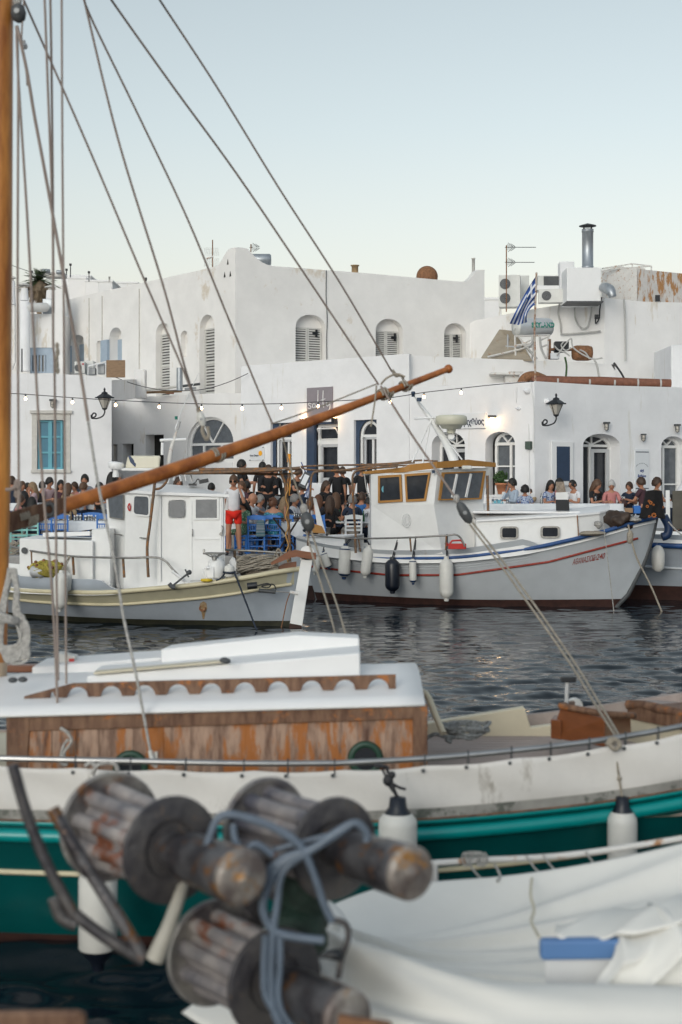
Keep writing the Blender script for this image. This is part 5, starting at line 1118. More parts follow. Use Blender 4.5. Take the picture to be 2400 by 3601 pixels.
for (u, vt, vb, rp, lab, sty, rt, ln) in FD:
    q = HR.near(u, .9, .16)[0]; Y = q.y; fender(u, vt, vb, Y, rp, lab, sty, P(rt[0], rt[1], Y + .1), ln)
# ---------- left boat (cream strakes, rudder at right) ----------
HL = Hull((-.85, 25.35), (-7.2, 27.7), 1.18, [(0, 1.06), (.08, .93), (.2, .78), (.45, .60), (.7, .585), (.9, .66), (1, .8)], [(-.4, -.0), (0, -.02), (.6, -.12), (1.2, -.2)], [(-.4, -.5), (0, -.1), (.5, .25), (1, .45)], pw=.5, wl=.5, fin=.55)
lb = empty('fishing_boat', HL.W(3.2, 0, 0), 'white fishing boat with cream strakes and a tall sliding-door wheelhouse at left', 'boat')
topL = lambda t: HL.sh(t) + interp([(0, .02), (.42, .02), (.46, .235), (1, .3)], t)
make_hull(lb, HL, topL, lambda t: .10, [M['hullg'], M['antid']], lambda t: HL.sh(t) - .05, M['greyw'], M['white'])
HL.strake(lb, 'cream_rail', lambda t: HL.sh(t), .045, M['cream'], .0, 1, .01)
HL.strake(lb, 'cream_strake', lambda t: HL.sh(t) - .2 - .06 * (1 - t), .03, M['cream'], .015, 1, .012)
b = MB()
ts = [i / 50 * .98 + .01 for i in range(51)]
for sd_ in (1, -1): b.add([HL.p(t, HL.sh(t) - z, sd_, .006) for t in ts for z in (.0, .21 + .06 * (1 - t))], [(2 * i, 2 * i + 2, 2 * i + 3, 2 * i + 1) for i in range(50)], True)
b.build('cream_band', M['creamd'], lb)
# rudder, tiller, stern timbers
b = MB(); b.hexa([P(1018, 2203, 25.1), P(1062, 2212, 25.1), P(1062, 2212, 25.2), P(1018, 2203, 25.2), P(1060, 1962, 25.1), P(1100, 1965, 25.1), P(1100, 1965, 25.2), P(1060, 1962, 25.2)]); b.lathe([(.125, 0), (.125, .1)], P(1080, 1945, 25.1), (0, 1, 0), n=20); b.box(P(1080, 1955, 25.15), (.24, .1, .14)); b.build('rudder', M['white'], lb, bevel=.01)
b = MB(); b.hexa([P(1015, 2218, 25.09), P(1063, 2224, 25.09), P(1063, 2224, 25.21), P(1015, 2218, 25.21), P(1020, 2192, 25.09), P(1062, 2200, 25.09), P(1062, 2200, 25.21), P(1020, 2192, 25.21)]); b.build('rudder_foot', M['antif'], lb)
def plank(pts_t, pts_b, Y, d, m, name, par):
    b = MB(); k = len(pts_t); t_ = [P(u, v, Y) for u, v in pts_t]; bb_ = [P(u, v, Y) for u, v in pts_b]; o_ = V((0, d, 0))
    b.add(t_ + bb_ + [q + o_ for q in t_] + [q + o_ for q in bb_], [(i, i + 1, k + i + 1, k + i) for i in range(k - 1)] + [(2 * k + i, 2 * k + i + 1, 3 * k + i + 1, 3 * k + i) for i in range(k - 1)] + [(i, i + 1, 2 * k + i + 1, 2 * k + i) for i in range(k - 1)] + [(k + i, k + i + 1, 3 * k + i + 1, 3 * k + i) for i in range(k - 1)] + [(0, k, 3 * k, 2 * k), (k - 1, 2 * k - 1, 4 * k - 1, 3 * k - 1)])
    return b.build(name, m, par)
plank([(952, 1980), (985, 1957), (1012, 1940), (1040, 1934), (1075, 1940), (1112, 1945)], [(955, 1987), (990, 1975), (1020, 1962), (1045, 1958), (1075, 1964), (1112, 1968)], 25.0, .1, M['varn'], 'tiller', lb)
plank([(978, 1993), (1000, 1982), (1043, 1975)], [(975, 2006), (1000, 2004), (1043, 1999)], 25.25, .12, M['varn'], 'stern_timber', lb)
# wheelhouse
ZD = .66; wB = [P(553, 1728, 25.45), P(792, 1733, 25.3)]; wA = [P(434, 1722, 26.0), P(378, 1735, 26.5)]
foot = [P(793, 2045, 25.3), P(553, 2048, 25.45), P(436, 2050, 26.0), P(370, 1960, 26.6)]
rt_ = P(790, 1738, 25.32); mid_ = P(553, 1730, 25.45); lf_ = P(445, 1722, 25.95); fl_ = P(372, 1735, 26.5)
tp = [rt_, mid_, lf_, fl_]; ft = [V((foot[0].x, foot[0].y, ZD)), V((foot[1].x, foot[1].y, ZD - .03)), V((foot[2].x, foot[2].y, ZD - .05)), V((P(392, 1900, 26.6).x, 26.6, ZD))]
bk_ = [V((tp[0].x - .2, tp[0].y + 1.4, tp[0].z)), V((tp[3].x + .25, tp[3].y + .7, tp[3].z))]
bkf = [V((bk_[0].x, bk_[0].y, ZD)), V((bk_[1].x, bk_[1].y, ZD))]
ring_t = tp + [bk_[1], bk_[0]]; ring_b = ft + [bkf[1], bkf[0]]; b = MB(); b.add(ring_t + ring_b, [(i, (i + 1) % 6, 6 + (i + 1) % 6, 6 + i) for i in range(6)]); b.build('wheelhouse', M['white'], lb)
b = MB(); cc = sum(ring_t, V()) / 6; eav = [cc + (q - cc) * 1.07 + V((0, -.03, .0)) for q in ring_t]; up = V((cc.x, cc.y, cc.z + .17)); mid1 = [q.lerp(up, .5) + V((0, 0, .045)) for q in eav]
b.add(eav + mid1 + [up], [(i, (i + 1) % 6, 6 + (i + 1) % 6, 6 + i) for i in range(6)] + [(6 + i, 6 + (i + 1) % 6, 12) for i in range(6)], True); b.add(eav + [q - V((0, 0, .05)) for q in eav], [(i, (i + 1) % 6, 6 + (i + 1) % 6, 6 + i) for i in range(6)] + [tuple(range(6, 12))]); b.build('roof', M['whitec'], lb)
def onface(a, b_, u, v, o=.004):
    """point on the vertical-ish face whose top edge runs a-b_ at pixel u,v"""
    ua, ub = 1200 + a.x / a.y * F, 1200 + b_.x / b_.y * F; t = (u - ua) / (ub - ua); Yy = 1 / ((1 - t) / a.y + t / b_.y); return P(u, v, Yy - o)
f_ = lambda u, v, o=.004: onface(mid_, rt_, u, v, o)
pane_frame(lb, rrect(f_(592, 1823), f_(654, 1822), f_(654, 1757), f_(592, 1757), .2), .012, M['white'], M['glassg'], fr=.018)
dr = MB(); dr.add([f_(668, 2042, .02), f_(786, 2040, .02), f_(786, 1746, .02), f_(668, 1747, .02)], [(0, 1, 2, 3)])
dr = MB(); dr.slab([f_(668, 2042, .01), f_(786, 2040, .01), f_(786, 1746, .01), f_(668, 1747, .01)], (0, -1, 0), .03); door = dr.build('door', M['white'], lb, bevel=.006)
pane_frame(door, [f_(683, 1828, .042), f_(771, 1827, .042), f_(771, 1750, .042), f_(683, 1751, .042)], .02, M['white'], M['glassg'], fr=.035)
b = MB()
for (u0, v0, u1, v1) in ((683, 1893, 771, 1897), (672, 1760, 676, 2040), (776, 1760, 780, 2040)): b.slab([f_(u0, v1, .041), f_(u1, v1, .041), f_(u1, v0, .041), f_(u0, v0, .041)], (0, -1, 0), .012)
b.build('moulding', M['white'], door)
b = MB(); b.tube([f_(677, 1885, .05), f_(677, 1885, .08), f_(677, 1862, .08), f_(677, 1862, .05)], .008, 5); b.build('handle', M['galv'], door)
b = MB(); b.tube(catm([f_(780, 1849, .05), f_(784, 1855, .09), f_(783, 1868, .09), f_(778, 1878, .07)]), .01, 5); b.box(f_(777, 1878, .08), (.05, .02, .05), ry=.6); b.build('hasp', M['galv'], door)
b = MB(); b.slab([f_(560, 1742, .01), f_(793, 1741, .01), f_(793, 1735, .01), f_(560, 1735, .01)], (0, -1, 0), .05); b.slab([f_(560, 2045, .01), f_(567, 2045, .01), f_(567, 1742, .01), f_(560, 1742, .01)], (0, -1, 0), .03); b.build('door_track', M['white'], lb)
g_ = lambda u, v, o=.006: onface(lf_, mid_, u, v, o)
pane_frame(lb, rrect(g_(468, 1812), g_(530, 1819), g_(530, 1741), g_(470, 1738), .2), .02, M['white'], M['glassg'], fr=.03)
k_ = lambda u, v, o=.006: onface(fl_, lf_, u, v, o)
pane_frame(lb, [k_(388, 1822), k_(437, 1829), k_(437, 1737), k_(380, 1733)], .015, M['galv'], M['glassg'], fr=.025)
b = MB(); b.tube([g_(402, 1878, .05), g_(430, 1882, .05)], .012, 6); b.tube([g_(492, 1891, .05), g_(522, 1894, .05)], .012, 6); b.build('grab_rail', M['galv'], lb)
b = MB(); b.tube(catm([g_(455, 1770, .04), g_(450, 1783, .05), g_(456, 1796, .04), g_(459, 1783, .04), g_(455, 1770, .04)]), .012, 5); b.build('shackle', M['dkred'], lb)
# forward trunk and hatch
def prism(par, name, tl, tr_, dy, zb_, m, bev=.02, dx=0):
    b = MB(); o_ = V((dx, dy, 0)); a, c = tl, tr_; b.hexa([V((a.x, a.y, zb_)), V((c.x, c.y, zb_)), V((c.x, c.y, zb_)) + o_, V((a.x, a.y, zb_)) + o_, a, c, c + o_, a + o_]); return b.build(name, m, par, bevel=bev)
prism(lb, 'trunk_cabin', P(68, 1893, 26.5), P(326, 1902, 25.85), 1.5, .55, M['white'])
prism(lb, 'trunk_step', P(322, 1862, 26.0), P(388, 1860, 25.85), 1.2, .55, M['white'])
b = MB(); b.hexa([P(150, 1888, 26.35), P(316, 1884, 26.1), P(330, 1884, 27.0), P(165, 1886, 27.2), P(150, 1874, 26.35), P(316, 1868, 26.1), P(330, 1868, 27.0), P(165, 1872, 27.2)]); b.build('hatch', M['whitec'], lb, bevel=.01)
b = MB(); b.lathe([(.06, 0), (.06, .01)], P(86, 1936, 26.4), (-.2, -1, 0), n=16); b.build('vent', M['greyd'], lb)
b = MB(); b.tube(catm([P(30, 1920, 27.0), P(110, 1937, 26.4), P(200, 1950, 26.0), P(280, 1958, 25.7), P(450, 1962, 25.2), P(540, 1960, 25.1), P(580, 1972, 25.05), P(610, 2005, 25.0), P(640, 2035, 25.0)]), .02, 7); b.build('hand_rail', M['galv'], lb)
for (u, v0, v1, Y) in ((111, 1938, 2004, 26.4), (256, 1958, 2022, 25.8), (433, 1963, 2031, 25.3)):
    b = MB(); b.tube([P(u, v0, Y), P(u + 4, v1, Y)], .024, 7); b.build('stanchion', M['rpipe'], lb)
b = MB(); b.tube(catm([P(606, 2008, 25), P(640, 2035, 25), P(662, 2055, 25)]), .03, 7); b.build('rail_foot', M['whitec'], lb)
r_ = empty('anchor', P(600, 2062, 24.9), 'small rusty anchor lashed at the end of the left boat rail', 'anchor'); b = MB(); b.tube([P(605, 2062, 24.85), P(670, 2010, 24.85)], .02, 6); b.ball(P(666, 2013, 24.85), .045, 8, 6); b.tube(catm([P(595, 2052, 24.85), P(606, 2064, 24.85), P(616, 2066, 24.85)]), .04, 6); b.tube([P(652, 2002, 24.85), P(664, 2030, 24.85)], .014, 5); b.build('shank', M['greyd'], r_)
# pole, canopy
for pts, r_, Y in (([(547, 1668), (540, 1740), (527, 1850), (518, 1925), (522, 2030)], .026, 25.2), ([(547, 1720), (565, 1716), (585, 1695), (592, 1668)], .022, 25.2)):
    b = MB(); b.tube(catm([P(u, v, Y) for u, v in pts]), r_, 8); b.build('pole', M['rpipe'], lb)
cp = empty('boat_canopy', P(800, 1665, 26), 'folded awning on rusty pipes over the stern of the left boat', 'awning')
for pts, r_, Y in (([(548, 1668), (620, 1664), (720, 1662), (900, 1657), (985, 1652)], .03, 25.6), ([(700, 1652), (800, 1651), (1000, 1649), (1056, 1646)], .032, 26.0), ([(600, 1666), (800, 1664), (980, 1668), (1050, 1662)], .022, 26.4), ([(985, 1650), (990, 1664)], .03, 25.7)):
    b = MB(); b.tube(catm([P(u, v, Y) for u, v in pts]), r_, 8); b.build('pipe', M['rpipe'], cp)
b = MB(); b.hexa([P(640, 1664, 25.7), P(985, 1656, 25.6), P(1035, 1650, 26.6), P(720, 1652, 26.8), P(640, 1661, 25.7), P(985, 1653, 25.6), P(1035, 1644, 26.6), P(720, 1646, 26.8)]); b.build('cloth', mat('canopy_canvas', (.6, .57, .5), .9, var=.08), cp, bevel=.01)
for pts in ([(990, 1668), (1003, 1700), (1008, 1760), (1016, 1850), (1020, 1975)], [(1018, 1668), (1013, 1700), (1012, 1730), (1005, 1735)]):
    b = MB(); b.tube(catm([P(u, v, 25.9) for u, v in pts]), .028, 8); b.build('post', M['rpipe'], cp)
b = MB(); b.tube(catm([P(1010 + 5 * math.sin(k * 1.9), 1700 + 20 * k, 25.85) for k in range(15)]), .012, 5); b.build('lashing', mat('orange_lashing', (.55, .3, .1), .9, var=.3), cp)
b = MB(); b.box((0, 0, 0), (.14, .1, .3)); fl = b.build('flood_light', M['greyd'], bevel=.01); tag(fl, 'grey flood light hanging at the end of the awning pipes', 'flood light'); fl.location = P(1072, 1690, 25.8); fl.rotation_euler = (-.3, .42, 0)
q = MB(); q.box((0, -.055, 0), (.09, .01, .2)); q.build('lens', M['signw'], fl)
b = MB(); b.box(P(717, 1692, 25.6), (.16, .12, .07), ry=-.2); b.tube(catm([P(705, 1690, 25.6), P(695, 1685, 25.6), P(688, 1696, 25.6), P(675, 1703, 25.6)]), .01, 5); b.box(P(678, 1704, 25.6), (.14, .1, .04)); tag(b.build('flood_light', M['black'], at=P(700, 1700, 25.6)), 'small black work light on the left boat roof', 'flood light')
# roof gear
r_ = empty('life_raft_box', P(500, 1655, 26.2), 'cream life raft case with a curved dark blue stripe on the left boat roof', 'life raft'); b = MB(); b.hexa([P(440, 1648, 26.0), P(560, 1652, 25.9), P(560, 1652, 26.4), P(440, 1648, 26.5), P(450, 1602, 26.0), P(566, 1602, 25.9), P(566, 1602, 26.4), P(450, 1602, 26.5)]); b.build('case', M['cream2'] if 'cream2' in M else M['creaml'] if 'creaml' in M else mat('cream_plastic', (.66, .62, .5), .4, var=.05), r_, bevel=.04, segs=3)
b = MB(); b.hexa([P(450, 1602, 25.985), P(458, 1602, 25.985), P(458, 1602, 26), P(450, 1602, 26)] + [P(478, 1640, 25.97), P(490, 1640, 25.97), P(490, 1640, 26), P(478, 1640, 26)]); b.add([P(451, 1604, 25.97), P(458, 1604, 25.97), P(472, 1625, 25.97), P(492, 1641, 25.97), P(474, 1641, 25.97), P(458, 1625, 25.97)], [(0, 1, 2, 3, 4, 5)]); b.build('stripe', M['blue2'], r_)
b = MB(); b.box(P(500, 1651, 26.2), (.68, .55, .05)); b.build('cradle', M['white'], r_, bevel=.01)
c = P(407, 1655, 26.3); r_ = empty('radar', c, 'flat white radar dome on a short stalk at the front of the left boat roof', 'radar'); b = MB(); b.lathe([(.12, .0), (.14, .03), (.145, .05), (.15, .1), (.12, .13), (0, .14)], c + V((0, 0, .03)), (.12, 0, 1), n=22); b.build('dome', M['whitec'], r_); b = MB(); b.lathe([(.06, -.12), (.05, .03)], c, n=10); b.build('stalk', M['whitec'], r_)
r_ = empty('light_mast', P(590, 1640, 26.2), 'slanted white light mast with green lamp and whip aerial on the left boat', 'mast')
b = MB(); b.tube([P(587, 1665, 26.2), P(604, 1570, 26.2), P(634, 1482, 26.2)], [.05, .04, .02], 6); b.build('pole', M['rustl'], r_)
b = MB(); b.tube([P(563, 1549, 26.2), P(580, 1547, 26.2), P(655, 1545, 26.2)], .03, 7); b.build('crosstree', M['whitec'], r_)
b = MB(); b.tube([P(616, 1510, 26.1), P(640, 1440, 26.1), P(698, 1313, 26.1)], [.016, .01, .006], 5); b.build('whip_aerial', M['whitec'], r_)
b = MB(); b.lathe([(.022, 0), (.022, .12)], P(570, 1600, 26.1), n=8); b.tube([P(571, 1600, 26.1), P(572, 1556, 26.1)], .03, 8); b.build('bracket', M['whitec'], r_)
b = MB(); b.lathe([(.025, 0), (.028, .06)], P(620, 1475, 26.1), n=10); b.build('green_lamp', mat('green_lens', (.0, .18, .13), .3, var=.05), r_)
b = MB()
for (A_, B_) in (((610, 1690), (618, 1664)), ((638, 1692), (630, 1664)), ((655, 1690), (650, 1664)), ((676, 1692), (668, 1664)), ((590, 1700), (600, 1665))): b.tube([P(*A_, 26), P(*B_, 26)], .02, 5)
tag(b.build('canopy_brackets', M['whitec'], lb)) 
# stern gear
c = P(762, 2032, 25.1); r_ = empty('gas_bottle', c, 'white gas bottle with a hose on the stern deck of the left boat', 'gas bottle'); b = MB(); b.lathe([(.13, 0), (.15, .03), (.15, .26), (.1, .34), (.04, .37), (.03, .42)], c, n=18); b.build('bottle', M['white'], r_)
b = MB(); b.box(P(740, 2012, 25.0), (.14, .14, .2)); b.tube(catm([P(735, 1998, 24.9), P(716, 2002, 24.9), P(718, 2022, 24.9), P(728, 2034, 24.9)]), .016, 6); b.build('regulator', M['whitec'], r_, bevel=.01)
c = P(755, 1946, 25.0); r_ = empty('hand_wheel', P(755, 1966, 25), 'galvanised hand wheel with a wooden knob at the stern', 'wheel'); b = MB(); b.tube([c + V((.195 * math.cos(a), .195 * math.sin(a), 0)) for a in [i * .2618 for i in range(24)]], .014, 6, closed=True)
for k in range(4): a = k * 1.57 + .6; b.tube([c + V((0, 0, -.09)), c + V((.195 * math.cos(a), .195 * math.sin(a), 0))], .01, 5)
b.lathe([(.04, -.12), (.045, -.04), (.02, -.03)], c, n=12); b.build('rim', M['galv'], r_); b = MB(); b.lathe([(.012, 0), (.02, .03), (.025, .06), (.01, .08)], c + V((-.18, -.06, 0)), n=8); b.build('knob', M['stone'], r_)
fender(807, 1985, 2034, 24.95, 18, 'stubby cream fender lashed upright with blue rope at the stern', 'white')
b = MB(); b.tube([P(807 + 19 * math.cos(a), 2012 + 3 * math.sin(a), 24.95 - .1 * math.sin(a)) for a in [i * .5 for i in range(13)]], .022, 6, closed=True); b.tube(catm([P(825, 2014, 24.85), P(845, 2065, 24.8), P(870, 2130, 24.7), P(895, 2195, 24.6), P(904, 2216, 24.5)]), .018, 6); b.tube(catm([P(790, 2018, 24.9), P(775, 2035, 24.9), P(760, 2041, 24.9)]), .016, 6)
tag(b.build('mooring_line', mat('dark_blue_rope', (.02, .03, .05), .8, var=.4), at=P(807, 2012, 24.9)), 'dark blue line from the stubby fender down into the water', 'rope')
b = MB(); pr = [(805, 2020), (806, 1975), (815, 1960), (825, 1962), (836, 1985), (845, 2022)]; b.slab([P(u, v, 25.35) for u, v in pr], (0, 1, 0), .12); tag(b.build('fender_board', M['cream3'] if 'cream3' in M else M['white'], bevel=.02, at=P(825, 2022, 25.4)), 'pale shark-fin shaped board standing behind the stubby fender', 'board')
b = MB(); b.lathe([(.1, 0), (.11, .02), (.1, .04), (0, .05)], P(727, 2044, 24.9), n=20); tag(b.build('yellow_lid', mat('yellow_plastic', (.65, .45, .02), .5, var=.1), at=P(727, 2044, 24.9)), 'yellow plastic lid lying on the stern deck', 'lid')
# net pile with cords
r_ = empty('fishing_net', P(905, 2008, 25.6), 'long layered pile of brown-grey fishing net on the stern', 'fishing net'); b = MB(); rng = random.Random(4)
b.ball(P(905, 1998, 25.7), (.4, .45, .17), 24, 12, lambda d: 1 + .12 * math.sin(d.x * 9 + d.z * 14)); b.build('mass', M['net'], r_)
b = MB()
for k in range(46):
    z0_ = rng.uniform(1960, 2012); pts = [P(832 + 147 * t / 8, z0_ + 6 * math.sin(t * .9 + k) - 6 * math.sin(t / 8 * 3.14), 25.2 + .1 * math.sin(k * 7.3 + t) + (2012 - z0_) * .006) for t in range(9)]
    b.tube(catm(pts, 3), rng.uniform(.008, .016), 4)
b.build('net_cords', M['rope'], r_)
c = P(185, 2018, 25.9); r_ = empty('fishing_net', c, 'yellow fishing net heap with red floats on the bow deck', 'fishing net'); b = MB(); b.ball(P(165, 2003, 25.9), (.32, .25, .16), 24, 14, lambda d: 1 + .15 * math.sin(d.x * 7 + d.z * 9)); b.build('mass', mat('yellow_net', (.42, .35, .06), .9, var=.5, scale=30, bump=1, bscale=60), r_)
b = MB()
for k in range(36):
    a0 = rng.uniform(0, 6.28); b.tube(catm([P(165, 2003, 25.9) + V((.33 * math.cos(a0 + i * .2) * math.cos(e_ := rng.uniform(.0, 1.2)), .26 * math.sin(a0 + i * .2) * math.cos(e_), .17 * math.sin(e_))) for i in range(4)], 3), .01, 4)
b.build('net_cords', mat('yellow_cord', (.5, .42, .08), .9, var=.3), r_)
for k in range(9): a = rng.uniform(-3.1, 0.1); e_ = rng.uniform(.2, 1.2); b = MB(); b.ball(P(165, 2003, 25.9) + V((.34 * math.cos(a) * math.cos(e_), .27 * math.sin(a) * math.cos(e_), .19 * math.sin(e_))), .03, 8, 6); b.build('float', M['rust'], r_)
b = MB(); b.ball(P(140, 2010, 25.85), (.2, .2, .12), 16, 10, lambda d: 1 + .15 * math.sin(d.x * 8)); b.build('grey_bag', M['greyw'], r_)
fender(212, 2010, 2148, 25.3, 27, 'long white fender hanging from the left boat bow rail', 'white', P(243, 1960, 25.7), -10, M['rope'])
fender(232, 2008, 2085, 25.45, 20, 'half-hidden white fender behind the long one at the left', 'white', None, -6)
# exhaust, hydraulic gear
b = MB(); q = HL.near(712, .33, .0)[0]; b.lathe([(.06, -.02), (.06, .03), (.045, .03), (.04, -.01)], q, (.1, -1, 0), n=18); b.build('exhaust', M['rust'], lb)
q = HL.near(716, .33, .003)[0]; b = MB()
b.add([HL.near(716 + x, .33 + z, .004)[0] for x, z in ((-14, .05), (-10, .1), (0, .13), (10, .1), (13, 0), (6, -.1), (3, -.2), (-3, -.21), (-6, -.1), (-13, 0))], [tuple(range(10))]); b.build('rust_stain', mat('rust_bloom', (.42, .34, .24), .7, var=.3, scale=20, col2=(.3, .17, .06)), lb)
r_ = empty('steering_ram', P(950, 2080, 24.7), 'black hydraulic steering ram bolted outside the stern', 'machine')
for nm, (A_, B_), rr_, m_ in (('cylinder', ((910, 2076), (970, 2082)), .035, 'greyd'), ('rod', ((970, 2080), (1040, 2085)), .01, 'galv'), ('mount', ((870, 2062), (905, 2058)), .06, 'black'), ('clevis', ((1020, 2082), (1050, 2088)), .03, 'rustl')):
    b = MB(); b.tube([P(*A_, 24.72), P(*B_, 24.72)], rr_, 8); b.build(nm, M[m_], r_)
b = MB(); b.tube(catm([P(905, 2060, 24.65), P(940, 2052, 24.65), P(952, 2060, 24.65), P(940, 2067, 24.65), P(920, 2062, 24.65), P(960, 2055, 24.65), P(972, 2075, 24.65)]), .012, 5); b.build('hose', M['black'], r_)
b = MB(); b.tube([P(1020, 2085, 25.08), P(1008, 2120, 25.08), P(990, 2208, 25.08)], .01, 5); b.build('rust_streak', M['rust'], lb)
# stern rail
b = MB(); b.tube([P(792, 1934, 25.9), P(900, 1938, 25.8), P(1015, 1946, 25.6)], .022, 7)
b.build('stern_rail', M['galv'], lb)
for u in (826, 980): b = MB(); b.tube([P(u, 1936, 25.85), P(u, 1972, 25.85)], .026, 7); b.build('stanchion', M['rpipe'], lb)
b = MB(); b.tube(catm([P(970, 1950, 25.5), P(978, 1930, 25.5), P(990, 1945, 25.5), P(982, 1962, 25.5), P(972, 1945, 25.5), P(962, 1965, 25.5)]), .014, 5); tag(b.build('rope_knot', M['rope'], at=P(975, 1945, 25.5)), 'grey rope knotted on the stern rail near the tiller', 'rope')
# ---------- boat cut by the right edge ----------
HE = Hull((5.6, 31.6), (13.5, 30.0), 1.2, [(0, 1.32), (.5, 1.2), (1, 1.6)], [(-.4, .2), (0, .1), (1.4, -.2)], [(-.4, 0), (2, .4)], pw=.4, wl=.5)
eb = empty('fishing_boat', HE.W(2, 0, 0), 'white fishing boat with a blue rail cut off by the right edge', 'boat')
make_hull(eb, HE, lambda t: HE.sh(t) + .18, lambda t: .32, [M['hullg'], M['antif']], lambda t: HE.sh(t), M['greyw'], M['white'])
HE.strake(eb, 'blue_strake', lambda t: HE.sh(t) - .05, .07, M['blue'], .0, 1, .01); HE.strake(eb, 'moulding', lambda t: HE.sh(t) - .55, .03, M['hullw'], .0, 1, .01)
b = MB(); b.tube(catm([P(2335, 1815, 29.6), P(2352, 1850, 29.6), P(2348, 1880, 29.6), P(2330, 1888, 29.6)]), .09, 10); tag(b.build('fender', M['blue2'], at=P(2345, 1850, 29.6)), 'blue sausage fender squeezed behind the bow at right', 'fender')
b = MB(); b.lathe([(.05, 0), (.12, .06), (.14, .2), (.14, .4), (.1, .5), (.04, .55)], P(2316, 2010, 29.9), n=16); tag(b.build('fender', M['fendw'], at=P(2316, 2000, 29.9)), 'pale round-bottomed fender between the two boats at right', 'fender')
# ================= FOREGROUND SAILING BOAT =================
M['teal'] = mat('teal_hull', (.0, .08, .08), .35, var=.2, scale=3, bump=.1)
M['tealb'] = mat('bright_teal_rail', (.0, .27, .265), .3, var=.15, scale=4, spots=((.3, .4, .38), 9, .72, (1, 1, 3)))
M['canvas'] = mat('bulwark_canvas', (.70, .675, .64), .9, var=.12, scale=2.5, spots=((.4, .37, .33), 2.2, .6, (1.4, 1.4, .5)), bump=.3, bscale=6)
M['canvas_dirty'] = mat('mildewed_canvas_hem', (.42, .41, .38), .9, var=.35, scale=5, spots=((.14, .15, .13), 7, .52, (1, 1, 1)))
M['peel'] = mat('peeling_varnish', (.38, .25, .18), .6, var=.3, scale=4.5, stretch=(5, 5, .9), col2=(.085, .035, .02), spots=((.34, .115, .022), 3.0, .485, (3.4, 3.4, .8)), bump=.35, bscale=14, thr=(.3, .6))
M['worn'] = mat('worn_wood', (.24, .135, .08), .7, var=.3, scale=5, stretch=(4, 4, 1), col2=(.09, .04, .022), spots=((.34, .12, .03), 4, .58, (2, 2, 2)))
M['mastw'] = mat('oiled_mast', (.72, .31, .07), .4, var=.3, scale=3, stretch=(3, 3, .6), col2=(.3, .10, .02), spots=((.12, .05, .02), 4, .68, (2, 2, .7)))
M['boomw'] = mat('varnished_boom', (.55, .185, .04), .35, var=.3, scale=3.5, stretch=(2, 2, 2), col2=(.25, .07, .015), spots=((.5, .32, .2), 6, .68, (1, 1, 1)))
M['teak'] = mat('deck_planks', (.42, .35, .32), .8, var=.25, scale=4, stretch=(1, 14, 1), bump=.2)
M['creamd2'] = mat('cream_bulwark', (.62, .56, .42), .5, var=.08)
M['steel'] = mat('rail_steel', (.42, .42, .42), .28, metal=.9, var=.25, scale=6)
M['gport'] = mat('green_bronze', (.02, .07, .045), .45, var=.3)
HT = Hull((-5.6, 9.0), (5.2, 9.45), 1.55, [(0, .8), (.3, .72), (.5, .69), (.6, .74), (.68, .84), (.72, .93), (.85, 1.2), (1, 1.5)], [(-.5, .4), (0, .2), (1, -.1)], [(-.5, -.6), (0, -.2), (1, .3), (1.5, .5)], pw=.42, wl=.82, fin=.5)
tb = empty('sailing_boat', HT.W(5, 0, 0), 'teal wooden sailing boat with peeling varnished cabin and white canvas dodger', 'sailing boat')
topT = lambda t: HT.sh(t) + .03
make_hull(tb, HT, topT, lambda t: .06, [M['teal'], M['antif']], lambda t: .74, M['creamd2'], M['teak'])
HT.strake(tb, 'rub_rail', lambda t: HT.sh(t) - .03, .04, M['tealb'], .02, 1, .015, sides=(1,))
HT.strake(tb, 'upper_rail', lambda t: HT.sh(t) + .045, .018, M['tealb'], .02, 1, .01, sides=(1,))
HT.strake(tb, 'cream_beading', lambda t: HT.sh(t) - .26, .017, M['cream'], .02, 1, .0, sides=(1,))
railz = lambda t: HT.sh(t) + interp([(0, .40), (.4, .385), (.5, .375), (.62, .40), (.75, .45), (.9, .48), (1, .5)], t)
HT.strake(tb, 'hand_rail', railz, .0165, M['steel'], .02, .98, -.02, 90, sides=(1,))
# canvas dodger from rail to bulwark with soft folds, hem and rings
b = MB(); ts = [.03 + .94 * i / 240 for i in range(241)]; rows = 8
for i, t in enumerate(ts):
    for j in range(rows + 1):
        k = j / rows; z0_, z1_ = HT.sh(t) + .09, railz(t) - .035 - .012 * abs(math.sin(t * 75)); z = z0_ + (z1_ - z0_) * k
        b.v.append(tuple(HT.p(t, z, 1, .004 + .014 * math.sin(t * 95 + k * 3) * math.sin(k * 3.1) + .01 * math.sin(t * 31 + 2 * k))))
for i in range(240):
    for j in range(rows): q = i * (rows + 1) + j; b.f.append([q, q + rows + 1, q + rows + 2, q + 1]); b.m.append(0); b.s.append(True)
cv = b.build('canvas_dodger', M['canvas'], tb); md = cv.modifiers.new('s', 'SOLIDIFY'); md.thickness = .004
b = MB()
for i, t in enumerate(ts):
    for z in (HT.sh(t) + .055, HT.sh(t) + .12): b.v.append(tuple(HT.p(t, z, 1, .018)))
for i in range(240): q = 2 * i; b.f.append([q, q + 2, q + 3, q + 1]); b.m.append(0); b.s.append(True)
b.build('canvas_hem', M['canvas_dirty'], tb)
HT.strake(tb, 'hem_batten', lambda t: HT.sh(t) + .06, .006, M['worn'], .03, .97, .024, 90, sides=(1,))
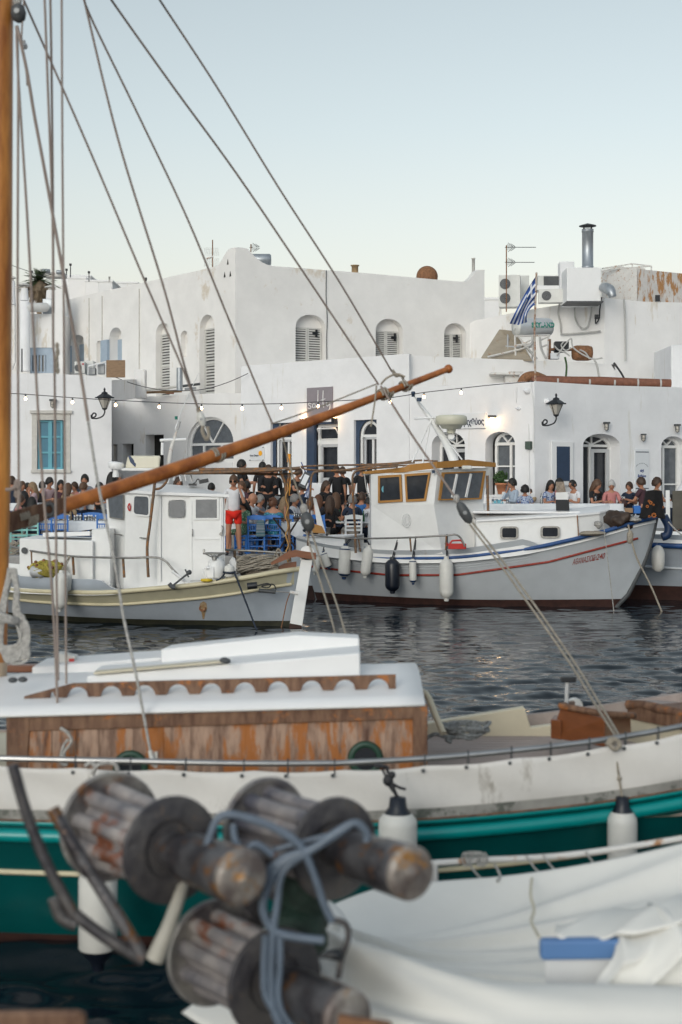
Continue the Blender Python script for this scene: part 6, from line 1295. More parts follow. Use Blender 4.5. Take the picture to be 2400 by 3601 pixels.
for u in (260, 455, 650, 855, 1010, 1175, 1490, 1640, 1790, 1925, 2057, 2180, 2290, 2395):
    q, t = HT.near(u, 1.05, .0); q = HT.p(t, railz(t), 1, -.02); b = MB(); b.tube([q + V((0, .022 * math.cos(a), -.02 + .045 * math.sin(a))) for a in [i * .628 for i in range(10)]], .004, 5, closed=True)
    b.lathe([(.011, 0), (.011, .006)], HT.p(t, railz(t) - .06, 1, .012), (0, -1, 0), n=10); b.build('grommet_ring', M['greyd'], tb)
# cabin
yC0 = 8.3; zD = .74
def X_(u, Y): return (u - 1200) / F * Y
xl, xr = X_(38, yC0), X_(1488, yC0); zt0, ztR = 1.235, 1.30
b = MB()
cL, cR = V((xl, yC0, zt0)), V((xr, yC0 - .02, ztR)); bL, bR = V((xl + .1, yC0 + 1.55, zt0)), V((xr - .12, yC0 + 1.5, ztR))
ln = lambda q, z: V((q.x, q.y, z))
b.add([cL, cR, bR, bL, ln(cL, zD), ln(cR, zD), ln(bR, zD), ln(bL, zD)], [(0, 1, 5, 4), (1, 2, 6, 5), (2, 3, 7, 6), (3, 0, 4, 7)]); 
rng = random.Random(8); x = xl + .1
while x < xr - .1:
    w_ = min(rng.uniform(.13, .2), xr - .06 - x); zt_ = zt0 + (ztR - zt0) * (x - xl) / (xr - xl) - .09; b.box((x + w_ / 2 - .0015, yC0 - .006 - rng.uniform(0, .004), (zD + zt_) / 2), (w_ - .004, .012, zt_ - zD)); x += w_
cab = b.build('cabin_side', M['peel'], tb)
b = MB()
b.hexa([cL + V((0, -.025, -.1)), cR + V((0, -.025, -.085)), cR + V((0, .0, -.085)), cL + V((0, .0, -.1)), cL + V((0, -.025, 0)), cR + V((.0, -.025, 0)), cR, cL])
b.hexa([ln(cR, zD) + V((-.06, -.03, 0)), ln(cR, zD) + V((.025, -.03, 0)), ln(cR, zD) + V((.025, .03, 0)), ln(cR, zD) + V((-.06, .03, 0)), cR + V((-.06, -.03, -.002)), cR + V((.025, -.03, -.002)), cR + V((.025, .03, -.002)), cR + V((-.06, .03, -.002))])
b.hexa([ln(cL, zD) + V((-.02, -.03, 0)), ln(cL, zD) + V((.09, -.03, 0)), ln(cL, zD) + V((.09, .03, 0)), ln(cL, zD) + V((-.02, .03, 0)), cL + V((-.02, -.03, -.002)), cL + V((.12, -.03, -.002)), cL + V((.12, .03, -.002)), cL + V((-.02, .03, -.002))])
b.build('cabin_trim', M['worn'], tb, bevel=.006)
b = MB(); ny = 10; xs_ = [i / 14 for i in range(-3, 15)]
def roofp(s_, k): # s along, k across
    x = (xl - .02) + (xr + .03 - xl) * s_; z = zt0 + (ztR - zt0) * s_ + .006 + .11 * math.sin(math.pi * k) ; return V((x, yC0 - .06 + 1.66 * k, z))
g = [roofp(s_, k / ny) for s_ in xs_ for k in range(ny + 1)]; m_ = ny + 1
b.add(g, [(i * m_ + j, (i + 1) * m_ + j, (i + 1) * m_ + j + 1, i * m_ + j + 1) for i in range(len(xs_) - 1) for j in range(ny)], True)
rf = b.build('cabin_roof', M['whitec'], tb); md = rf.modifiers.new('s', 'SOLIDIFY'); md.thickness = .016; md.offset = -1
zr = lambda u, Y: roofp((X_(u, Y) - xl) / (xr - xl), (Y - yC0 + .06) / 1.66).z
# scalloped grab rail
s0_, s1_ = P(85, 2450, 8.45), P(1395, 2440, 8.45)
b = MB(); n_ = 220; top_, bot_ = [], []
for i in range(n_ + 1):
    t = i / n_; u = 85 + 1308 * t; x = X_(u, 8.5); zb_ = zr(u, 8.5) + .002; h_ = .07 * min(1, t / .13) if t < .13 else .07
    hole = 0
    if .19 < t or True:
        ph = ((u - 215) / 117.5) % 1; 
        if u > 180 and u < 1370 and abs(ph - .5) < .31: hole = .06 * math.sqrt(max(0, 1 - ((ph - .5) / .31) ** 2))
    top_.append(V((x, 8.5, zb_ + .012 + h_))); bot_.append(V((x, 8.5, zb_ + min(hole, .012 + h_ - .014))))
k = n_ + 1; o_ = V((0, .03, 0))
b.add(top_ + bot_ + [q + o_ for q in top_] + [q + o_ for q in bot_], [(i, i + 1, k + i + 1, k + i) for i in range(n_)] + [(2 * k + i, 2 * k + i + 1, 3 * k + i + 1, 3 * k + i) for i in range(n_)] + [(i, i + 1, 2 * k + i + 1, 2 * k + i) for i in range(n_)] + [(k + i, k + i + 1, 3 * k + i + 1, 3 * k + i) for i in range(n_)] + [(0, k, 3 * k, 2 * k), (k - 1, 2 * k - 1, 4 * k - 1, 3 * k - 1)])
b.build('grab_rail', M['worn'], tb)
# portholes
for u, v in ((1286, 2667), (460, 2700)):
    c = P(u, v, yC0 - .02); b = MB(); b.tube([c + V((.083 * math.cos(a), -.012, .083 * math.sin(a))) for a in [i * .209 for i in range(30)]], .021, 8, closed=True); b.lathe([(.1, -.01), (.1, .012), (.07, .016)], c, (0, -1, 0), n=28)
    w_ = b.build('porthole', M['gport'], tb); b = MB(); b.lathe([(.066, 0), (.066, .006)], c + V((0, -.016, 0)), (0, -1, 0), n=24); b.build('glass', M['glassd'], w_)
    b = MB()
    for a in range(6): b.ball(c + V((.093 * math.cos(a * 1.047 + .5), -.018, .093 * math.sin(a * 1.047 + .5))), .008, 6, 4)
    b.build('bolt_ring', M['cream'], w_)
# white hatches on the roof
def hat(name, tlrs, depth, m=M['whitec'], bev=.012):
    (ul, vl), (ur, vr), Y = tlrs; a, c = P(ul, vl, Y), P(ur, vr, Y); b = MB(); zl_, zr_ = zr(ul, Y) - .03, zr(ur, Y) - .03; o_ = V((0, depth, 0))
    b.hexa([ln(a, zl_), ln(c, zr_), ln(c, zr_) + o_, ln(a, zl_) + o_, a, c, c + o_, a + o_]); return b.build(name, m, tb, bevel=bev)
hat('companion_hatch', ((305, 2378), (1268, 2296), 8.75), .5)
b = MB(); a, c = P(330, 2372, 8.72), P(805, 2330, 8.72); b.hexa([a, c, c + V((0, .1, 0)), a + V((0, .1, 0)), a + V((0, 0, .012)), c + V((0, 0, .012)), c + V((0, .1, .012)), a + V((0, .1, .012))]); b.build('slide_rail', M['creamd2'], tb)
hat('side_hatch', ((112, 2345), (570, 2312), 9.3), .45)
b = MB(); p_ = [(567, 2283), (1040, 2233), (1265, 2244)]; Yh = 9.15; t_ = [P(u, v, Yh) for u, v in p_]; bt_ = [ln(q, 1.3) for q in t_]; o_ = V((0, .5, -.03)); k = 3
b.add(t_ + bt_ + [q + o_ for q in t_] + [q + o_ for q in bt_], [(0, 1, 4, 3), (1, 2, 5, 4), (0, 1, 7, 6), (1, 2, 8, 7), (0, 3, 9, 6), (2, 5, 11, 8), (6, 7, 10, 9), (7, 8, 11, 10)]); b.build('raised_hatch', M['whitec'], tb, bevel=.01)
b = MB()
for u, v in ((795, 2325), (790, 2322), (80, 2390), (45, 2392)): b.ball(P(u, v, 8.6), (.03, .03, .018), 8, 6)
b.build('hatch_fittings', M['greyd'], tb)
b = MB(); b.lathe([(.04, 0), (.035, .05), (.0, .06)], P(235, 2325, 9.5), n=10); b.box(P(235, 2318, 9.5), (.12, .12, .07), ry=.2); tag(b.build('float', M['fendw'], at=P(235, 2320, 9.5)), 'white block with red marks showing above the hatch at left', 'float')
b = MB(); b.box(P(252, 2322, 9.43), (.035, .01, .02)); b.build('red_mark', M['dkred'], bpy.data.objects['float'])
b = MB(); b.box(P(70, 2350, 9.9), (.5, .1, .05)); b.build('side_plank', M['varn'], tb, bevel=.01)
# far bulwark, deck gear
b = MB(); pr = [(1480, 2552), (1500, 2545), (1845, 2488), (1868, 2560), (1990, 2545), (1990, 2600), (1480, 2650)]; b.slab([P(u, v, 10.2) for u, v in pr], (0, 1, 0), .08); b.build('far_bulwark', M['creamd2'], tb, bevel=.012)
b = MB()
for k in range(22):
    y = 8.35 + k * .088; b.box((X_(1480, 8.3) + .75, y, .757), (1.9, .078, .02))
b.build('deck_planking', M['teak'], tb)
bx = empty('x2', (0, 0, 0)); bpy.data.objects.remove(bx)
b = MB(); f0, f1 = P(1972, 2608, 9.0), P(2150, 2625, 8.7); b.hexa([P(1938, 2595, 9.1), P(2128, 2628, 8.75), P(2222, 2585, 9.3), P(2000, 2570, 9.6), P(1972, 2488, 9.1), P(2128, 2525, 8.75), P(2220, 2518, 9.3), P(2010, 2480, 9.6)]); wb = b.build('engine_box', M['varn'], tb, bevel=.008)
b = MB(); b.hexa([P(1938, 2597, 9.08), P(1975, 2603, 9.02), P(1990, 2580, 9.5), P(1950, 2575, 9.6), P(1938, 2530, 9.08), P(1975, 2535, 9.02), P(1990, 2520, 9.5), P(1950, 2515, 9.6)]); b.build('step', M['varn'], wb, bevel=.006)
b = MB(); b.tube([P(1972, 2482, 9.08), P(2130, 2512, 8.75), P(2232, 2517, 9.2)], .022, 6); b.tube([P(1972, 2482, 9.1), P(2015, 2474, 9.6)], .02, 6); b.build('top_moulding', M['worn'], wb)
b = MB(); b.tube([P(1993, 2480, 9.3), P(1996, 2396, 9.3)], .014, 7); th = b.build('throttle_lever', M['greyw'], tb); b = MB(); b.box(P(2000, 2389, 9.3), (.095, .06, .035)); b.build('grip', M['black'], th, bevel=.006)
b = MB(); b.lathe([(.055, 0), (.06, .02), (.055, .05)], P(2016, 2482, 9.8), (.2, -1, 0), n=22); b.build('compass', M['acw'], tb)
b = MB(); b.tube(catm([P(2208, 2478, 10.0), P(2260, 2480, 9.9), P(2330, 2495, 9.7), P(2420, 2515, 9.5)]), .035, 6); b.build('coaming_rail', M['worn'], tb)
b = MB(); b.hexa([P(2205, 2525, 10.0), P(2440, 2575, 9.4), P(2500, 2575, 9.8), P(2220, 2525, 10.3), P(2210, 2482, 10.0), P(2440, 2520, 9.4), P(2500, 2460, 11.2), P(2260, 2470, 11.0)]); b.build('coaming', M['worn'], tb); b = MB(); b.hexa([P(2205, 2620, 10.02), P(2460, 2660, 9.42), P(2520, 2660, 9.82), P(2220, 2620, 10.32), P(2205, 2520, 10.02), P(2460, 2570, 9.42), P(2520, 2570, 9.82), P(2220, 2520, 10.32)]); b.build('cockpit_liner', M['creamd2'], tb)
b = MB(); b.hexa([P(2250, 2490, 10.2), P(2450, 2540, 9.8), P(2600, 2470, 11.5), P(2330, 2452, 11.5)] + [q + V((0, 0, .03)) for q in (P(2250, 2490, 10.2), P(2450, 2540, 9.8), P(2600, 2470, 11.5), P(2330, 2452, 11.5))]); b.build('poop_deck', M['teak'], tb)
b = MB(); b.tube(catm([P(1440, 2425, 9.6), P(1475, 2428, 9.5), P(1505, 2450, 9.4), P(1530, 2510, 9.3), P(1560, 2580, 9.2)]), .022, 8); b.build('grab_pole', M['creamd2'], tb)
b = MB(); rng = random.Random(9)
for k in range(7):
    c = P(1635, 2578, 9.4); a0 = rng.uniform(0, 6); b.tube(catm([c + V(((.1 + .012 * k) * math.cos(a0 + i), (.13) * math.sin(a0 + i), .008 * k + .02 * math.sin(i * 2 + k))) for i in range(7)], 4), .011, 6)
b.tube(catm([P(1495, 2600, 9.3), P(1530, 2582, 9.3), P(1560, 2590, 9.3), P(1600, 2592, 9.3), P(1570, 2602, 9.3), P(1590, 2610, 9.3)]), .013, 6)
tag(b.build('rope_coil', mat('flecked_rope', (.34, .36, .36), .9, var=.6, scale=50), at=P(1635, 2580, 9.4)), 'grey-blue flecked rope coiled on the planked deck', 'rope')
# fenders of the teal boat
for (u, vt, vb, Yf, rp, lab, sty, rt, rm) in ((2190, 2855, 3160, 7.75, 52, 'grubby white fender with a navy top near the right edge', 'topend', (2160, 2608), 'rope'), (1400, 2860, 3180, 7.35, 68, 'cream fender with navy top hung on knotted black rope', 'topend', (1345, 2705), 'cable'), (345, 3060, 3400, 7.3, 68, 'white fender behind the left roller with a navy cone bottom', 'boot', (345, 2900), 'rope')):
    top = P(u, vt, Yf); L_ = (vb - vt) / F * Yf; r = rp / F * Yf; ro = empty('fender', top, lab, 'fender', 'fenders on the teal boat')
    b = MB(); b.lathe([(r * .72, 0), (r * .97, L_ * .07), (r, L_ * .13), (r, L_ * .82), (r * .9, L_ * .9), (r * .5, L_ * .97), (.01, L_)] if sty == 'topend' else [(r * .9, 0), (r, L_ * .1), (r, L_ * .8), (r * .95, L_ * .81), (.01, L_ * .82)], top, (0, 0, -1), n=28); b.build('body', M['fendw'], ro)
    b = MB()
    if sty == 'topend': b.lathe([(r * .2, -.085), (r * .42, -.08), (r * .48, -.03), (r * .72, .0), (r * .75, .012), (r * .6, .02)], top, (0, 0, -1), n=24)
    else: b.lathe([(r * .95, L_ * .8), (r * .8, L_ * .86), (r * .35, L_ * .96), (r * .3, L_ * 1.04)], top, (0, 0, -1), n=24)
    b.build('rubber_end', M['fendn'], ro)
    b = MB(); q = P(rt[0], rt[1], Yf + .02); a_ = top + V((0, 0, .07)); b.tube(sag(a_, q, 0, 4), .007, 6)
    if rm == 'cable':
        b.tube(catm([q + V((-.03, .03, .01)), q + V((0, -.03, .02)), q + V((.03, .03, .0))]), .012, 6); m1 = a_.lerp(q, .62); b.ball(m1, (.028, .02, .03), 8, 6); b.ball(m1 + V((.02, 0, .03)), .02, 8, 6); b.tube(catm([m1, m1 + V((.05, -.01, -.03)), m1 + V((.09, 0, -.045))]), .008, 6); b.tube(sag(a_, m1 + V((-.01, 0, .07)), 0, 3), .01, 6); b.tube(sag(a_ + V((.012, 0, 0)), m1 + V((.0, 0, -.02)), 0, 3), .008, 6)
    else: b.ball(a_.lerp(q, .35), .014, 8, 6)
    b.build('lanyard', M[rm], ro)
# mast
mt = empty('mast', (X_(-20, 9.1), 9.1, 1.33), 'thick orange varnished mast at the left edge', 'mast')
pts = [(X_(u, 9.15), 9.15, P(0, v, 9.15).z) for u, v in ((-28, 2400), (-22, 2250), (-12, 1700), (-6, 1000), (-2, 0), (0, -600))]
b = MB(); b.tube(pts, [.085, .085, .088, .088, .088, .086], 20); b.build('spar', M['mastw'], mt)
b = MB(); b.lathe([(.09, 0), (.092, .02), (.092, .13), (.09, .135)], pts[0], (pts[1][0] - pts[0][0], 0, pts[1][2] - pts[0][2]), n=20); b.build('pale_foot', mat('pale_bare_wood', (.5, .38, .27), .7, var=.15), mt)
# boom
bA, bB = P(-70, 1872, 9.3), P(1578, 1297, 12.6)
bo = empty('boom', bA, 'long orange varnished boom sweeping up across the harbour', 'boom')
b = MB(); npt = 24; b.tube([bA.lerp(bB, i / npt) + V((0, 0, -.04 * math.sin(math.pi * i / npt))) for i in range(npt + 1)], [.043 + .011 * math.sin(math.pi * min(1, i / npt * 1.3)) - .017 * (i / npt) ** 2 for i in range(npt + 1)], 18); b.ball(bB, .04, 14, 10); b.build('spar', M['boomw'], bo)
def onboom(u, dz=0, dy=0):
    lo, hi = 0, 1
    for _ in range(30):
        m_ = (lo + hi) / 2; q = bA.lerp(bB, m_)
        if 1200 + q.x / q.y * F < u: lo = m_
        else: hi = m_
    return bA.lerp(bB, lo) + V((0, dy, dz - .04 * math.sin(math.pi * lo)))
for u, n_, r_ in ((60, 4, .062), (1335, 3, .046), (1412, 2, .044), (745, 2, .054)):
    b = MB()
    for k in range(n_):
        c = onboom(u + k * 9); d = (bB - bA).normalized(); x = d.cross(V((0, 0, 1))).normalized(); y = x.cross(d)
        b.tube([c + (x * math.cos(a) + y * math.sin(a)) * r_ + d * .01 * a for a in [i * .4 for i in range(17)]], .01, 5)
    b.build('rope_lashing', M['rope'], bo)
b = MB(); b.hexa([onboom(-60, -.075, -.07), onboom(235, -.055, -.07), onboom(235, -.055, .0), onboom(-60, -.075, .0), onboom(-60, .08, -.07), onboom(235, .055, -.07), onboom(235, .055, .0), onboom(-60, .08, .0)]); b.build('cheek_plate', M['worn'], bo, bevel=.01)
b = MB(); b.tube([onboom(182, 0, -.078) + V((.035 * math.cos(a), 0, .04 * math.sin(a))) for a in [i * .5 for i in range(13)]], .016, 6, closed=True); b.build('iron_eye', M['greyd'], bo)
# rigging
def rope(pts, Y, r, lab, m='rope', name='rope', n=6, cat='rope'):
    q = []
    for k, p in enumerate(pts):
        Yk = Y[0] + (Y[1] - Y[0]) * k / (len(pts) - 1) if hasattr(Y, '__len__') else Y
        q.append(P(p[0], p[1], Yk))
    b = MB(); b.tube(catm(q, n), r, 6); return tag(b.build(name, M[m], at=q[0]), lab, cat)
M['rigw'] = mat('rig_rope', (.31, .25, .22), .9, var=.2, scale=2)
r0 = .0082
rope([(60, -60), (84, 0), (306, 505), (500, 965), (640, 1290), (700, 1445)], (9.2, 10.2), r0, 'slanting brown line ending at the pale block left of the boom centre', 'rigw')
rope([(291, -40), (306, 40), (420, 505), (573, 1000), (650, 1290), (695, 1430)], (9.4, 10.2), r0, 'second slanting line meeting the same pale block', 'rigw')
rope([(285, -60), (313, 45), (480, 390), (658, 765), (800, 1110), (957, 1487)], (9.4, 11.2), r0, 'line running to the boom above the arched window', 'rigw')
rope([(360, -60), (393, 0), (610, 305), (834, 612), (1090, 990), (1332, 1352)], (9.4, 12.1), r0 * 1.05, 'long line running to the knotted wrap on the outer boom', 'rigw')
rope([(520, -70), (563, 0), (760, 300), (980, 658), (1200, 1000), (1378, 1305)], (9.4, 12.2), r0, 'uppermost long line reaching the boom near its tip', 'rigw')
rope([(152, -50), (157, 0), (168, 300), (185, 770), (187, 1190), (192, 1310), (198, 1960), (208, 2560), (212, 2640)], 8.9, r0, 'left line of the near-vertical trio', 'rigw')
rope([(172, -50), (177, 0), (182, 300), (186, 700), (188, 1100)], 8.95, r0, 'middle line of the near-vertical trio', 'rigw')
rope([(217, -50), (217, 0), (220, 600), (226, 1300), (230, 2000), (235, 2560)], 8.8, r0 * .9, 'right line of the near-vertical trio', 'rigw')
rope([(84, 0), (76, 150), (92, 250), (96, 300)], 9.1, .006, 'thin line under the small shackle by the mast', 'rigw')
rope([(60, 90), (95, 250), (120, 400), (150, 560), (190, 780), (222, 960), (280, 1290), (310, 1480)], (9.0, 8.8), .011, 'dark thick shroud bending down beside the mast', 'rigw')
rope([(310, 1480), (345, 1700), (400, 1960), (435, 2170), (480, 2380), (532, 2660)], (8.8, 8.1), .0095, 'lower pale part of the bent shroud running to the deck', 'ropew')
rope([(57, 90), (64, 280), (62, 1000), (66, 1690)], 9.0, .008, 'line hanging straight beside the mast to a knot', 'rigw')
rope([(58, 120), (66, 300), (95, 750), (120, 1200), (150, 1700), (185, 2100), (205, 2550)], (9.0, 8.4), .0085, 'long line slanting from the mast down to the cabin', 'rigw')
rope([(957, 1490), (1100, 1440), (1325, 1350)], (11.2, 12.1), .006, 'thin pale topping line just above the boom', 'rope')
rope([(1325, 1355), (1318, 1420), (1305, 1500)], 11.6, .008, 'short rope end dangling under the boom', 'rope')
rope([(1340, 1358), (1450, 1530), (1540, 1660), (1606, 1755)], (12.0, 11.2), .0095, 'single line from the outer boom down to the sheet block', 'rigw')
rope([(1654, 1845), (1800, 2040), (1990, 2310), (2090, 2470), (2168, 2592)], (11.1, 7.9), .0085, 'left leg of the mainsheet running to the steel rail', 'rope')
rope([(1664, 1838), (1815, 2035), (2005, 2305), (2105, 2465), (2180, 2590)], (11.1, 7.9), .0085, 'right leg of the mainsheet running to the steel rail', 'rope')
rope([(985, 1490), (1020, 1640), (1060, 1760), (1078, 1800)], 11.4, .008, 'line from the boom down to the dark hanging block', 'rope')
rope([(1078, 1870), (1110, 1990), (1150, 2120), (1180, 2230), (1195, 2300)], (11.4, 9.9), .008, 'left line below the dark hanging block', 'rope')
rope([(1096, 1868), (1135, 1990), (1180, 2110), (1212, 2215), (1240, 2320)], (11.4, 9.9), .008, 'right line below the dark hanging block', 'rope')
rope([(1393, 1316), (1380, 1300), (1392, 1322), (1410, 1320), (1420, 1335)], 12.3, .012, 'small loop of rope on top of the outer boom', 'rope')
rope([(1340, 1352), (1360, 1330), (1395, 1315), (1425, 1325)], 12.2, .01, 'slack rope loop between two boom lashings', 'rope')
def block(pts, Y, r, lab, m='greyd', eye='ropew'):
    a, c = P(*pts[0], Y), P(*pts[1], Y); d = c - a; ro = empty('pulley_block', a, lab, 'pulley block'); b = MB()
    b.lathe([(r * .3, 0), (r * .8, d.length * .15), (r, d.length * .5), (r * .8, d.length * .85), (r * .3, d.length)], a, d, n=14); b.build('shell', M[m], ro)
    b = MB(); b.ball(a - d * .15, (r * .6, r * .5, r * .8), 10, 8); b.build('knot', M[eye], ro)
    b = MB(); b.lathe([(r * .35, -r * .3), (r * .35, r * .3)], a + d * .5 + V((0, -r * .8, 0)), (0, 1, 0), n=12); b.build('sheave', M['grey'], ro); return ro
block(((1613, 1765), (1656, 1840)), 11.2, .045, 'grey sheet block hanging at the right of the ochre-framed windows')
block(((1072, 1800), (1092, 1868)), 11.4, .055, 'dark wooden block hanging above the tiller')
block(((62, 12), (68, 78)), 9.1, .05, 'dark block tucked beside the mast at the very top')
block(((85, 150), (90, 172)), 9.1, .018, 'tiny shackle block just right of the mast top', 'greyw')
block(((702, 1448), (716, 1500)), 10.2, .03, 'pale plastic block where two lines meet above the boom', 'fendw', 'rope')
rope([(716, 1495), (712, 1515), (726, 1545), (735, 1530), (730, 1500)], 10.2, .014, 'loop of yellowish rope under the pale block', 'rope')
for (u, v) in ((202, 1210), (202, 1240), (203, 1262), (202, 1290)):
    pass
b = MB()
for k in range(5): b.ball(P(201 + 2 * math.sin(k * 2), 1215 + 22 * k, 8.9), (.013, .013, .022 + .008 * (k % 2)), 8, 6)
tag(b.build('rope_knot', M['rope'], at=P(201, 1250, 8.9)), 'string of brown knots on the left line of the vertical trio', 'rope')
b = MB()
for k in range(4): b.tube(catm([P(62 + 8 * math.cos(a + k), 1700 + 12 * k + 10 * math.sin(a), 8.95) for a in [i * .9 for i in range(8)]], 3), .011, 5)
b.tube(catm([P(20, 1722, 8.95), P(45, 1718, 8.95), P(62, 1700, 8.95), P(66, 1760, 8.95), P(60, 1790, 8.95)]), .012, 6)
tag(b.build('rope_knot', M['rigw'], at=P(62, 1700, 8.9)), 'dark knot tying the straight line to the mast above the boom', 'rope')
# coil of rope on the mast
b = MB(); rng = random.Random(2)
for k in range(12):
    w_ = rng.uniform(.2, 1.5); ph = rng.uniform(-10, 10); b.tube(catm([P(40 + ph, 2000, 8.9 + .02 * k), P(35 - 22 * w_ + ph, 2120, 8.9), P(22 - 24 * w_ + ph, 2250, 8.9), P(30 + ph, 2330 - 5 * k, 8.9), P(62 + 24 * w_, 2318 - 6 * k, 8.88), P(68 + 20 * w_, 2260 - 8 * k, 8.88), P(58 + ph, 2150, 8.88), P(52 + 8 * w_, 2070, 8.88), P(44 + ph, 2000, 8.9)]), .0105, 6)
b.tube([P(-30, 2175, 8.95), P(10, 2180, 8.8), P(55, 2188, 8.85), P(62, 2180, 8.95)], .02, 6); b.tube([P(-30, 2150, 8.95), P(10, 2165, 8.8), P(55, 2180, 8.85), P(62, 2174, 8.95)], .02, 6)
tag(b.build('rope_coil', M['ropew'], at=P(40, 2180, 8.9)), 'thick grey and white rope coil hanging on the mast', 'rope')
b = MB(); b.tube([P(528, 2640, 8.05), P(534, 2665, 8.05), P(540, 2690, 8.0)], .014, 8); b.box(P(548, 2672, 8.08), (.02, .02, .09)); tag(b.build('turnbuckle', M['fendw'], at=P(533, 2660, 8.1)), 'white turnbuckle at the foot of the bent shroud', 'turnbuckle')
rope([(212, 2560), (240, 2580), (250, 2610), (225, 2650), (235, 2690), (215, 2680), (222, 2630), (240, 2600)], 8.2, .01, 'knotted pale rope tail in front of the peeling cabin', 'ropew')
rope([(300, 2695), (320, 2682), (335, 2700), (325, 2725), (345, 2690), (400, 2685), (415, 2712)], 7.5, .012, 'pale rope wrapped round the steel rail at left', 'ropew')
rope([(2135, 2620), (2150, 2600), (2172, 2604), (2180, 2625), (2160, 2635), (2145, 2615), (2165, 2598)], 7.7, .014, 'rope knot round the steel rail above the right fender', 'rope')
# ================= NET HAULER =================
M['mach'] = mat('scuffed_steel', (.15, .145, .15), .42, metal=.35, var=.35, scale=7, col2=(.05, .045, .05), thr=(.4, .6), spots=((.2, .09, .03), 9, .55, (1, 1, 1)), bump=.3, bscale=30)
M['plate'] = mat('worn_lit_flange', (.36, .34, .31), .4, metal=.3, scale=6, col2=(.13, .12, .13), thr=(.4, .6), spots=((.26, .12, .05), 8, .6, (1, 1, 1)), bump=.3)  # pale tone paints light on the flange face; rust spots are wear
M['machd'] = mat('dark_steel', (.10, .092, .09), .45, metal=.25, scale=6, col2=(.045, .042, .048), thr=(.4, .6), spots=((.16, .1, .06), 12, .6, (1, 1, 1)), bump=.35, bscale=25)
M['drum'] = mat('net_drum', (.38, .34, .32), .5, scale=3.5, col2=(.08, .08, .10), thr=(.36, .62), spots=((.27, .09, .04), 4, .55, (1, 1, 1)), bump=.3)
M['cap'] = mat('worn_brass_cap', (.38, .34, .3), .38, metal=.3, scale=8, col2=(.15, .12, .11), thr=(.38, .6), spots=((.38, .19, .06), 9, .55, (1, 1, 1)), bump=.3)
M['hosem'] = mat('grey_blue_hose', (.14, .18, .235), .4, var=.3, scale=12)
M['mgreen'] = mat('mossy_casting', (.02, .05, .035), .7, var=.6, scale=15, bump=.5)
nh = empty('net_hauler', P(1060, 3200, 4.7), 'rusty net hauler with three flanged rollers and grey hoses in the foreground', 'net hauler')
ax = V((.565, -.815, .03)).normalized(); e1 = ax.cross(V((0, 0, 1))).normalized(); e2 = e1.cross(ax)
def spool(u, v, Y, Rf, Rb, gap, hub, Rh, capout):
    c = P(u, v, Y)
    b = MB(); b.lathe([(.072, -.012), (Rf * .6, -.016), (Rf, -.014), (Rf + .006, -.006), (Rf + .005, .004), (Rf, .008), (Rf * .62, .0), (Rf * .56, .004), (Rf * .54, -.006)], c, ax, n=40); fr = b.build('roller', M['machd'], nh)
    b = MB(); b.lathe([(.07, -.02), (Rf * .53, -.03), (Rf * .5, -.08), (.07, -.09)], c, ax, n=30); b.build('recess', M['black'], fr)
    bc = c - ax * gap; b = MB(); b.lathe([(.05, -.01), (Rb - .01, -.012), (Rb + .004, -.004), (Rb + .006, .01), (Rb - .002, .018), (Rb - .012, .006), (.08, .004)], bc, ax, n=44); b.build('back_flange', M['plate'], fr)
    b = MB(); b.lathe([(Rb * .62, 0), (Rb * .62, gap - .02)], bc + ax * .005, ax, n=24)
    for k in range(9):
        a = k * 2 * math.pi / 9 + .3; d = e1 * math.cos(a) + e2 * math.sin(a); b.tube([bc + d * Rb * .68 + ax * .005, bc.lerp(c, .5) + d * (Rf + Rb) * .33, c + d * Rf * .66 - ax * .012], [.03, .026, .03], 8)
    b.build('ribbed_drum', M['drum'], fr)
    b = MB(); b.lathe([(Rh * .75, -.08), (Rh * .75, hub * .22), (Rh * .95, hub * .25), (Rh, hub * .27), (Rh * 1.02, hub * .62), (Rh * 1.08, hub * .63), (Rh * 1.1, hub * .9), (Rh * 1.08, hub * .93)], c, ax, n=36); b.build('hub', M['mach'], fr)
    b = MB(); b.lathe([(Rh * 1.1, hub * .93), (Rh * 1.1, hub * .965), (Rh * 1.04, hub * .985), (Rh * .8, hub * .992), (Rh * .3, hub * 1.004), (Rh * .2, hub * 1.02), (.001, hub * 1.025)], c, ax, n=36); b.build('end_cap', M['cap'], fr)
    return fr
spool(604, 2990, 4.6, .168, .185, .46, .46, .078, 0)
spool(1178, 2985, 4.6, .16, .165, .43, .42, .075, 0)
spool(968, 3455, 4.55, .168, .175, .40, .42, .076, 0)
b = MB(); c = P(1065, 3180, 4.75)
b.ball(P(1075, 3150, 4.8), (.085, .1, .17), 18, 12, lambda d: 1 + .08 * math.sin(d.z * 9) + .06 * math.sin(d.x * 11)); b.ball(P(1040, 3290, 4.75), (.11, .1, .11), 16, 10, lambda d: 1 + .1 * math.sin(d.z * 12)); b.build('gear_case', M['mgreen'], nh)
b = MB(); b.tube([P(900, 3030, 4.9), P(1060, 3190, 4.85), P(1000, 3440, 4.8)], .06, 12); b.tube([P(1080, 3170, 4.85), P(1180, 3010, 4.9)], .05, 12); b.tube([P(850, 3080, 5.0), P(900, 3260, 5.0)], .05, 12); b.build('yoke', M['machd'], nh)
for pts, r_, m_ in (([(45, 2690), (100, 2880), (170, 3050), (265, 3225)], .019, 'machd'), ([(185, 2845), (300, 3040), (420, 3230), (505, 3370)], .022, 'mach'), ([(262, 3215), (360, 3290), (505, 3380)], .02, 'machd'), ([(190, 3160), (215, 3225), (270, 3255)], .022, 'machd')):
    b = MB(); b.tube(catm([P(u, v, 4.55) for u, v in pts], 3), r_, 12); b.build('frame_tube', M[m_], nh)
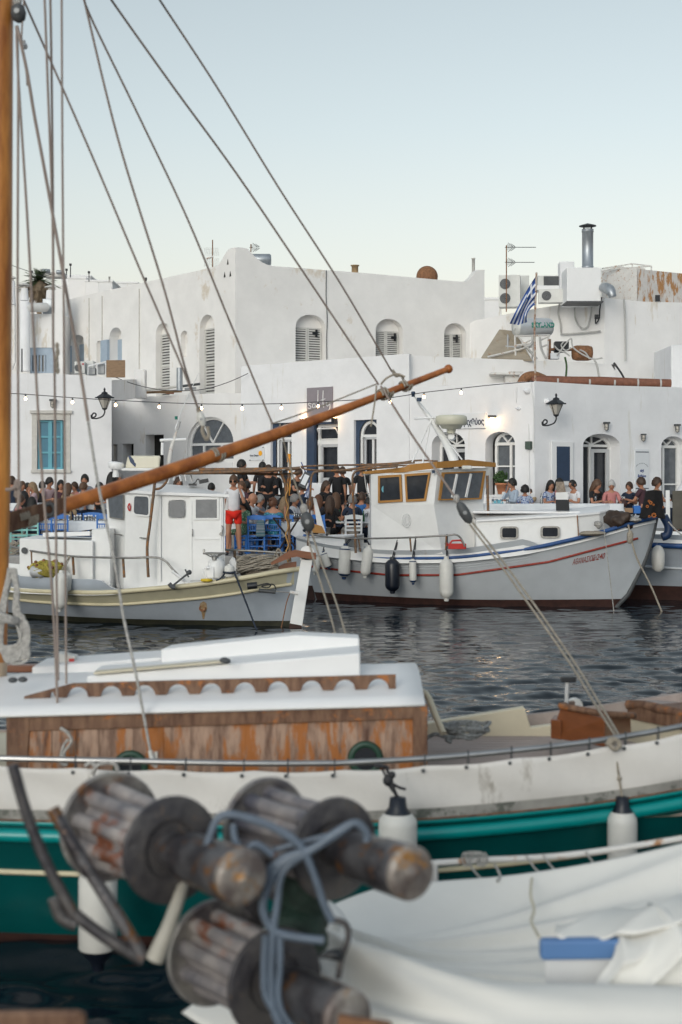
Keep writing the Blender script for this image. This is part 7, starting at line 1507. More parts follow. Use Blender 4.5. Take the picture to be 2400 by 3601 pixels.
b = MB(); b.tube([P(545, 3375, 4.5), P(590, 3270, 4.5), P(640, 3130, 4.6), P(655, 3080, 4.7)], [.03, .024, .019, .016], 12); b.build('pale_arm', mat('pale_painted_arm', (.5, .47, .4), .6, var=.25), nh)
hs_ = [([(725, 2985), (760, 2890), (800, 2865), (880, 2880), (980, 2920), (1060, 2980), (1110, 3090), (1140, 3180), (1170, 3240)], .0125), ([(935, 3120), (950, 3060), (1010, 3015), (1100, 2985), (1180, 2930), (1250, 2895), (1290, 2930), (1290, 2960)], .0125),
       ([(1050, 3010), (980, 3050), (940, 3130), (925, 3200), (960, 3270), (1030, 3295), (1140, 3308)], .0135), ([(1230, 2905), (1130, 2970), (1000, 3060), (975, 3180), (960, 3300), (955, 3450), (965, 3560), (1000, 3640)], .012),
       ([(935, 3290), (930, 3400), (935, 3500), (975, 3570), (1010, 3650)], .012), ([(985, 3290), (985, 3400), (980, 3500), (1000, 3570), (1060, 3650)], .011), ([(820, 2900), (830, 2960), (860, 2995), (900, 2970), (960, 3010)], .011), ([(1160, 3235), (1215, 3250), (1225, 3300), (1205, 3360), (1190, 3440)], .010)]
for pts, r_ in hs_:
    b = MB(); b.tube(catm([P(u, v, 4.35) for u, v in pts], 8), r_, 10); b.build('hose', M['hosem'] if r_ != .010 else M['machd'], nh)
b = MB(); b.tube([P(1120, 3368, 4.3), P(1150, 3358, 4.3), P(1195, 3360, 4.3), P(1205, 3352, 4.3)], [.003, .012, .02, .008], 10); b.build('valve_lever', M['black'], nh)
b = MB(); b.tube([P(960, 2990, 4.4), P(1220, 2920, 4.4)], .008, 6); b.build('clamp', M['hosem'], nh)
b = MB(); b.hexa([P(1190, 3560, 4.05), P(1380, 3590, 4.0), P(1390, 3640, 4.0), P(1190, 3640, 4.05)] + [q + V((0, -.06, .0)) for q in (P(1190, 3545, 4.05), P(1370, 3580, 4.0), P(1390, 3600, 4.0), P(1190, 3600, 4.05))]); b.build('foot_plate', M['rust'], nh, bevel=.01)
# steel mount below carries the hauler
b = MB(); b.tube([P(1020, 3330, 4.8), (P(1020, 3330, 4.8).x, 4.8, -.4)], .05, 12); b.build('post', M['machd'], nh)
# wooden board at lower left
b = MB(); b.hexa([P(-300, 3640, 4.0), P(312, 3640, 4.0), P(312, 3600, 4.3), P(-300, 3600, 4.3), P(-300, 3560, 4.0), P(290, 3552, 4.0), P(300, 3548, 4.3), P(-300, 3556, 4.3)]); tag(b.build('wooden_board', M['worn'], bevel=.02, at=P(100, 3600, 4.2)), 'blurred brown plank end in the lower left corner', 'board')
# ================= WHITE COVERED DINGHY =================
M['tarp'] = mat('boat_cover_cloth', (.78, .765, .72), .85, var=.08, scale=2.5, spots=((.5, .43, .3), 1.6, .68, (1, 1, 1)), bump=.25, bscale=5)
HD = Hull((-.42, 5.3), (4.2, 5.0), 1.0, [(0, .50), (.5, .46), (1, .55)], [(-.4, .2), (1, -.05)], [(-.4, -.3), (1, .2)], pw=.4, wl=.8)
db = empty('dinghy', HD.W(2.4, 0, 0), 'white boat under a loosely draped cream canvas cover at lower right', 'dinghy')
make_hull(db, HD, lambda t: HD.sh(t), lambda t: .05, [M['hullw'], M['antif']], lambda t: .36, M['white'], M['white'])
def surf(name, par, edge_t, edge_b, ni, nj, fn, m, th_=.004, at=None):
    """sheet between two pixel polylines (u, v, Y)"""
    def pl(e_, t):
        tt = t * (len(e_) - 1); i = min(int(tt), len(e_) - 2); k = tt - i
        c = catm([V(x) for x in e_], 8); q = c[min(int(round(t * (len(c) - 1))), len(c) - 1)]; return P(q.x, q.y, q.z)
    ct = catm([V(x) for x in edge_t], 16); cb_ = catm([V(x) for x in edge_b], 16); b = MB()
    def at_(c, t):
        x = t * (len(c) - 1); i = min(int(x), len(c) - 2); q = c[i].lerp(c[i + 1], x - i); return P(q.x, q.y, q.z)
    for i in range(ni + 1):
        A_, B_ = at_(ct, i / ni), at_(cb_, i / ni)
        for j in range(nj + 1): k = j / nj; b.v.append(tuple(A_.lerp(B_, k) + V(fn(i / ni, k))))
    for i in range(ni):
        for j in range(nj): q = i * (nj + 1) + j; b.f.append([q, q + 1, q + nj + 2, q + nj + 1]); b.m.append(0); b.s.append(True)
    o = b.build(name, m, par, at=at); md = o.modifiers.new('s', 'SOLIDIFY'); md.thickness = th_; return o
def folds(s_, k, L):
    r = 0
    for i, (a, b_, A) in enumerate(L):
        c = a + (b_ - a) * min(1, s_ * 1.15) ** .7 + .02 * math.sin(5 * s_ + 2 * i); w_ = .022 + .05 * s_; d = (k - c) / w_
        r += A * (1.15 - .75 * min(1, s_)) * math.exp(-abs(d) ** 1.5 if d < 0 else -(d / 2.2) ** 2)
    return r
surf('canvas_cover', db, [(1150, 3190, 6.1), (1330, 3125, 6.2), (1540, 3100, 6.3), (1800, 3078, 6.4), (2080, 3035, 6.4), (2400, 2968, 6.4), (2900, 2850, 6.3)], [(1180, 3360, 5.6), (1330, 3420, 5.62), (1500, 3490, 5.66), (1700, 3520, 5.68), (1950, 3540, 5.7), (2400, 3550, 5.7), (2900, 3550, 5.7)], 120, 60,
     lambda s_, k: (lambda f: (0, -.7 * f, .8 * f - .06 * math.sin(math.pi * k)))(folds(s_, k, ((.80, .10, .09), (.86, .32, .12), (.90, .50, .10), (.93, .68, .13), (.96, .86, .08)))), M['tarp'])
surf('cover_roll', db, [(1180, 3290, 5.35), (1270, 3325, 5.2), (1420, 3375, 5.0), (1620, 3440, 4.95), (1800, 3472, 4.9), (2100, 3478, 4.9), (2400, 3486, 4.9), (2900, 3500, 4.9)], [(900, 3760, 4.7), (1100, 3800, 4.5), (1300, 3800, 4.4), (1600, 3800, 4.3), (1900, 3800, 4.3), (2200, 3800, 4.3), (2500, 3800, 4.3), (2900, 3800, 4.3)], 90, 30,
     lambda s_, k: (lambda f: (0, -1.0 * f - .06 * math.sin(math.pi * min(1, k * 1.5)), .5 * f + .07 * math.sin(math.pi * min(1, k * 2.6))))(folds(s_ * 1.3, k, ((.02, .14, .05), (.03, .30, .07), (.10, .42, .06), (.25, .60, .07), (.5, .75, .06)))), M['tarp'])
surf('cover_flap', db, [(1100, 3130, 5.7), (1200, 3200, 5.6), (1240, 3290, 5.5), (1250, 3345, 5.4)], [(640, 3560, 5.2), (760, 3640, 5.1), (900, 3720, 5.0), (1100, 3720, 4.9)], 30, 24,
     lambda s_, k: (0, 0, .03 * math.sin(8 * s_ + 5 * k) * math.sin(3.1 * k)), M['tarp'])
b = MB(); b.hexa([P(1920, 3540, 5.0), P(2420, 3540, 5.0), P(2420, 3500, 5.15), P(1960, 3500, 5.15), P(1915, 3375, 5.0), P(2420, 3375, 5.0), P(2420, 3420, 5.15), P(1945, 3420, 5.15)]); lk = b.build('locker', M['white'], db, bevel=.01)
z0_, z1_ = P(0, 3378, 4.96).z, P(0, 3306, 4.96).z; q0, q1 = X_(1903, 4.96), X_(2440, 4.96)
b = MB(); b.box(((q0 + q1) / 2, 4.985, (z0_ + z1_) / 2), (q1 - q0, .05, z1_ - z0_), ry=-.012); b.build('blue_lid', mat('sky_blue_paint', (.09, .2, .42), .5, var=.06), lk, bevel=.012)
surf('draped_sheet', db, [(2110, 3240, 5.3), (2220, 3220, 5.25), (2340, 3185, 5.2), (2560, 3190, 5.2)], [(2105, 3480, 4.88), (2200, 3490, 4.86), (2320, 3500, 4.85), (2560, 3510, 4.85)], 40, 24, lambda s_, k: (.02 * math.sin(5 * k), -.2 * math.sin(3.1 * k ** .6) - .035 * (1 - abs(math.sin(7 * s_ + 2.5 * k))) ** 2, .05 * math.sin(3.1 * k ** .5) + .03 * (1 - abs(math.sin(6 * s_ - 2 * k))) ** 2), M['tarp'])
surf('draped_fold', db, [(1960, 3268, 5.3), (2060, 3235, 5.3), (2240, 3195, 5.3), (2400, 3165, 5.3)], [(1950, 3308, 4.98), (2080, 3312, 4.97), (2230, 3290, 4.95), (2420, 3240, 4.9)], 34, 14, lambda s_, k: (0, 0, .03 * math.sin(3.1 * k) + .02 * (1 - abs(math.sin(6 * s_ + 3 * k))) ** 2), M['tarp'])
b = MB(); b.tube(catm([P(1872, 3090, 6.3), P(1868, 3150, 6.1), P(1880, 3200, 5.95), P(1870, 3240, 5.8), P(1888, 3280, 5.6), P(1900, 3300, 5.4)]), .007, 5); b.build('seam_cord', M['creamd2'], db)
b = MB(); b.tube(catm([P(1470, 3040, 6.5), P(1700, 3026, 6.5), P(2000, 3008, 6.5), P(2400, 2950, 6.5), (P(2400, 2950, 6.5).x + 1, 6.4, 1.15)]), .0145, 10); b.tube([P(1528, 3040, 6.5), P(1530, 3110, 6.5), (P(1530, 3110, 6.5).x, 6.45, .5)], .017, 8); b.build('side_rail', M['rustl'], db)
b = MB()
for k in range(6): b.tube(catm([P(1640 + 12 * k + 14 * math.cos(a), 3030 + 24 * math.sin(a) - 8, 6.48) for a in [i * .8 + k for i in range(7)]], 4), .005, 5)
b.build('rail_cord', M['ropew'], db); b = MB(); b.tube(catm([P(1740, 3040, 6.45), P(1760, 3080, 6.4), P(1750, 3100, 6.35)]), .006, 5)
b.build('rail_cord', M['ropew'], db)
for u in (1640, 1850, 1910, 2060): b = MB(); b.tube(sag(P(u, 3005 + (1900 - u) * .06, 6.48), P(u + 60, 3075 + (1900 - u) * .08, 6.4), .01, 5), .005, 5); b.build('rail_cord', M['ropew'], db)
# ================= PEOPLE, CHAIRS, TABLES =================
def skin(nodes, edges, sub=1):
    """continuous surface grown round a joint skeleton; nodes: (x, y, z, r[, r2])"""
    me = bpy.data.meshes.new('t'); bm = bmesh.new(); ly = bm.verts.layers.skin.verify(); vv = [bm.verts.new(n[:3]) for n in nodes]
    for i, n in enumerate(nodes): vv[i][ly].radius = (n[3], n[4] if len(n) > 4 else n[3])
    vv[0][ly].use_root = True
    for e_ in edges: bm.edges.new((vv[e_[0]], vv[e_[1]]))
    bm.to_mesh(me); bm.free(); o = bpy.data.objects.new('t', me)
    m1 = o.modifiers.new('s', 'SKIN'); m1.use_smooth_shade = True; m1.branch_smoothing = .2
    if sub: m2 = o.modifiers.new('d', 'SUBSURF'); m2.levels = sub; m2.render_levels = sub
    COL.objects.link(o); dg = bpy.context.evaluated_depsgraph_get(); ev = o.evaluated_get(dg); r = bpy.data.meshes.new_from_object(ev)
    vs = [v.co.copy() for v in r.vertices]; fs = [tuple(p.vertices) for p in r.polygons]
    bpy.data.objects.remove(o); bpy.data.meshes.remove(r); bpy.data.meshes.remove(me); return vs, fs
SK = {'tan': (.42, .2, .12), 'fair': (.52, .29, .2), 'dark': (.28, .13, .08)}
SKM = {k: mat('skin_' + k, c, .55, var=.08) for k, c in SK.items()}
HAIR = {'black': (.012, .01, .009), 'brown': (.06, .03, .016), 'lbrown': (.12, .06, .03), 'blond': (.30, .20, .11), 'grey': (.25, .24, .23), 'white': (.55, .54, .52), 'auburn': (.13, .05, .02)}
HM = {k: mat('hair_' + k, c, .6, var=.45, scale=30, stretch=(3, 3, .5)) for k, c in HAIR.items()}
CL = {'black': (.012, .012, .014), 'white': (.72, .72, .74), 'navy': (.015, .025, .05), 'red': (.72, .022, .01), 'grey': (.2, .22, .26), 'lblue': (.42, .5, .6), 'blue': (.03, .12, .32), 'pink': (.5, .2, .19), 'khaki': (.4, .38, .35), 'tan': (.45, .33, .2), 'plum': (.07, .03, .04), 'pinkish': (.5, .36, .38)}
CM = {k: mat('cloth_' + k, c, .9, var=.14, scale=8, bump=.25, bscale=30) for k, c in CL.items()}
CM['teal'] = mat('cloth_teal_print', (.03, .25, .33), .9, var=.1, scale=26, col2=(.02, .13, .2), spots=((.3, .5, .52), 34, .56, (1, 1, 1)))
CM['green'] = mat('cloth_green_print', (.10, .22, .13), .9, scale=22, col2=(.03, .09, .05), spots=((.4, .48, .36), 30, .55, (1, 1, 1)))
CM['plaid'] = mat('cloth_blue_print', (.4, .45, .55), .9, scale=20, col2=(.05, .09, .25), thr=(.45, .5))
CM['stripe'] = mat('cloth_striped', (.45, .52, .62), .9, var=.4, scale=3, stretch=(1, 1, 30), thr=(.48, .52))
CM['dots'] = mat('cloth_dark_dots', (.02, .02, .03), .9, spots=((.4, .3, .35), 26, .66, (1, 1, 1)))
M['eye'] = mat('eye_dark', (.01, .01, .01), .2, var=0); M['lip'] = mat('lips', (.3, .09, .08), .5, var=.05)
M['shoe'] = mat('white_shoe', (.6, .6, .6), .6, var=.05); M['shoed'] = mat('dark_shoe', (.03, .03, .035), .6, var=.1)
def head_mesh(c, yaw, pitch, s_=1.0):
    """shaped head: brow, nose, mouth, chin, ears; facing -y before rotation"""
    vs, fs = [], []; nu, nv = 20, 16
    Rm = Matrix.Rotation(yaw, 3, 'Z') @ Matrix.Rotation(pitch, 3, 'X') * 1.12
    for j in range(nv + 1):
        t = math.pi * j / nv
        for i in range(nu):
            a = 2 * math.pi * i / nu; d = V((math.sin(t) * math.cos(a), math.sin(t) * math.sin(a), math.cos(t)))
            x, y, z = d.x * .076, d.y * .096, d.z * .118
            if z < 0: x *= 1 - .38 * (-z / .118) ** 1.4; y *= 1 - (.12 if y < 0 else .42) * (-z / .118)
            if y < 0:
                f = max(0, 1 - abs(x) / .022)
                if -.045 < z < .015: y -= .024 * f * (1 - (z + .045) / .06)           # nose
                if .01 < z < .035: y -= .006 * max(0, 1 - abs(x) / .05)                 # brow
                if -.012 < z < .012 and .016 < abs(x) < .045: y += .008              # eye sockets
                if z < -.085: y -= .008 * max(0, 1 - abs(x) / .04)                    # chin
            vs.append(c + Rm @ (V((x, y, z)) * s_))
    fs = [(j * nu + i, (j + 1) * nu + i, (j + 1) * nu + (i + 1) % nu, j * nu + (i + 1) % nu) for j in range(nv) for i in range(nu)]
    return vs, fs, Rm
def hand(nodes, edges, wi, d, up, grip=.5, flip=1):
    """palm, four bent fingers of unequal length and a thumb from the side of the palm"""
    w_ = V(nodes[wi][:3]); d = V(d).normalized(); up = V(up); side = d.cross(up).normalized() * flip; up = side.cross(d).normalized() * flip
    k = len(nodes); p = w_ + d * .055; nodes.append((*p, .026, .016)); edges.append((wi, k)); q = w_ + d * .085; nodes.append((*q, .028, .013)); edges.append((k, k + 1))
    for f, (o, L_) in enumerate(((-.026, .062), (-.009, .075), (.009, .07), (.026, .054))):
        b0 = q + side * o + d * .012; m_ = b0 + (d * math.cos(grip) - up * math.sin(grip)) * L_ * .5; t_ = m_ + (d * math.cos(grip * 2.1) - up * math.sin(grip * 2.1)) * L_ * .5; n_ = len(nodes)
        nodes += [(*b0, .009), (*m_, .0085), (*t_, .007)]; edges += [(k + 1, n_), (n_, n_ + 1), (n_ + 1, n_ + 2)]
    n_ = len(nodes); a0 = p - side * .03; a1 = a0 - side * .018 + d * .025 - up * .01; nodes += [(*a0, .011), (*a1, .009)]; edges += [(k, n_), (n_, n_ + 1)]
def person(x, y, z0, rz, label, top='white', bottom='navy', hair='brown', style='short', skin_='tan', pose='sit', lean=0.0, head_yaw=0.0, head_pitch=0.0, arms='table', sleeve='short', legs='long', size=1.0, glasses=False, dress=False, beard=False, shoes='shoed', bareback=False, seat_h=.46, phone=False, group='people at the harbour restaurants'):
    """rz: turn about z; the figure faces -y (towards the camera) at rz = 0"""
    root = empty('person', (0, 0, 0), label, 'person', group)
    st_ = pose == 'stand'; hz = .93 if st_ else seat_h + .10
    sp = lambda h, fwd=0: V((0, -math.sin(lean) * h - fwd, hz + math.cos(lean) * h))
    N, E = [], []
    add = lambda p, r, r2=None: (N.append((*p, r, r2 or r)), len(N) - 1)[1]
    pel = add(sp(0), .135, .10); wa = add(sp(.16), .118, .085); chs = add(sp(.34), .145, .10); nb = add(sp(.485), .085, .07); nk = add(sp(.545, .005), .052, .05); hd = add(sp(.60, .012), .05, .05)
    E += [(pel, wa), (wa, chs), (chs, nb), (nb, nk), (nk, hd)]
    hc = sp(.665, .02 + max(0, head_pitch) * .03)
    JS = {}
    for s_ in (1, -1):
        sh = add(sp(.445) + V((s_ * .165, 0, 0)), .052); E.append((nb, sh)); shp = V(N[sh][:3])
        mode = arms[s_] if isinstance(arms, dict) else arms
        if mode == 'down': el = shp + V((s_ * .05, .02, -.28)); wr = el + V((s_ * .01, -.07, -.25)); hd_, up_ = (0, -.1, -1), (0, -1, 0)
        elif mode == 'table': el = shp + V((s_ * .07, -.12, -.25)); wr = el + V((-s_ * .07, -.235, .05)); hd_, up_ = (-s_ * .3, -1, 0), (0, 0, 1)
        elif mode == 'chin': el = shp + V((s_ * .04, -.2, -.2)); wr = V((s_ * .05, hc.y - .1, hc.z - .16)); hd_, up_ = (-s_ * .2, .2, 1), (0, 1, 0)
        elif mode == 'phone': el = shp + V((s_ * .07, -.10, -.26)); wr = V((s_ * .12, hc.y - .05, hc.z - .13)); hd_, up_ = (-s_ * .2, .1, 1), (s_, 0, 0)
        elif mode == 'reach': el = shp + V((s_ * .08, -.2, -.14)); wr = el + V((s_ * .02, -.26, .04)); hd_, up_ = (0, -1, .1), (0, 0, 1)
        elif mode == 'side': el = shp + V((s_ * .25, -.03, -.1)); wr = el + V((s_ * .24, -.06, -.04)); hd_, up_ = (s_, -.1, -.2), (0, 0, 1)
        elif mode == 'hip': el = shp + V((s_ * .17, .08, -.22)); wr = V((s_ * .17, -.04, hz + .12)); hd_, up_ = (-s_, -.3, -.3), (0, -1, 0)
        elif mode == 'raise': el = shp + V((s_ * .08, -.12, -.24)); wr = el + V((s_ * .03, -.1, .24)); hd_, up_ = (0, 0, 1), (0, 1, 0)
        el_ = add(el, .040); wr_ = add(wr, .026, .022); E += [(sh, el_), (el_, wr_)]; JS[s_] = (shp, el, wr); hand(N, E, wr_, hd_, up_, .5, s_)
    LG = {}
    for s_ in (1, -1):
        hp = V((s_ * .085, 0, hz - .04))
        if st_: kn = hp + V((s_ * .03, -.02, -.42)); an = kn + V((s_ * .02, .03, -.40)); to = an + V((s_ * .04, -.13, -.05))
        else: kn = hp + V((s_ * .05, -.42, .02)); an = V((kn.x + s_ * .02, kn.y + .06, .09)); to = an + V((s_ * .01, -.13, -.05))
        h_ = add(hp, .09, .085); k_ = add(kn, .058); cf = add(kn.lerp(an, .35) + V((0, .015, 0)), .052); a_ = add(an, .034); hl = add(an + V((0, .02, -.045)), .033); t_ = add(to, .03, .022); E += [(pel, h_), (h_, k_), (k_, cf), (cf, a_), (a_, hl), (hl, t_)]; LG[s_] = (hp, kn, an, to)
    vs, fs = skin(N, E); b = MB(); b.add(vs, fs, True); hv, hf, Rm = head_mesh(hc, head_yaw, head_pitch); b.add(hv, hf, True)
    for s_ in (1, -1):
        b.ball(hc + Rm @ V((s_ * .078, .01, -.005)), (.012, .02, .03), 8, 6)
    body = b.build('body', SKM[skin_], root)
    # face details
    b = MB()
    if glasses == 'sun':
        for s_ in (1, -1): b.lathe([(.027, 0), (.027, .006)], hc + Rm @ V((s_ * .034, -.092, .006)), Rm @ V((0, -1, 0)), n=12)
        b.tube([hc + Rm @ V((-.075, .0, .012)), hc + Rm @ V((-.06, -.09, .012)), hc + Rm @ V((.06, -.09, .012)), hc + Rm @ V((.075, 0, .012))], .004, 4); b.build('sunglasses', M['eye'], root)
    else:
        for s_ in (1, -1): b.ball(hc + Rm @ V((s_ * .031, -.081, .002)), (.012, .008, .007), 8, 6)
        for s_ in (1, -1): b.tube([hc + Rm @ V((s_ * .018, -.093, .019)), hc + Rm @ V((s_ * .048, -.083, .02))], .0035, 4)
        if glasses:
            for s_ in (1, -1): b.tube([hc + Rm @ V((s_ * .033 + .022 * math.cos(a), -.097, .0 + .018 * math.sin(a))) for a in [i * .7 for i in range(9)]], .003, 4, closed=True); b.tube([hc + Rm @ V((s_ * .055, -.095, .006)), hc + Rm @ V((s_ * .078, 0, .01))], .003, 4)
        b.build('eyes', M['eye'], body)
    b = MB(); b.ball(hc + Rm @ V((0, -.089, -.055)), (.02, .007, .006), 8, 6); b.build('mouth', M['lip'], body)
    # hair
    if style != 'bald':
        b = MB(); nu, nv = 18, 12; hl_ = []
        lim = {'short': .02, 'buzz': .015, 'long': -.02, 'bun': .0, 'curly': -.02}[style]; th_ = {'short': .014, 'buzz': .006, 'long': .02, 'bun': .016, 'curly': .03}[style]
        rr = random.Random(hash(label) % 1000)
        for j in range(nv + 1):
            t = math.pi * .5 * 1.25 * j / nv
            for i in range(nu):
                a = 2 * math.pi * i / nu; d = V((math.sin(t) * math.cos(a), math.sin(t) * math.sin(a), math.cos(t)))
                front = max(0, -d.y); zz = max(d.z, -.55 + .95 * front ** 1.5 if style != 'curly' else -.6 + .95 * front ** 1.5)
                k = 1 + (rr.uniform(-.06, .1) if style == 'curly' else rr.uniform(-.02, .02)); rad = math.sqrt(max(0, 1 - min(zz, 1) ** 2)) / max(math.sqrt(d.x ** 2 + d.y ** 2), 1e-5) if zz > d.z else 1
                hl_.append(hc + Rm @ V((d.x * rad * (.076 + th_) * k, d.y * rad * (.096 + th_) * k + .008, zz * (.118 + th_) * k)))
        b.add(hl_, [(j * nu + i, (j + 1) * nu + i, (j + 1) * nu + (i + 1) % nu, j * nu + (i + 1) % nu) for j in range(nv) for i in range(nu)], True)
        if style == 'long':
            for k in range(11):
                a = math.pi * (.0 + k / 10); x_, y_ = math.cos(a) * .075, math.sin(a) * .09 + .01; L_ = rr.uniform(.24, .32)
                b.tube(catm([hc + Rm @ V((x_ * .9, y_, .05)), hc + Rm @ V((x_ * 1.12, y_ * 1.15, -.05)), hc + V((0, .03, 0)) + Rm @ V((x_ * 1.1, y_ * 1.1 + .01, -.15)), hc + V((0, .05, 0)) + Rm @ V((x_ * .95, y_ + .01, -L_))], 3), [.03, .032, .034, .036, .036, .034, .03, .026, .016, .006][:10], 6)
        if style == 'bun': b.ball(hc + Rm @ V((0, .1, .075)), .042, 10, 8); b.ball(hc + Rm @ V((0, .07, -.03)), (.06, .05, .06), 10, 8)
        if style == 'curly':
            for k in range(40): a, e_ = rr.uniform(-.4, 3.54), rr.uniform(-.3, 1.4); b.ball(hc + Rm @ V((math.cos(a) * math.cos(e_) * .1, math.sin(a) * math.cos(e_) * .115, math.sin(e_) * .135)), .024, 6, 4)
        b.build('hair', HM[hair], root)
    if beard:
        b = MB(); b.ball(hc + Rm @ V((0, -.05, -.075)), (.058, .048, .05), 14, 10); b.build('beard', HM[hair], root)
    # shirt / dress top
    g = .018; N2, E2 = [], []; ad = lambda p, r, r2=None: (N2.append((*p, r, r2 or r)), len(N2) - 1)[1]
    s0 = ad(sp(-.04), .15 + (.02 if dress else 0), .118); s1 = ad(sp(.16), .132 + g * .2, .10); s2 = ad(sp(.34), .158, .115); s3 = ad(sp(.475 if not bareback else .40), .10, .085); E2 += [(s0, s1), (s1, s2), (s2, s3)]
    for s_ in (1, -1):
        shp, el, wr = JS[s_]; q = ad(shp + V((0, 0, 0 if not bareback else -.03)), .062); E2.append((s3, q)); m_ = ad(shp.lerp(el, .62), .062 if sleeve != 'puff' else .075); E2.append((q, m_))
        if sleeve == 'long': e_ = ad(el, .05); w2 = ad(el.lerp(wr, .8), .036); E2 += [(m_, e_), (e_, w2)]
    vs, fs = skin(N2, E2); b = MB(); b.add(vs, fs, True); b.build('dress' if dress else 'shirt', CM[top], root)
    # bottoms
    N3, E3 = [], []; ad = lambda p, r, r2=None: (N3.append((*p, r, r2 or r)), len(N3) - 1)[1]; p0 = ad(sp(.02), .148, .118)
    for s_ in (1, -1):
        hp, kn, an, to = LG[s_]; a0 = ad(hp, .108, .1); E3.append((p0, a0)); k_ = .62 if legs == 'shorts' else 1
        a1 = ad(hp.lerp(kn, k_), .088 if legs == 'shorts' else .074); E3.append((a0, a1))
        if legs == 'long': a2 = ad(kn.lerp(an, .5), .066); a3 = ad(an + V((0, 0, .03)), .05); E3 += [(a1, a2), (a2, a3)]
    vs, fs = skin(N3, E3); b = MB(); b.add(vs, fs, True); b.build('skirt' if dress else ('shorts' if legs == 'shorts' else 'trousers'), CM[top if dress else bottom], root)
    for s_ in (1, -1):
        hp, kn, an, to = LG[s_]; b = MB(); b.ball((an + to) / 2 + V((0, .0, -.012)), (.048, .125, .042), 12, 8); b.build('shoe', M[shoes], root)
    if phone: p = JS[1 if phone == 'r' else -1][2]; b = MB(); b.box(hc + Rm @ V(((.1 if phone == 'r' else -.1), -.03, -.03)), (.015, .07, .14), rx=.3); b.build('phone', M['eye'], root, bevel=.004)
    root.location = (x, y, z0); root.rotation_euler = (0, 0, rz); root.scale = (size,) * 3
    return root
D = R
def pp(u, Y): return (u - 1200) / F * Y
def px(u, Y, z0, rz, label, **k):
    k['lean'] = k.get('lean', 0) + random.uniform(-.04, .13); k['head_yaw'] = k.get('head_yaw', 0) + random.uniform(-.35, .35); rz += random.uniform(-8, 8)
    return person(pp(u, Y), Y, z0, D(rz), label, **k)
bpy.context.view_layer.update()
# --- centre group
px(822, 33.75, QZ, 8, 'man in a white polo shirt, red shorts and sunglasses talking on a phone', top='white', bottom='red', hair='lbrown', pose='stand', legs='shorts', arms={1: 'phone', -1: 'down'}, lean=-.03, glasses='sun', phone='r', size=1.1, shoes='shoed', head_pitch=.12)
px(862, 34.6, QZ, -35, 'dark-haired woman in a green print dress half hidden behind the man in red shorts', top='green', hair='black', style='long', legs='knee', dress=True, head_pitch=.35, arms='table', shoes='shoe', size=.98)
px(876, 35.4, QZ, 70, 'bald man in a white T-shirt reaching an arm along the blue chair', top='white', style='bald', arms={1: 'side', -1: 'table'}, size=1.08, head_yaw=.3)
px(905, 36.3, QZ, 60, 'grey-haired man in a slate blue T-shirt leaning forward', top='grey', hair='grey', glasses=True, lean=.15, size=1.04)
px(962, 34.7, QZ, 175, 'woman with an auburn bun in a turquoise print off-shoulder dress seen from behind', top='teal', hair='auburn', style='bun', dress=True, bareback=True, sleeve='puff', legs='knee', head_yaw=-.6, arms={1: 'table', -1: 'raise'})
px(1000, 35.6, QZ, 160, 'woman with long blond hair and a navy top beside the auburn bun', top='navy', hair='blond', style='long', arms='table')
px(1030, 36.2, QZ, 75, 'man with grey hair, glasses and a white shirt facing left at the centre table', top='white', hair='grey', glasses=True, size=1.05)
px(1088, 35.0, QZ, 60, 'woman with a golden brown bob in a white blouse resting her chin on her hand', top='white', hair='lbrown', style='long', arms={1: 'table', -1: 'chin'}, head_yaw=.2)
px(1116, 36.6, QZ, 150, 'woman with long chestnut hair in a dark dotted blouse', top='dots', hair='auburn', style='long', arms='table', size=1.03)
px(1162, 35.2, QZ, 168, 'dark-haired woman in a black short-sleeved dress with one hand raised', top='black', hair='brown', style='long', arms={1: 'table', -1: 'raise'}, dress=True, legs='knee', size=1.02)
px(1183, 36.9, QZ, 185, 'brown-haired woman in black sitting beyond the dark-haired one', top='black', hair='lbrown', style='long', size=1.07)
px(1240, 34.9, QZ, 195, 'grey-haired man in a navy polo on the white chair seen from behind', top='navy', bottom='khaki', hair='grey', style='short', arms='table', legs='long', head_yaw=-.5, size=1.05)
px(1264, 36.2, QZ, 150, 'balding man in a bright blue shirt bending over the table', top='blue', hair='brown', style='buzz', lean=.2, size=1.1)
px(1286, 35.6, QZ, 110, 'dark-haired youth in a white T-shirt looking down at the table', top='white', hair='black', head_pitch=.35, size=1.0)
px(852, 39.6, TZ, 78, 'bearded waiter in black standing in profile behind the awning', top='black', bottom='black', hair='black', beard=True, pose='stand', arms='table', size=1.12)
px(924, 38.9, TZ, 180, 'waiter in black with dark hair glimpsed above the awning', top='black', bottom='black', hair='black', pose='stand', arms='down', size=1.08)
px(942, 37.8, TZ, 5, 'waiter in a black long-sleeved shirt leaning over a table to serve', top='black', bottom='black', hair='brown', pose='stand', lean=.25, head_pitch=.45, arms='table', beard=False, size=1.04, sleeve='long')
px(965, 38.6, TZ, 30, 'person in a long black robe-like top beside the leaning waiter', top='black', bottom='black', hair='black', pose='stand', sleeve='long', arms='down', size=1.0)
px(1032, 37.9, TZ, 55, 'waitress in black with pinned-up dark hair looking down', top='black', bottom='black', hair='brown', style='bun', pose='stand', head_pitch=.4, arms='table', size=.98, lean=.12)
px(1186, 38.0, TZ, 185, 'broad man in a black shirt standing with his back to the harbour', top='black', bottom='black', hair='brown', style='buzz', pose='stand', arms='down', size=1.02, lean=.05)
px(1206, 38.9, TZ, 200, 'dark-haired person standing just beyond the broad man in black', top='black', bottom='black', hair='brown', pose='stand', size=1.0, arms='down')
px(1274, 37.8, TZ, 178, 'waiter in black standing behind the wheelhouse seen from behind', top='black', bottom='black', hair='black', pose='stand', arms='down', size=1.04)
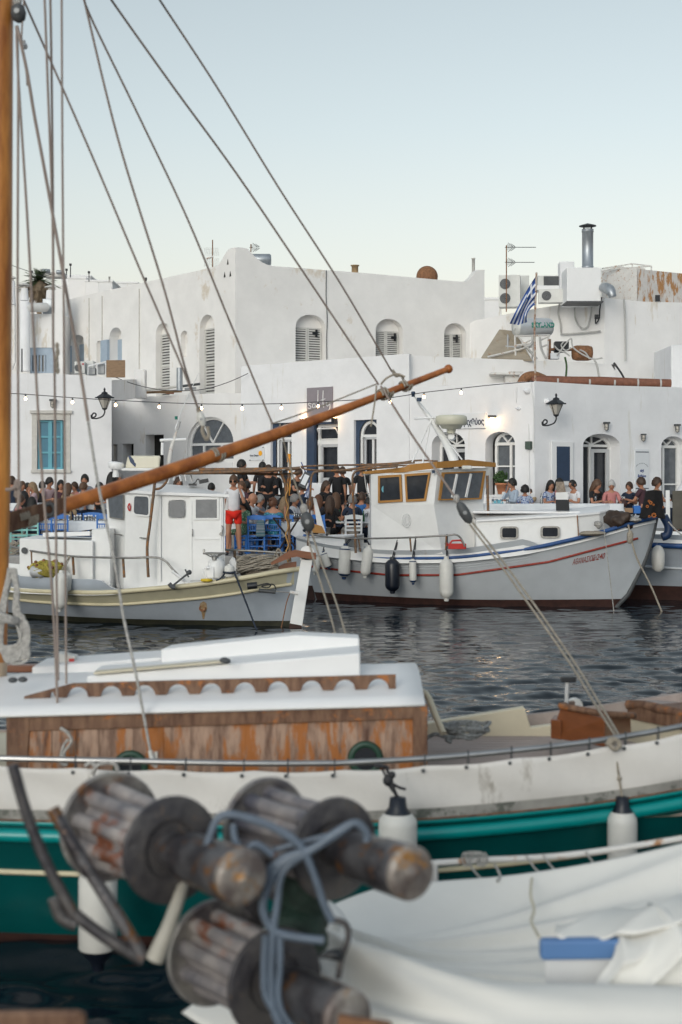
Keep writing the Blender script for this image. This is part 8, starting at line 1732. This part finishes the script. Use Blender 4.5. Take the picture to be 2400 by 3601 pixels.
px(850, 38.0, TZ, -20, 'brown-haired woman looking over the phone man shoulder', top='plum', hair='lbrown', style='long', size=.98)
px(870, 38.4, TZ, 180, 'black-haired person seen from behind next to the bearded waiter', top='black', hair='black', style='short', size=.98)
px(1004, 37.9, TZ, 170, 'person with dark hair bowed between the waitress and blond woman', top='black', hair='black', style='long', size=.86)
px(740, 38.3, TZ, 170, 'dark-haired diner barely showing over the left boat door', top='black', hair='black', size=.95)
px(625, 38.3, TZ, 20, 'tanned woman half hidden by the left boat roof lights', top='black', hair='brown', style='long', size=1.06, skin_='tan')
for (u, Y, z, rz, lab, t_, h_, st_) in ((1062, 37.3, TZ, 150, 'dark-haired diner between the waitress and the chestnut-haired woman', 'navy', 'brown', 'short'), (1146, 37.6, TZ, 30, 'brown-haired diner facing the harbour behind the women in black', 'black', 'brown', 'long'),
        (1232, 36.8, QZ, 120, 'brown-haired man half behind the grey-haired man in navy', 'grey', 'brown', 'short'), (1300, 36.4, QZ, 80, 'curly-haired woman cut by the ochre wheelhouse wall', 'white', 'grey', 'curly'), (985, 36.9, QZ, 20, 'dark-haired diner beyond the blond woman facing the harbour', 'black', 'black', 'short'),
        (845, 36.4, QZ, 200, 'dark-haired diner behind the phone man elbow', 'plum', 'black', 'long'), (235, 36.9, QZ, 190, 'brunette seated with her back turned before the ochre dress', 'tan', 'lbrown', 'long'), (268, 38.8, TZ, -40, 'brown-haired diner between the dark-haired woman and the striped shirt', 'pink', 'brown', 'short'),
        (58, 36.4, QZ, 120, 'person in a pink cap low beside the mast', 'pink', 'brown', 'short'), (1962, 37.9, TZ, 60, 'dark-haired diner partly behind the wooden bow post', 'pink', 'black', 'short'), (2215, 38.0, TZ, -30, 'brown-haired diner beyond the white-haired woman', 'navy', 'brown', 'short')):
    px(u, Y, z, rz, lab, top=t_, hair=h_, style=st_, size=random.uniform(.94, 1.05))
# --- left group
px(44, 37.8, TZ, 200, 'man in a dark navy shirt beside the mast seen from behind', top='navy', hair='brown', size=1.08, style='short')
px(76, 38.2, TZ, 30, 'woman with short fair hair next to the man in navy', top='tan', hair='lbrown', style='short', size=.98)
px(90, 38.8, TZ, 60, 'dark-haired diner between the fair woman and the gossiping blonde', top='grey', hair='black', size=.95)
px(122, 37.8, TZ, -65, 'blond-streaked woman in profile with her hands clasped at her mouth', top='pinkish', hair='blond', style='long', arms='chin', size=.96)
px(148, 38.6, TZ, 175, 'black-haired diner turned away behind the blond-streaked woman', top='black', hair='black', style='short', size=.98)
px(172, 38.6, TZ, 40, 'man in a pale pink shirt with dark cropped hair bowing his head', top='pinkish', hair='black', head_pitch=.3, size=1.06)
px(214, 38.3, TZ, 10, 'woman with long dark hair facing the harbour left of centre table', top='plum', hair='black', style='long', size=1.0)
px(86, 36.9, QZ, 195, 'dark-haired woman in a grey top at the near left table', top='grey', hair='black', style='long', size=1.1)
px(112, 35.1, QZ, 185, 'person in a loose cream blouse on a mint green chair', top='white', hair='black', style='long', sleeve='long', size=1.0)
px(240, 37.7, TZ, 160, 'woman in an ochre and tan dress turned away left of the long table', top='tan', hair='lbrown', style='long', size=.94)
px(292, 37.8, TZ, 150, 'person in a blue-grey striped shirt turned away', top='stripe', hair='lbrown', size=.96)
px(299, 39.0, TZ, 10, 'man with black hair and sunglasses pushed up on his head', top='grey', hair='black', glasses=False, size=1.12)
px(346, 37.6, TZ, 55, 'man in a black T-shirt resting his forearms on the long table', top='black', hair='black', size=.96)
px(392, 38.9, TZ, 170, 'black-haired person behind the flat white radar dome', top='black', hair='black', style='long', size=1.16)
px(420, 39.2, TZ, 20, 'person with pale face glimpsed right of the flat radar dome', top='white', hair='grey', size=1.14)
# --- right group
px(1810, 37.5, TZ, -60, 'dark-haired man in a pale blue shirt facing right', top='lblue', hair='black', sleeve='long', arms={1: 'table', -1: 'chin'}, size=1.04)
px(1848, 36.9, TZ, 170, 'curly-haired child in a dark print shirt seen from behind', top='plaid', hair='black', style='curly', size=.9)
px(1880, 38.2, TZ, -80, 'person in orange-tan reaching food across the table', top='tan', style='short', hair='brown', arms='reach', size=.86)
px(1931, 37.8, TZ, 20, 'woman with long black hair in a blue and white print blouse', top='plaid', hair='black', style='long', size=1.0)
px(2030, 37.6, TZ, -55, 'short-haired man with glasses in white bending over his plate', top='white', hair='black', style='buzz', glasses=True, lean=.2, head_pitch=.35, size=1.02)
px(2088, 37.4, TZ, 30, 'brown-haired woman in a sleeveless black top leaning on the table', top='black', hair='lbrown', style='long', lean=.1, head_pitch=.2, size=1.02, arms='table')
px(2150, 37.3, TZ, 10, 'white-haired woman in a pink shirt holding a drink', top='pink', hair='white', style='short', head_pitch=.25, size=1.0, sleeve='long')
px(2262, 37.6, TZ, -120, 'dark-haired man in a dark maroon shirt near the flowered cloth', top='plum', hair='brown', style='short', size=1.06)
px(2312, 38.2, TZ, 60, 'tousle-haired man facing left behind the flowered cloth', top='tan', hair='brown', style='curly', size=1.04)
px(2384, 37.2, TZ, 100, 'waiter in a white T-shirt stooping at the right edge', top='white', bottom='black', hair='black', pose='stand', lean=.5, arms='down', size=1.02)
# --- chairs
def chair(m, rails=3, label='', cat='chair', seat=None):
    r = empty('chair', (0, 0, 0), label, cat, 'taverna chairs'); w_, d_, h_ = .42, .40, .46
    b = MB(); b.box((0, 0, h_ - .015), (w_ - .03, d_ - .03, .03)); b.build('seat', M['straw'], r)
    b = MB()
    for s_ in (1, -1): b.box((s_ * (w_ / 2 - .02), 0, h_ - .03), (.035, d_, .05)); b.box((0, s_ * (d_ / 2 - .02), h_ - .03), (w_, .035, .05))
    b.build('seat_frame', m, r)
    for s_ in (1, -1):
        b = MB(); b.box((s_ * (w_ / 2 - .02), -d_ / 2 + .02, h_ / 2), (.04, .04, h_)); b.build('leg', m, r)
        b = MB(); b.hexa([(s_ * .19 - .02, .16, 0), (s_ * .19 + .02, .16, 0), (s_ * .19 + .02, .2, 0), (s_ * .19 - .02, .2, 0), (s_ * .2 - .02, .23, .92), (s_ * .2 + .02, .23, .92), (s_ * .2 + .02, .265, .92), (s_ * .2 - .02, .265, .92)]); b.build('leg', m, r)
    b = MB()
    for k in range(2):
        z = .14 + .16 * k
        for s_ in (1, -1): b.box((s_ * .19, 0, z), (.022, d_ - .04, .022))
        b.box((0, -.18, z + .04), (w_ - .05, .022, .022)); b.box((0, .18, z + .04), (w_ - .05, .022, .022))
    b.build('stretcher', m, r)
    b = MB(); n = 9 # curved top rail with arch
    for k in range(n):
        x0, x1 = -.2 + .4 * k / n, -.2 + .4 * (k + 1) / n; a = .03 * math.sin(math.pi * (k + .5) / n); b.box(((x0 + x1) / 2, .245, .87 + a / 2), (x1 - x0, .025, .085 + a))
    if rails == 'spindle':
        b.box((0, .22, .70), (.38, .022, .03)); b.box((0, .205, .56), (.38, .022, .03))
        for k in range(6): b.box((-.14 + .056 * k, .213, .63), (.018, .018, .14))
    else:
        for k in range(rails): b.box((0, .2 + .012 * k, .56 + .095 * k), (.38, .02, .045))
    b.build('backrest', m, r); return r
M['straw'] = mat('rush_seat', (.42, .28, .12), .9, var=.4, scale=30)
M['chb'] = mat('blue_chair_paint', (.03, .16, .5), .5, var=.12); M['chw'] = mat('white_chair_paint', (.66, .68, .69), .5, var=.06); M['chm'] = mat('mint_chair_paint', (.25, .55, .52), .5, var=.08)
cb1 = chair(M['chb'], 'spindle', 'blue spindle-backed chair holding the turquoise-dress woman'); cw1 = chair(M['chw'], 3, 'white ladder-backed chair under the grey-haired man in navy'); cm1 = chair(M['chm'], 2, 'mint green chair at the near left table by the mast')
def place(c, u, Y, z, rz, lab=None, first=False):
    loc = (pp(u, Y), Y, z)
    if first: c.location = loc; c.rotation_euler = (0, 0, D(rz)); return c
    return dup(c, loc, D(rz), lab)
place(cb1, 962, 34.75, QZ, 175, first=True); place(cw1, 1237, 34.9, QZ, 192, first=True); place(cm1, 112, 35.1, QZ, 180, first=True)
for (u, Y, rz, lab) in ((905, 34.5, 178, 'blue chair with a striped bag hanging on its back'), (872, 35.4, 80, 'blue chair carrying the bald man in white'), (866, 34.55, -40, 'blue chair under the woman in the green print dress'),
                        (1098, 34.9, 200, 'blue chair with a white cushion behind the bob-haired woman'), (1128, 35.9, 190, 'blue chair draped with a white napkin in the centre'), (1010, 35.2, 170, 'blue chair behind the dark folding stand'), (1176, 34.4, 90, 'low blue chair seen from the side next to the white table'),
                        (172, 35.2, 180, 'nearest blue chair at the long white table, left one'), (214, 35.2, 184, 'nearest blue chair at the long white table, right one'), (196, 36.6, 0, 'blue chair tucked at the far side left end of the long table'), (250, 36.9, 2, 'blue chair tucked at the far side beside the glasses'), (315, 37.0, 0, 'blue chair whose wide back shows behind the glasses'),
                        (375, 35.2, 182, 'blue chair at the long table partly hidden by the left wheelhouse'), (330, 36.6, -4, 'second blue chair behind the long table glasses')):
    place(cb1, u, Y, QZ if Y < 37.1 else TZ, rz, lab)
for (u, Y, rz, lab) in ((1140, 38.0, 185, 'white chair standing in the back row behind the chestnut-haired woman'), (965, 38.4, 180, 'white chair back beside the leaning waiter'), (2190, 37.6, 20, 'white chair beside the white-haired woman')): place(cw1, u, Y, TZ, rz, lab)
place(cm1, 62, 34.9, QZ, 200, 'mint green chair half hidden by the mast')
# blue back visible among left heads
# --- tables with cloths and glasses
M['linen'] = mat('table_linen', (.72, .74, .76), .9, var=.06, scale=4, bump=.3, bscale=8)
M['glass'] = glassy('clear_glass', .18, (.82, .86, .88)); M['gwhite'] = mat('folded_napkin', (.75, .76, .78), .9, var=.05)
def table(u, Y, z, w_, d_, label, cloth=True, m=None, h=.75, rz=0, drop=.22):
    r = empty('table', (0, 0, 0), label, 'table', 'restaurant tables'); m = m or M['chb']
    b = MB(); b.box((0, 0, h - .02), (w_, d_, .035)); b.build('tabletop', m, r, bevel=.005)
    for sx_ in (1, -1):
        for sy in (1, -1): b = MB(); b.box((sx_ * (w_ / 2 - .06), sy * (d_ / 2 - .06), (h - .04) / 2), (.055, .055, h - .04)); b.build('leg', m, r)
    r.location = (pp(u, Y), Y, z); r.rotation_euler = (0, 0, D(rz))
    if cloth:
        b = MB(); nx, nz = 60, 5; per = []
        W_, D2 = w_ / 2 + .012, d_ / 2 + .012
        for (ax_, ay, bx_, by) in ((-W_, -D2, W_, -D2), (W_, -D2, W_, D2), (W_, D2, -W_, D2), (-W_, D2, -W_, -D2)):
            for k in range(nx // 4): t = k / (nx // 4); per.append((ax_ + (bx_ - ax_) * t, ay + (by - ay) * t))
        n = len(per); ph = random.uniform(0, 6)
        for j in range(nz + 1):
            k = j / nz
            for i, (x_, y_) in enumerate(per):
                f = 1 + .05 * k + .035 * k * math.sin(i * 1.5 + ph); b.v.append((x_ * f, y_ * (1 + (f - 1) * w_ / d_), h + .004 - drop * k * (1 + .12 * math.sin(i * .8 + ph))))
        for j in range(nz):
            for i in range(n): b.f.append([j * n + i, j * n + (i + 1) % n, (j + 1) * n + (i + 1) % n, (j + 1) * n + i]); b.m.append(0); b.s.append(True)
        b.f.append(list(range(n))); b.m.append(0); b.s.append(False)
        o = b.build('tablecloth', M['linen']); o.location = r.location; o.rotation_euler = r.rotation_euler; tag(o, label.replace('table', 'tablecloth', 1) if False else 'white cloth over the ' + label, 'tablecloth', 'white tablecloths')
    return r
table(265, 35.9, QZ, 2.2, .8, 'long blue table set with many glasses at left', rz=0); table(120, 38.0, TZ, 1.2, .8, 'table before the gossiping blond woman'); table(330, 38.3, TZ, 1.2, .7, 'table of the man in the black T-shirt')
table(835, 35.2, QZ, .7, .7, 'small blue table behind the man in red shorts', drop=.3); table(1040, 35.3, QZ, .75, .8, 'blue table crowded with wine glasses at the centre', drop=.35); table(1215, 35.6, QZ, 1.3, .75, 'grey-white wooden table at the navy polo man', cloth=False, m=M['chw'])
table(930, 37.3, QZ, .8, .7, 'table being served by the leaning waiter', drop=.15); table(1140, 38.6, TZ, 1.3, .7, 'back-row table behind the dark-haired women', cloth=False, m=M['chw']); table(1900, 37.0, TZ, 1.6, .8, 'table of the family at right', drop=.2); table(2080, 36.9, TZ, 1.5, .8, 'table of the white-haired woman', drop=.2); table(1760, 37.0, TZ, .8, .8, 'small table below the potted bush')
def glass_proto(kind, label):
    r = empty('wine_glass' if kind == 'wine' else 'tumbler', (0, 0, 0), label, 'glass', kind + ' glasses on the tables'); b = MB()
    if kind == 'wine': b.lathe([(.035, 0), (.035, .004), (.005, .008), (.005, .09), (.035, .12), (.04, .15), (.033, .2), (.031, .2), (.036, .15), (.0, .1)], (0, 0, 0), n=14)
    else: b.lathe([(.033, 0), (.04, .11), (.037, .11), (.03, .008), (0, .008)], (0, 0, 0), n=14)
    b.build('bowl', M['glass'], r)
    if kind != 'wine': b = MB(); b.box((0, 0, .1), (.05, .03, .09), rz=.4, ry=.1); b.build('napkin', M['gwhite'], r)
    return r
gw = glass_proto('wine', 'tall clear wine glass on the crowded centre table, leftmost'); gt = glass_proto('napkin', 'tumbler with a folded white napkin on the long left table')
gw.location = (pp(1024, 35.1), 35.1, QZ + .756); gt.location = (pp(205, 35.8), 35.8, QZ + .756)
WL = ['second wine glass from the left in the centre cluster', 'wine glass right of the small water bottle', 'wine glass by the raised hand of the woman in white', 'rear wine glass behind the small water bottle', 'wine glass on the bare white table near the green bottle', 'wine glass in front of the brown-haired woman in sleeveless black', 'wine glass at the far corner of the bare white table']
for (u, Y, z), l_ in zip(((1032, 35.3, QZ), (1051, 35.1, QZ), (1060, 35.4, QZ), (1043, 35.5, QZ), (1206, 35.5, QZ), (2096, 36.7, TZ), (1290, 35.5, QZ)), WL): dup(gw, (pp(u, Y), Y, z + .756), 0, l_)
rng = random.Random(5); g2 = 0
for k, (u, Y) in enumerate([(225, 35.7), (243, 36.0), (262, 35.65), (283, 36.0), (301, 35.7), (322, 35.9), (338, 35.65), (352, 36.05), (272, 36.15), (312, 36.15), (366, 35.8), (188, 35.9)]):
    dup(gt, (pp(u, Y), Y, QZ + .756), k * .7, 'napkin tumbler on the long left table set for guests', 'napkin glasses on the tables')
gt['label'] = 'napkin tumbler on the long left table set for guests'
for k, u in enumerate((1735, 1748, 1764, 1785)): dup(gt, (pp(u, 36.9), 36.9, TZ + .756), k, 'napkin tumbler on the small table below the potted bush', 'napkin glasses below the potted bush')
def bottle(u, Y, z, m, label, s_=1.0):
    b = MB(); b.lathe([(.035 * s_, 0), (.036 * s_, .15 * s_), (.03 * s_, .18 * s_), (.014 * s_, .22 * s_), (.013 * s_, .27 * s_), (0, .275 * s_)], (0, 0, 0), n=14); o = b.build('bottle', m); o.location = (pp(u, Y), Y, z); return tag(o, label, 'bottle')
M['gbot'] = mat('green_glass', (.02, .1, .04), .15, var=.1)
bottle(1037, 35.15, QZ + .756, M['glass'], 'small clear water bottle with a dark cap on the centre table'); bottle(1195, 35.4, QZ + .75, M['gbot'], 'green wine bottle by the dark-haired woman in black', 1.1); bottle(1279, 35.3, QZ + .75, M['gbot'], 'green bottle in front of the bright blue shirt'); bottle(1905, 36.8, TZ + .756, M['glass'], 'clear water bottle on the family table'); bottle(1270, 35.6, QZ + .75, M['glass'], 'clear soft drink bottle beside the green one')
# striped bag, folding stand, ice bucket, baskets
b = MB(); b.hexa([(-.12, -.03, 0), (.12, -.03, 0), (.12, .03, 0), (-.12, .03, 0), (-.09, -.02, .4), (.09, -.02, .4), (.09, .02, .4), (-.09, .02, .4)]); o = b.build('shoulder_bag', mat('striped_bag', (.2, .22, .26), .9, scale=2, stretch=(.1, .1, 9), col2=(.04, .12, .14), thr=(.45, .55)), bevel=.02); o.location = (pp(917, 34.2), 34.2, QZ + .42); tag(o, 'striped blue and grey bag hanging from a blue chair back', 'bag')
r = empty('folding_stand', P(1005, 1935, 34.0), 'dark crossed-leg folding tray stand in front of the centre table', 'stand'); b = MB()
for dy in (0, .3): b.tube([P(962, 1822, 34 + dy), P(1058, 1948, 34 + dy)], .022, 4, False); b.tube([P(1052, 1822, 34 + dy), P(975, 1945, 34 + dy)], .022, 4, False)
b.tube([P(962, 1822, 34), P(962, 1822, 34.3)], .02, 4, False); b.tube([P(1052, 1822, 34), P(1052, 1822, 34.3)], .02, 4, False); b.tube([P(960, 1822, 34), P(1000, 1824, 34)], .018, 4, False); b.tube([P(1030, 1822, 34), P(1054, 1822, 34)], .018, 4, False)
b.build('legs', mat('dark_brown_wood', (.03, .018, .014), .6), r)
c = V((pp(1149, 34.6), 34.6, QZ + .42)); r = empty('ice_bucket', c, 'steel ice bucket with a white napkin on the low blue chair', 'ice bucket'); b = MB(); b.lathe([(.08, 0), (.1, .2), (.105, .21), (.095, .21), (.07, .02)], c, n=18); b.build('pail', M['galv'], r); b = MB(); b.box(c + V((-.06, -.03, .18)), (.14, .12, .12), ry=.5, rz=.3); b.build('napkin', M['gwhite'], r, bevel=.02)
b = MB(); b.box((0, 0, 0), (.42, .3, .12)); o = b.build('bread_box', mat('cardboard', (.35, .22, .13), .9, var=.15), bevel=.01); o.location = P(2195, 1795, 36.7); tag(o, 'brown cardboard box near the white-haired woman', 'box')
b = MB(); b.box((0, 0, 0), (.17, .2, .2)); o = b.build('blue_crate', M['chb'], bevel=.01); o.location = P(2240, 1792, 36.6); tag(o, 'small blue crate left of the flowered cloth', 'crate')
b = MB(); b.ball((0, 0, 0), (.13, .09, .1), 14, 10, lambda d: 1 + .1 * math.sin(d.x * 9 + d.z * 5)); b.tube([(-.06, 0, .08), (0, 0, .17), (.06, 0, .08)], .012, 5); o = b.build('handbag', mat('brown_leather', (.06, .025, .02), .5)); o.location = P(2190, 1772, 36.9); tag(o, 'dark brown handbag beside the white-haired woman', 'bag')
c = P(1752, 1780, 36.9); r = empty('chair_cushion', c, 'round blue painted chair back with a red motif below the bush', 'chair'); b = MB(); b.lathe([(.17, 0), (.17, .03)], c, (0, -1, 0), n=20); b.build('back', M['aqua'], r); b = MB(); b.lathe([(.06, .031), (.06, .036)], c, (0, -1, 0), n=12); b.build('motif', M['red'], r)
# tall planter / gangway box cut by the right edge
b = MB(); b.hexa([P(2366, 1862, 34.5), P(2520, 1862, 34.5), P(2520, 1862, 35.3), P(2366, 1862, 35.3), P(2366, 1726, 34.5), P(2520, 1722, 34.5), P(2520, 1722, 35.3), P(2366, 1726, 35.3)]); tag(b.build('wooden_cabinet', mat('mossy_grey_wood', (.12, .11, .09), .8, var=.3, scale=3), bevel=.02, at=P(2400, 1862, 34.8)), 'weathered brown wooden cabinet cut by the right edge', 'cabinet')
b = MB(); b.hexa([P(2344, 1870, 34.4), P(2359, 1870, 34.4), P(2359, 1870, 34.6), P(2344, 1870, 34.6), P(2342, 1724, 34.4), P(2357, 1724, 34.4), P(2357, 1724, 34.6), P(2342, 1724, 34.6)]); tag(b.build('white_post', M['white'], bevel=.01, at=P(2350, 1870, 34.5)), 'flaking white post left of the wooden cabinet', 'post')
# quay clutter by the mast
b = MB(); rng = random.Random(3)
for k in range(14):
    c = P(48 + rng.uniform(-14, 14), 1950 + rng.uniform(-40, 12), 33.9); b.tube([c + V((.1 * math.cos(a + k), .06 * math.sin(a), .05 * math.sin(a * 1.3 + k))) for a in [i * .7 for i in range(9)]], .014, 5)
tag(b.build('rope_heap', M['rope'], at=P(48, 1960, 33.9)), 'tangled heap of mooring ropes on the quay by the mast', 'rope')
# small flag at the canopy end
fp = empty('small_flag', P(1075, 1640, 30.6), 'small blue and white flag hanging by the flood light', 'flag'); b = MB(); b.tube([P(1060, 1625, 30.6), P(1092, 1700, 30.6)], .012, 5); b.build('pole', M['flagb'], fp)
b = MB(); vs = [P(1090 - 24 * (1 - j / 9) * (i / 8) + 4 * (i / 8), 1685 + 62 * (i / 8) ** .9 + 6 * j / 9, 30.6 + .04 * math.sin(i + j)) for i in range(9) for j in range(10)]
for i in range(8):
    for j in range(9): a0 = i * 10 + j; b.add([vs[a0], vs[a0 + 1], vs[a0 + 11], vs[a0 + 10]], [(0, 1, 2, 3)], True, j % 2)
b.build('cloth', [M['flagb'], M['flagw']], fp, weld=True)
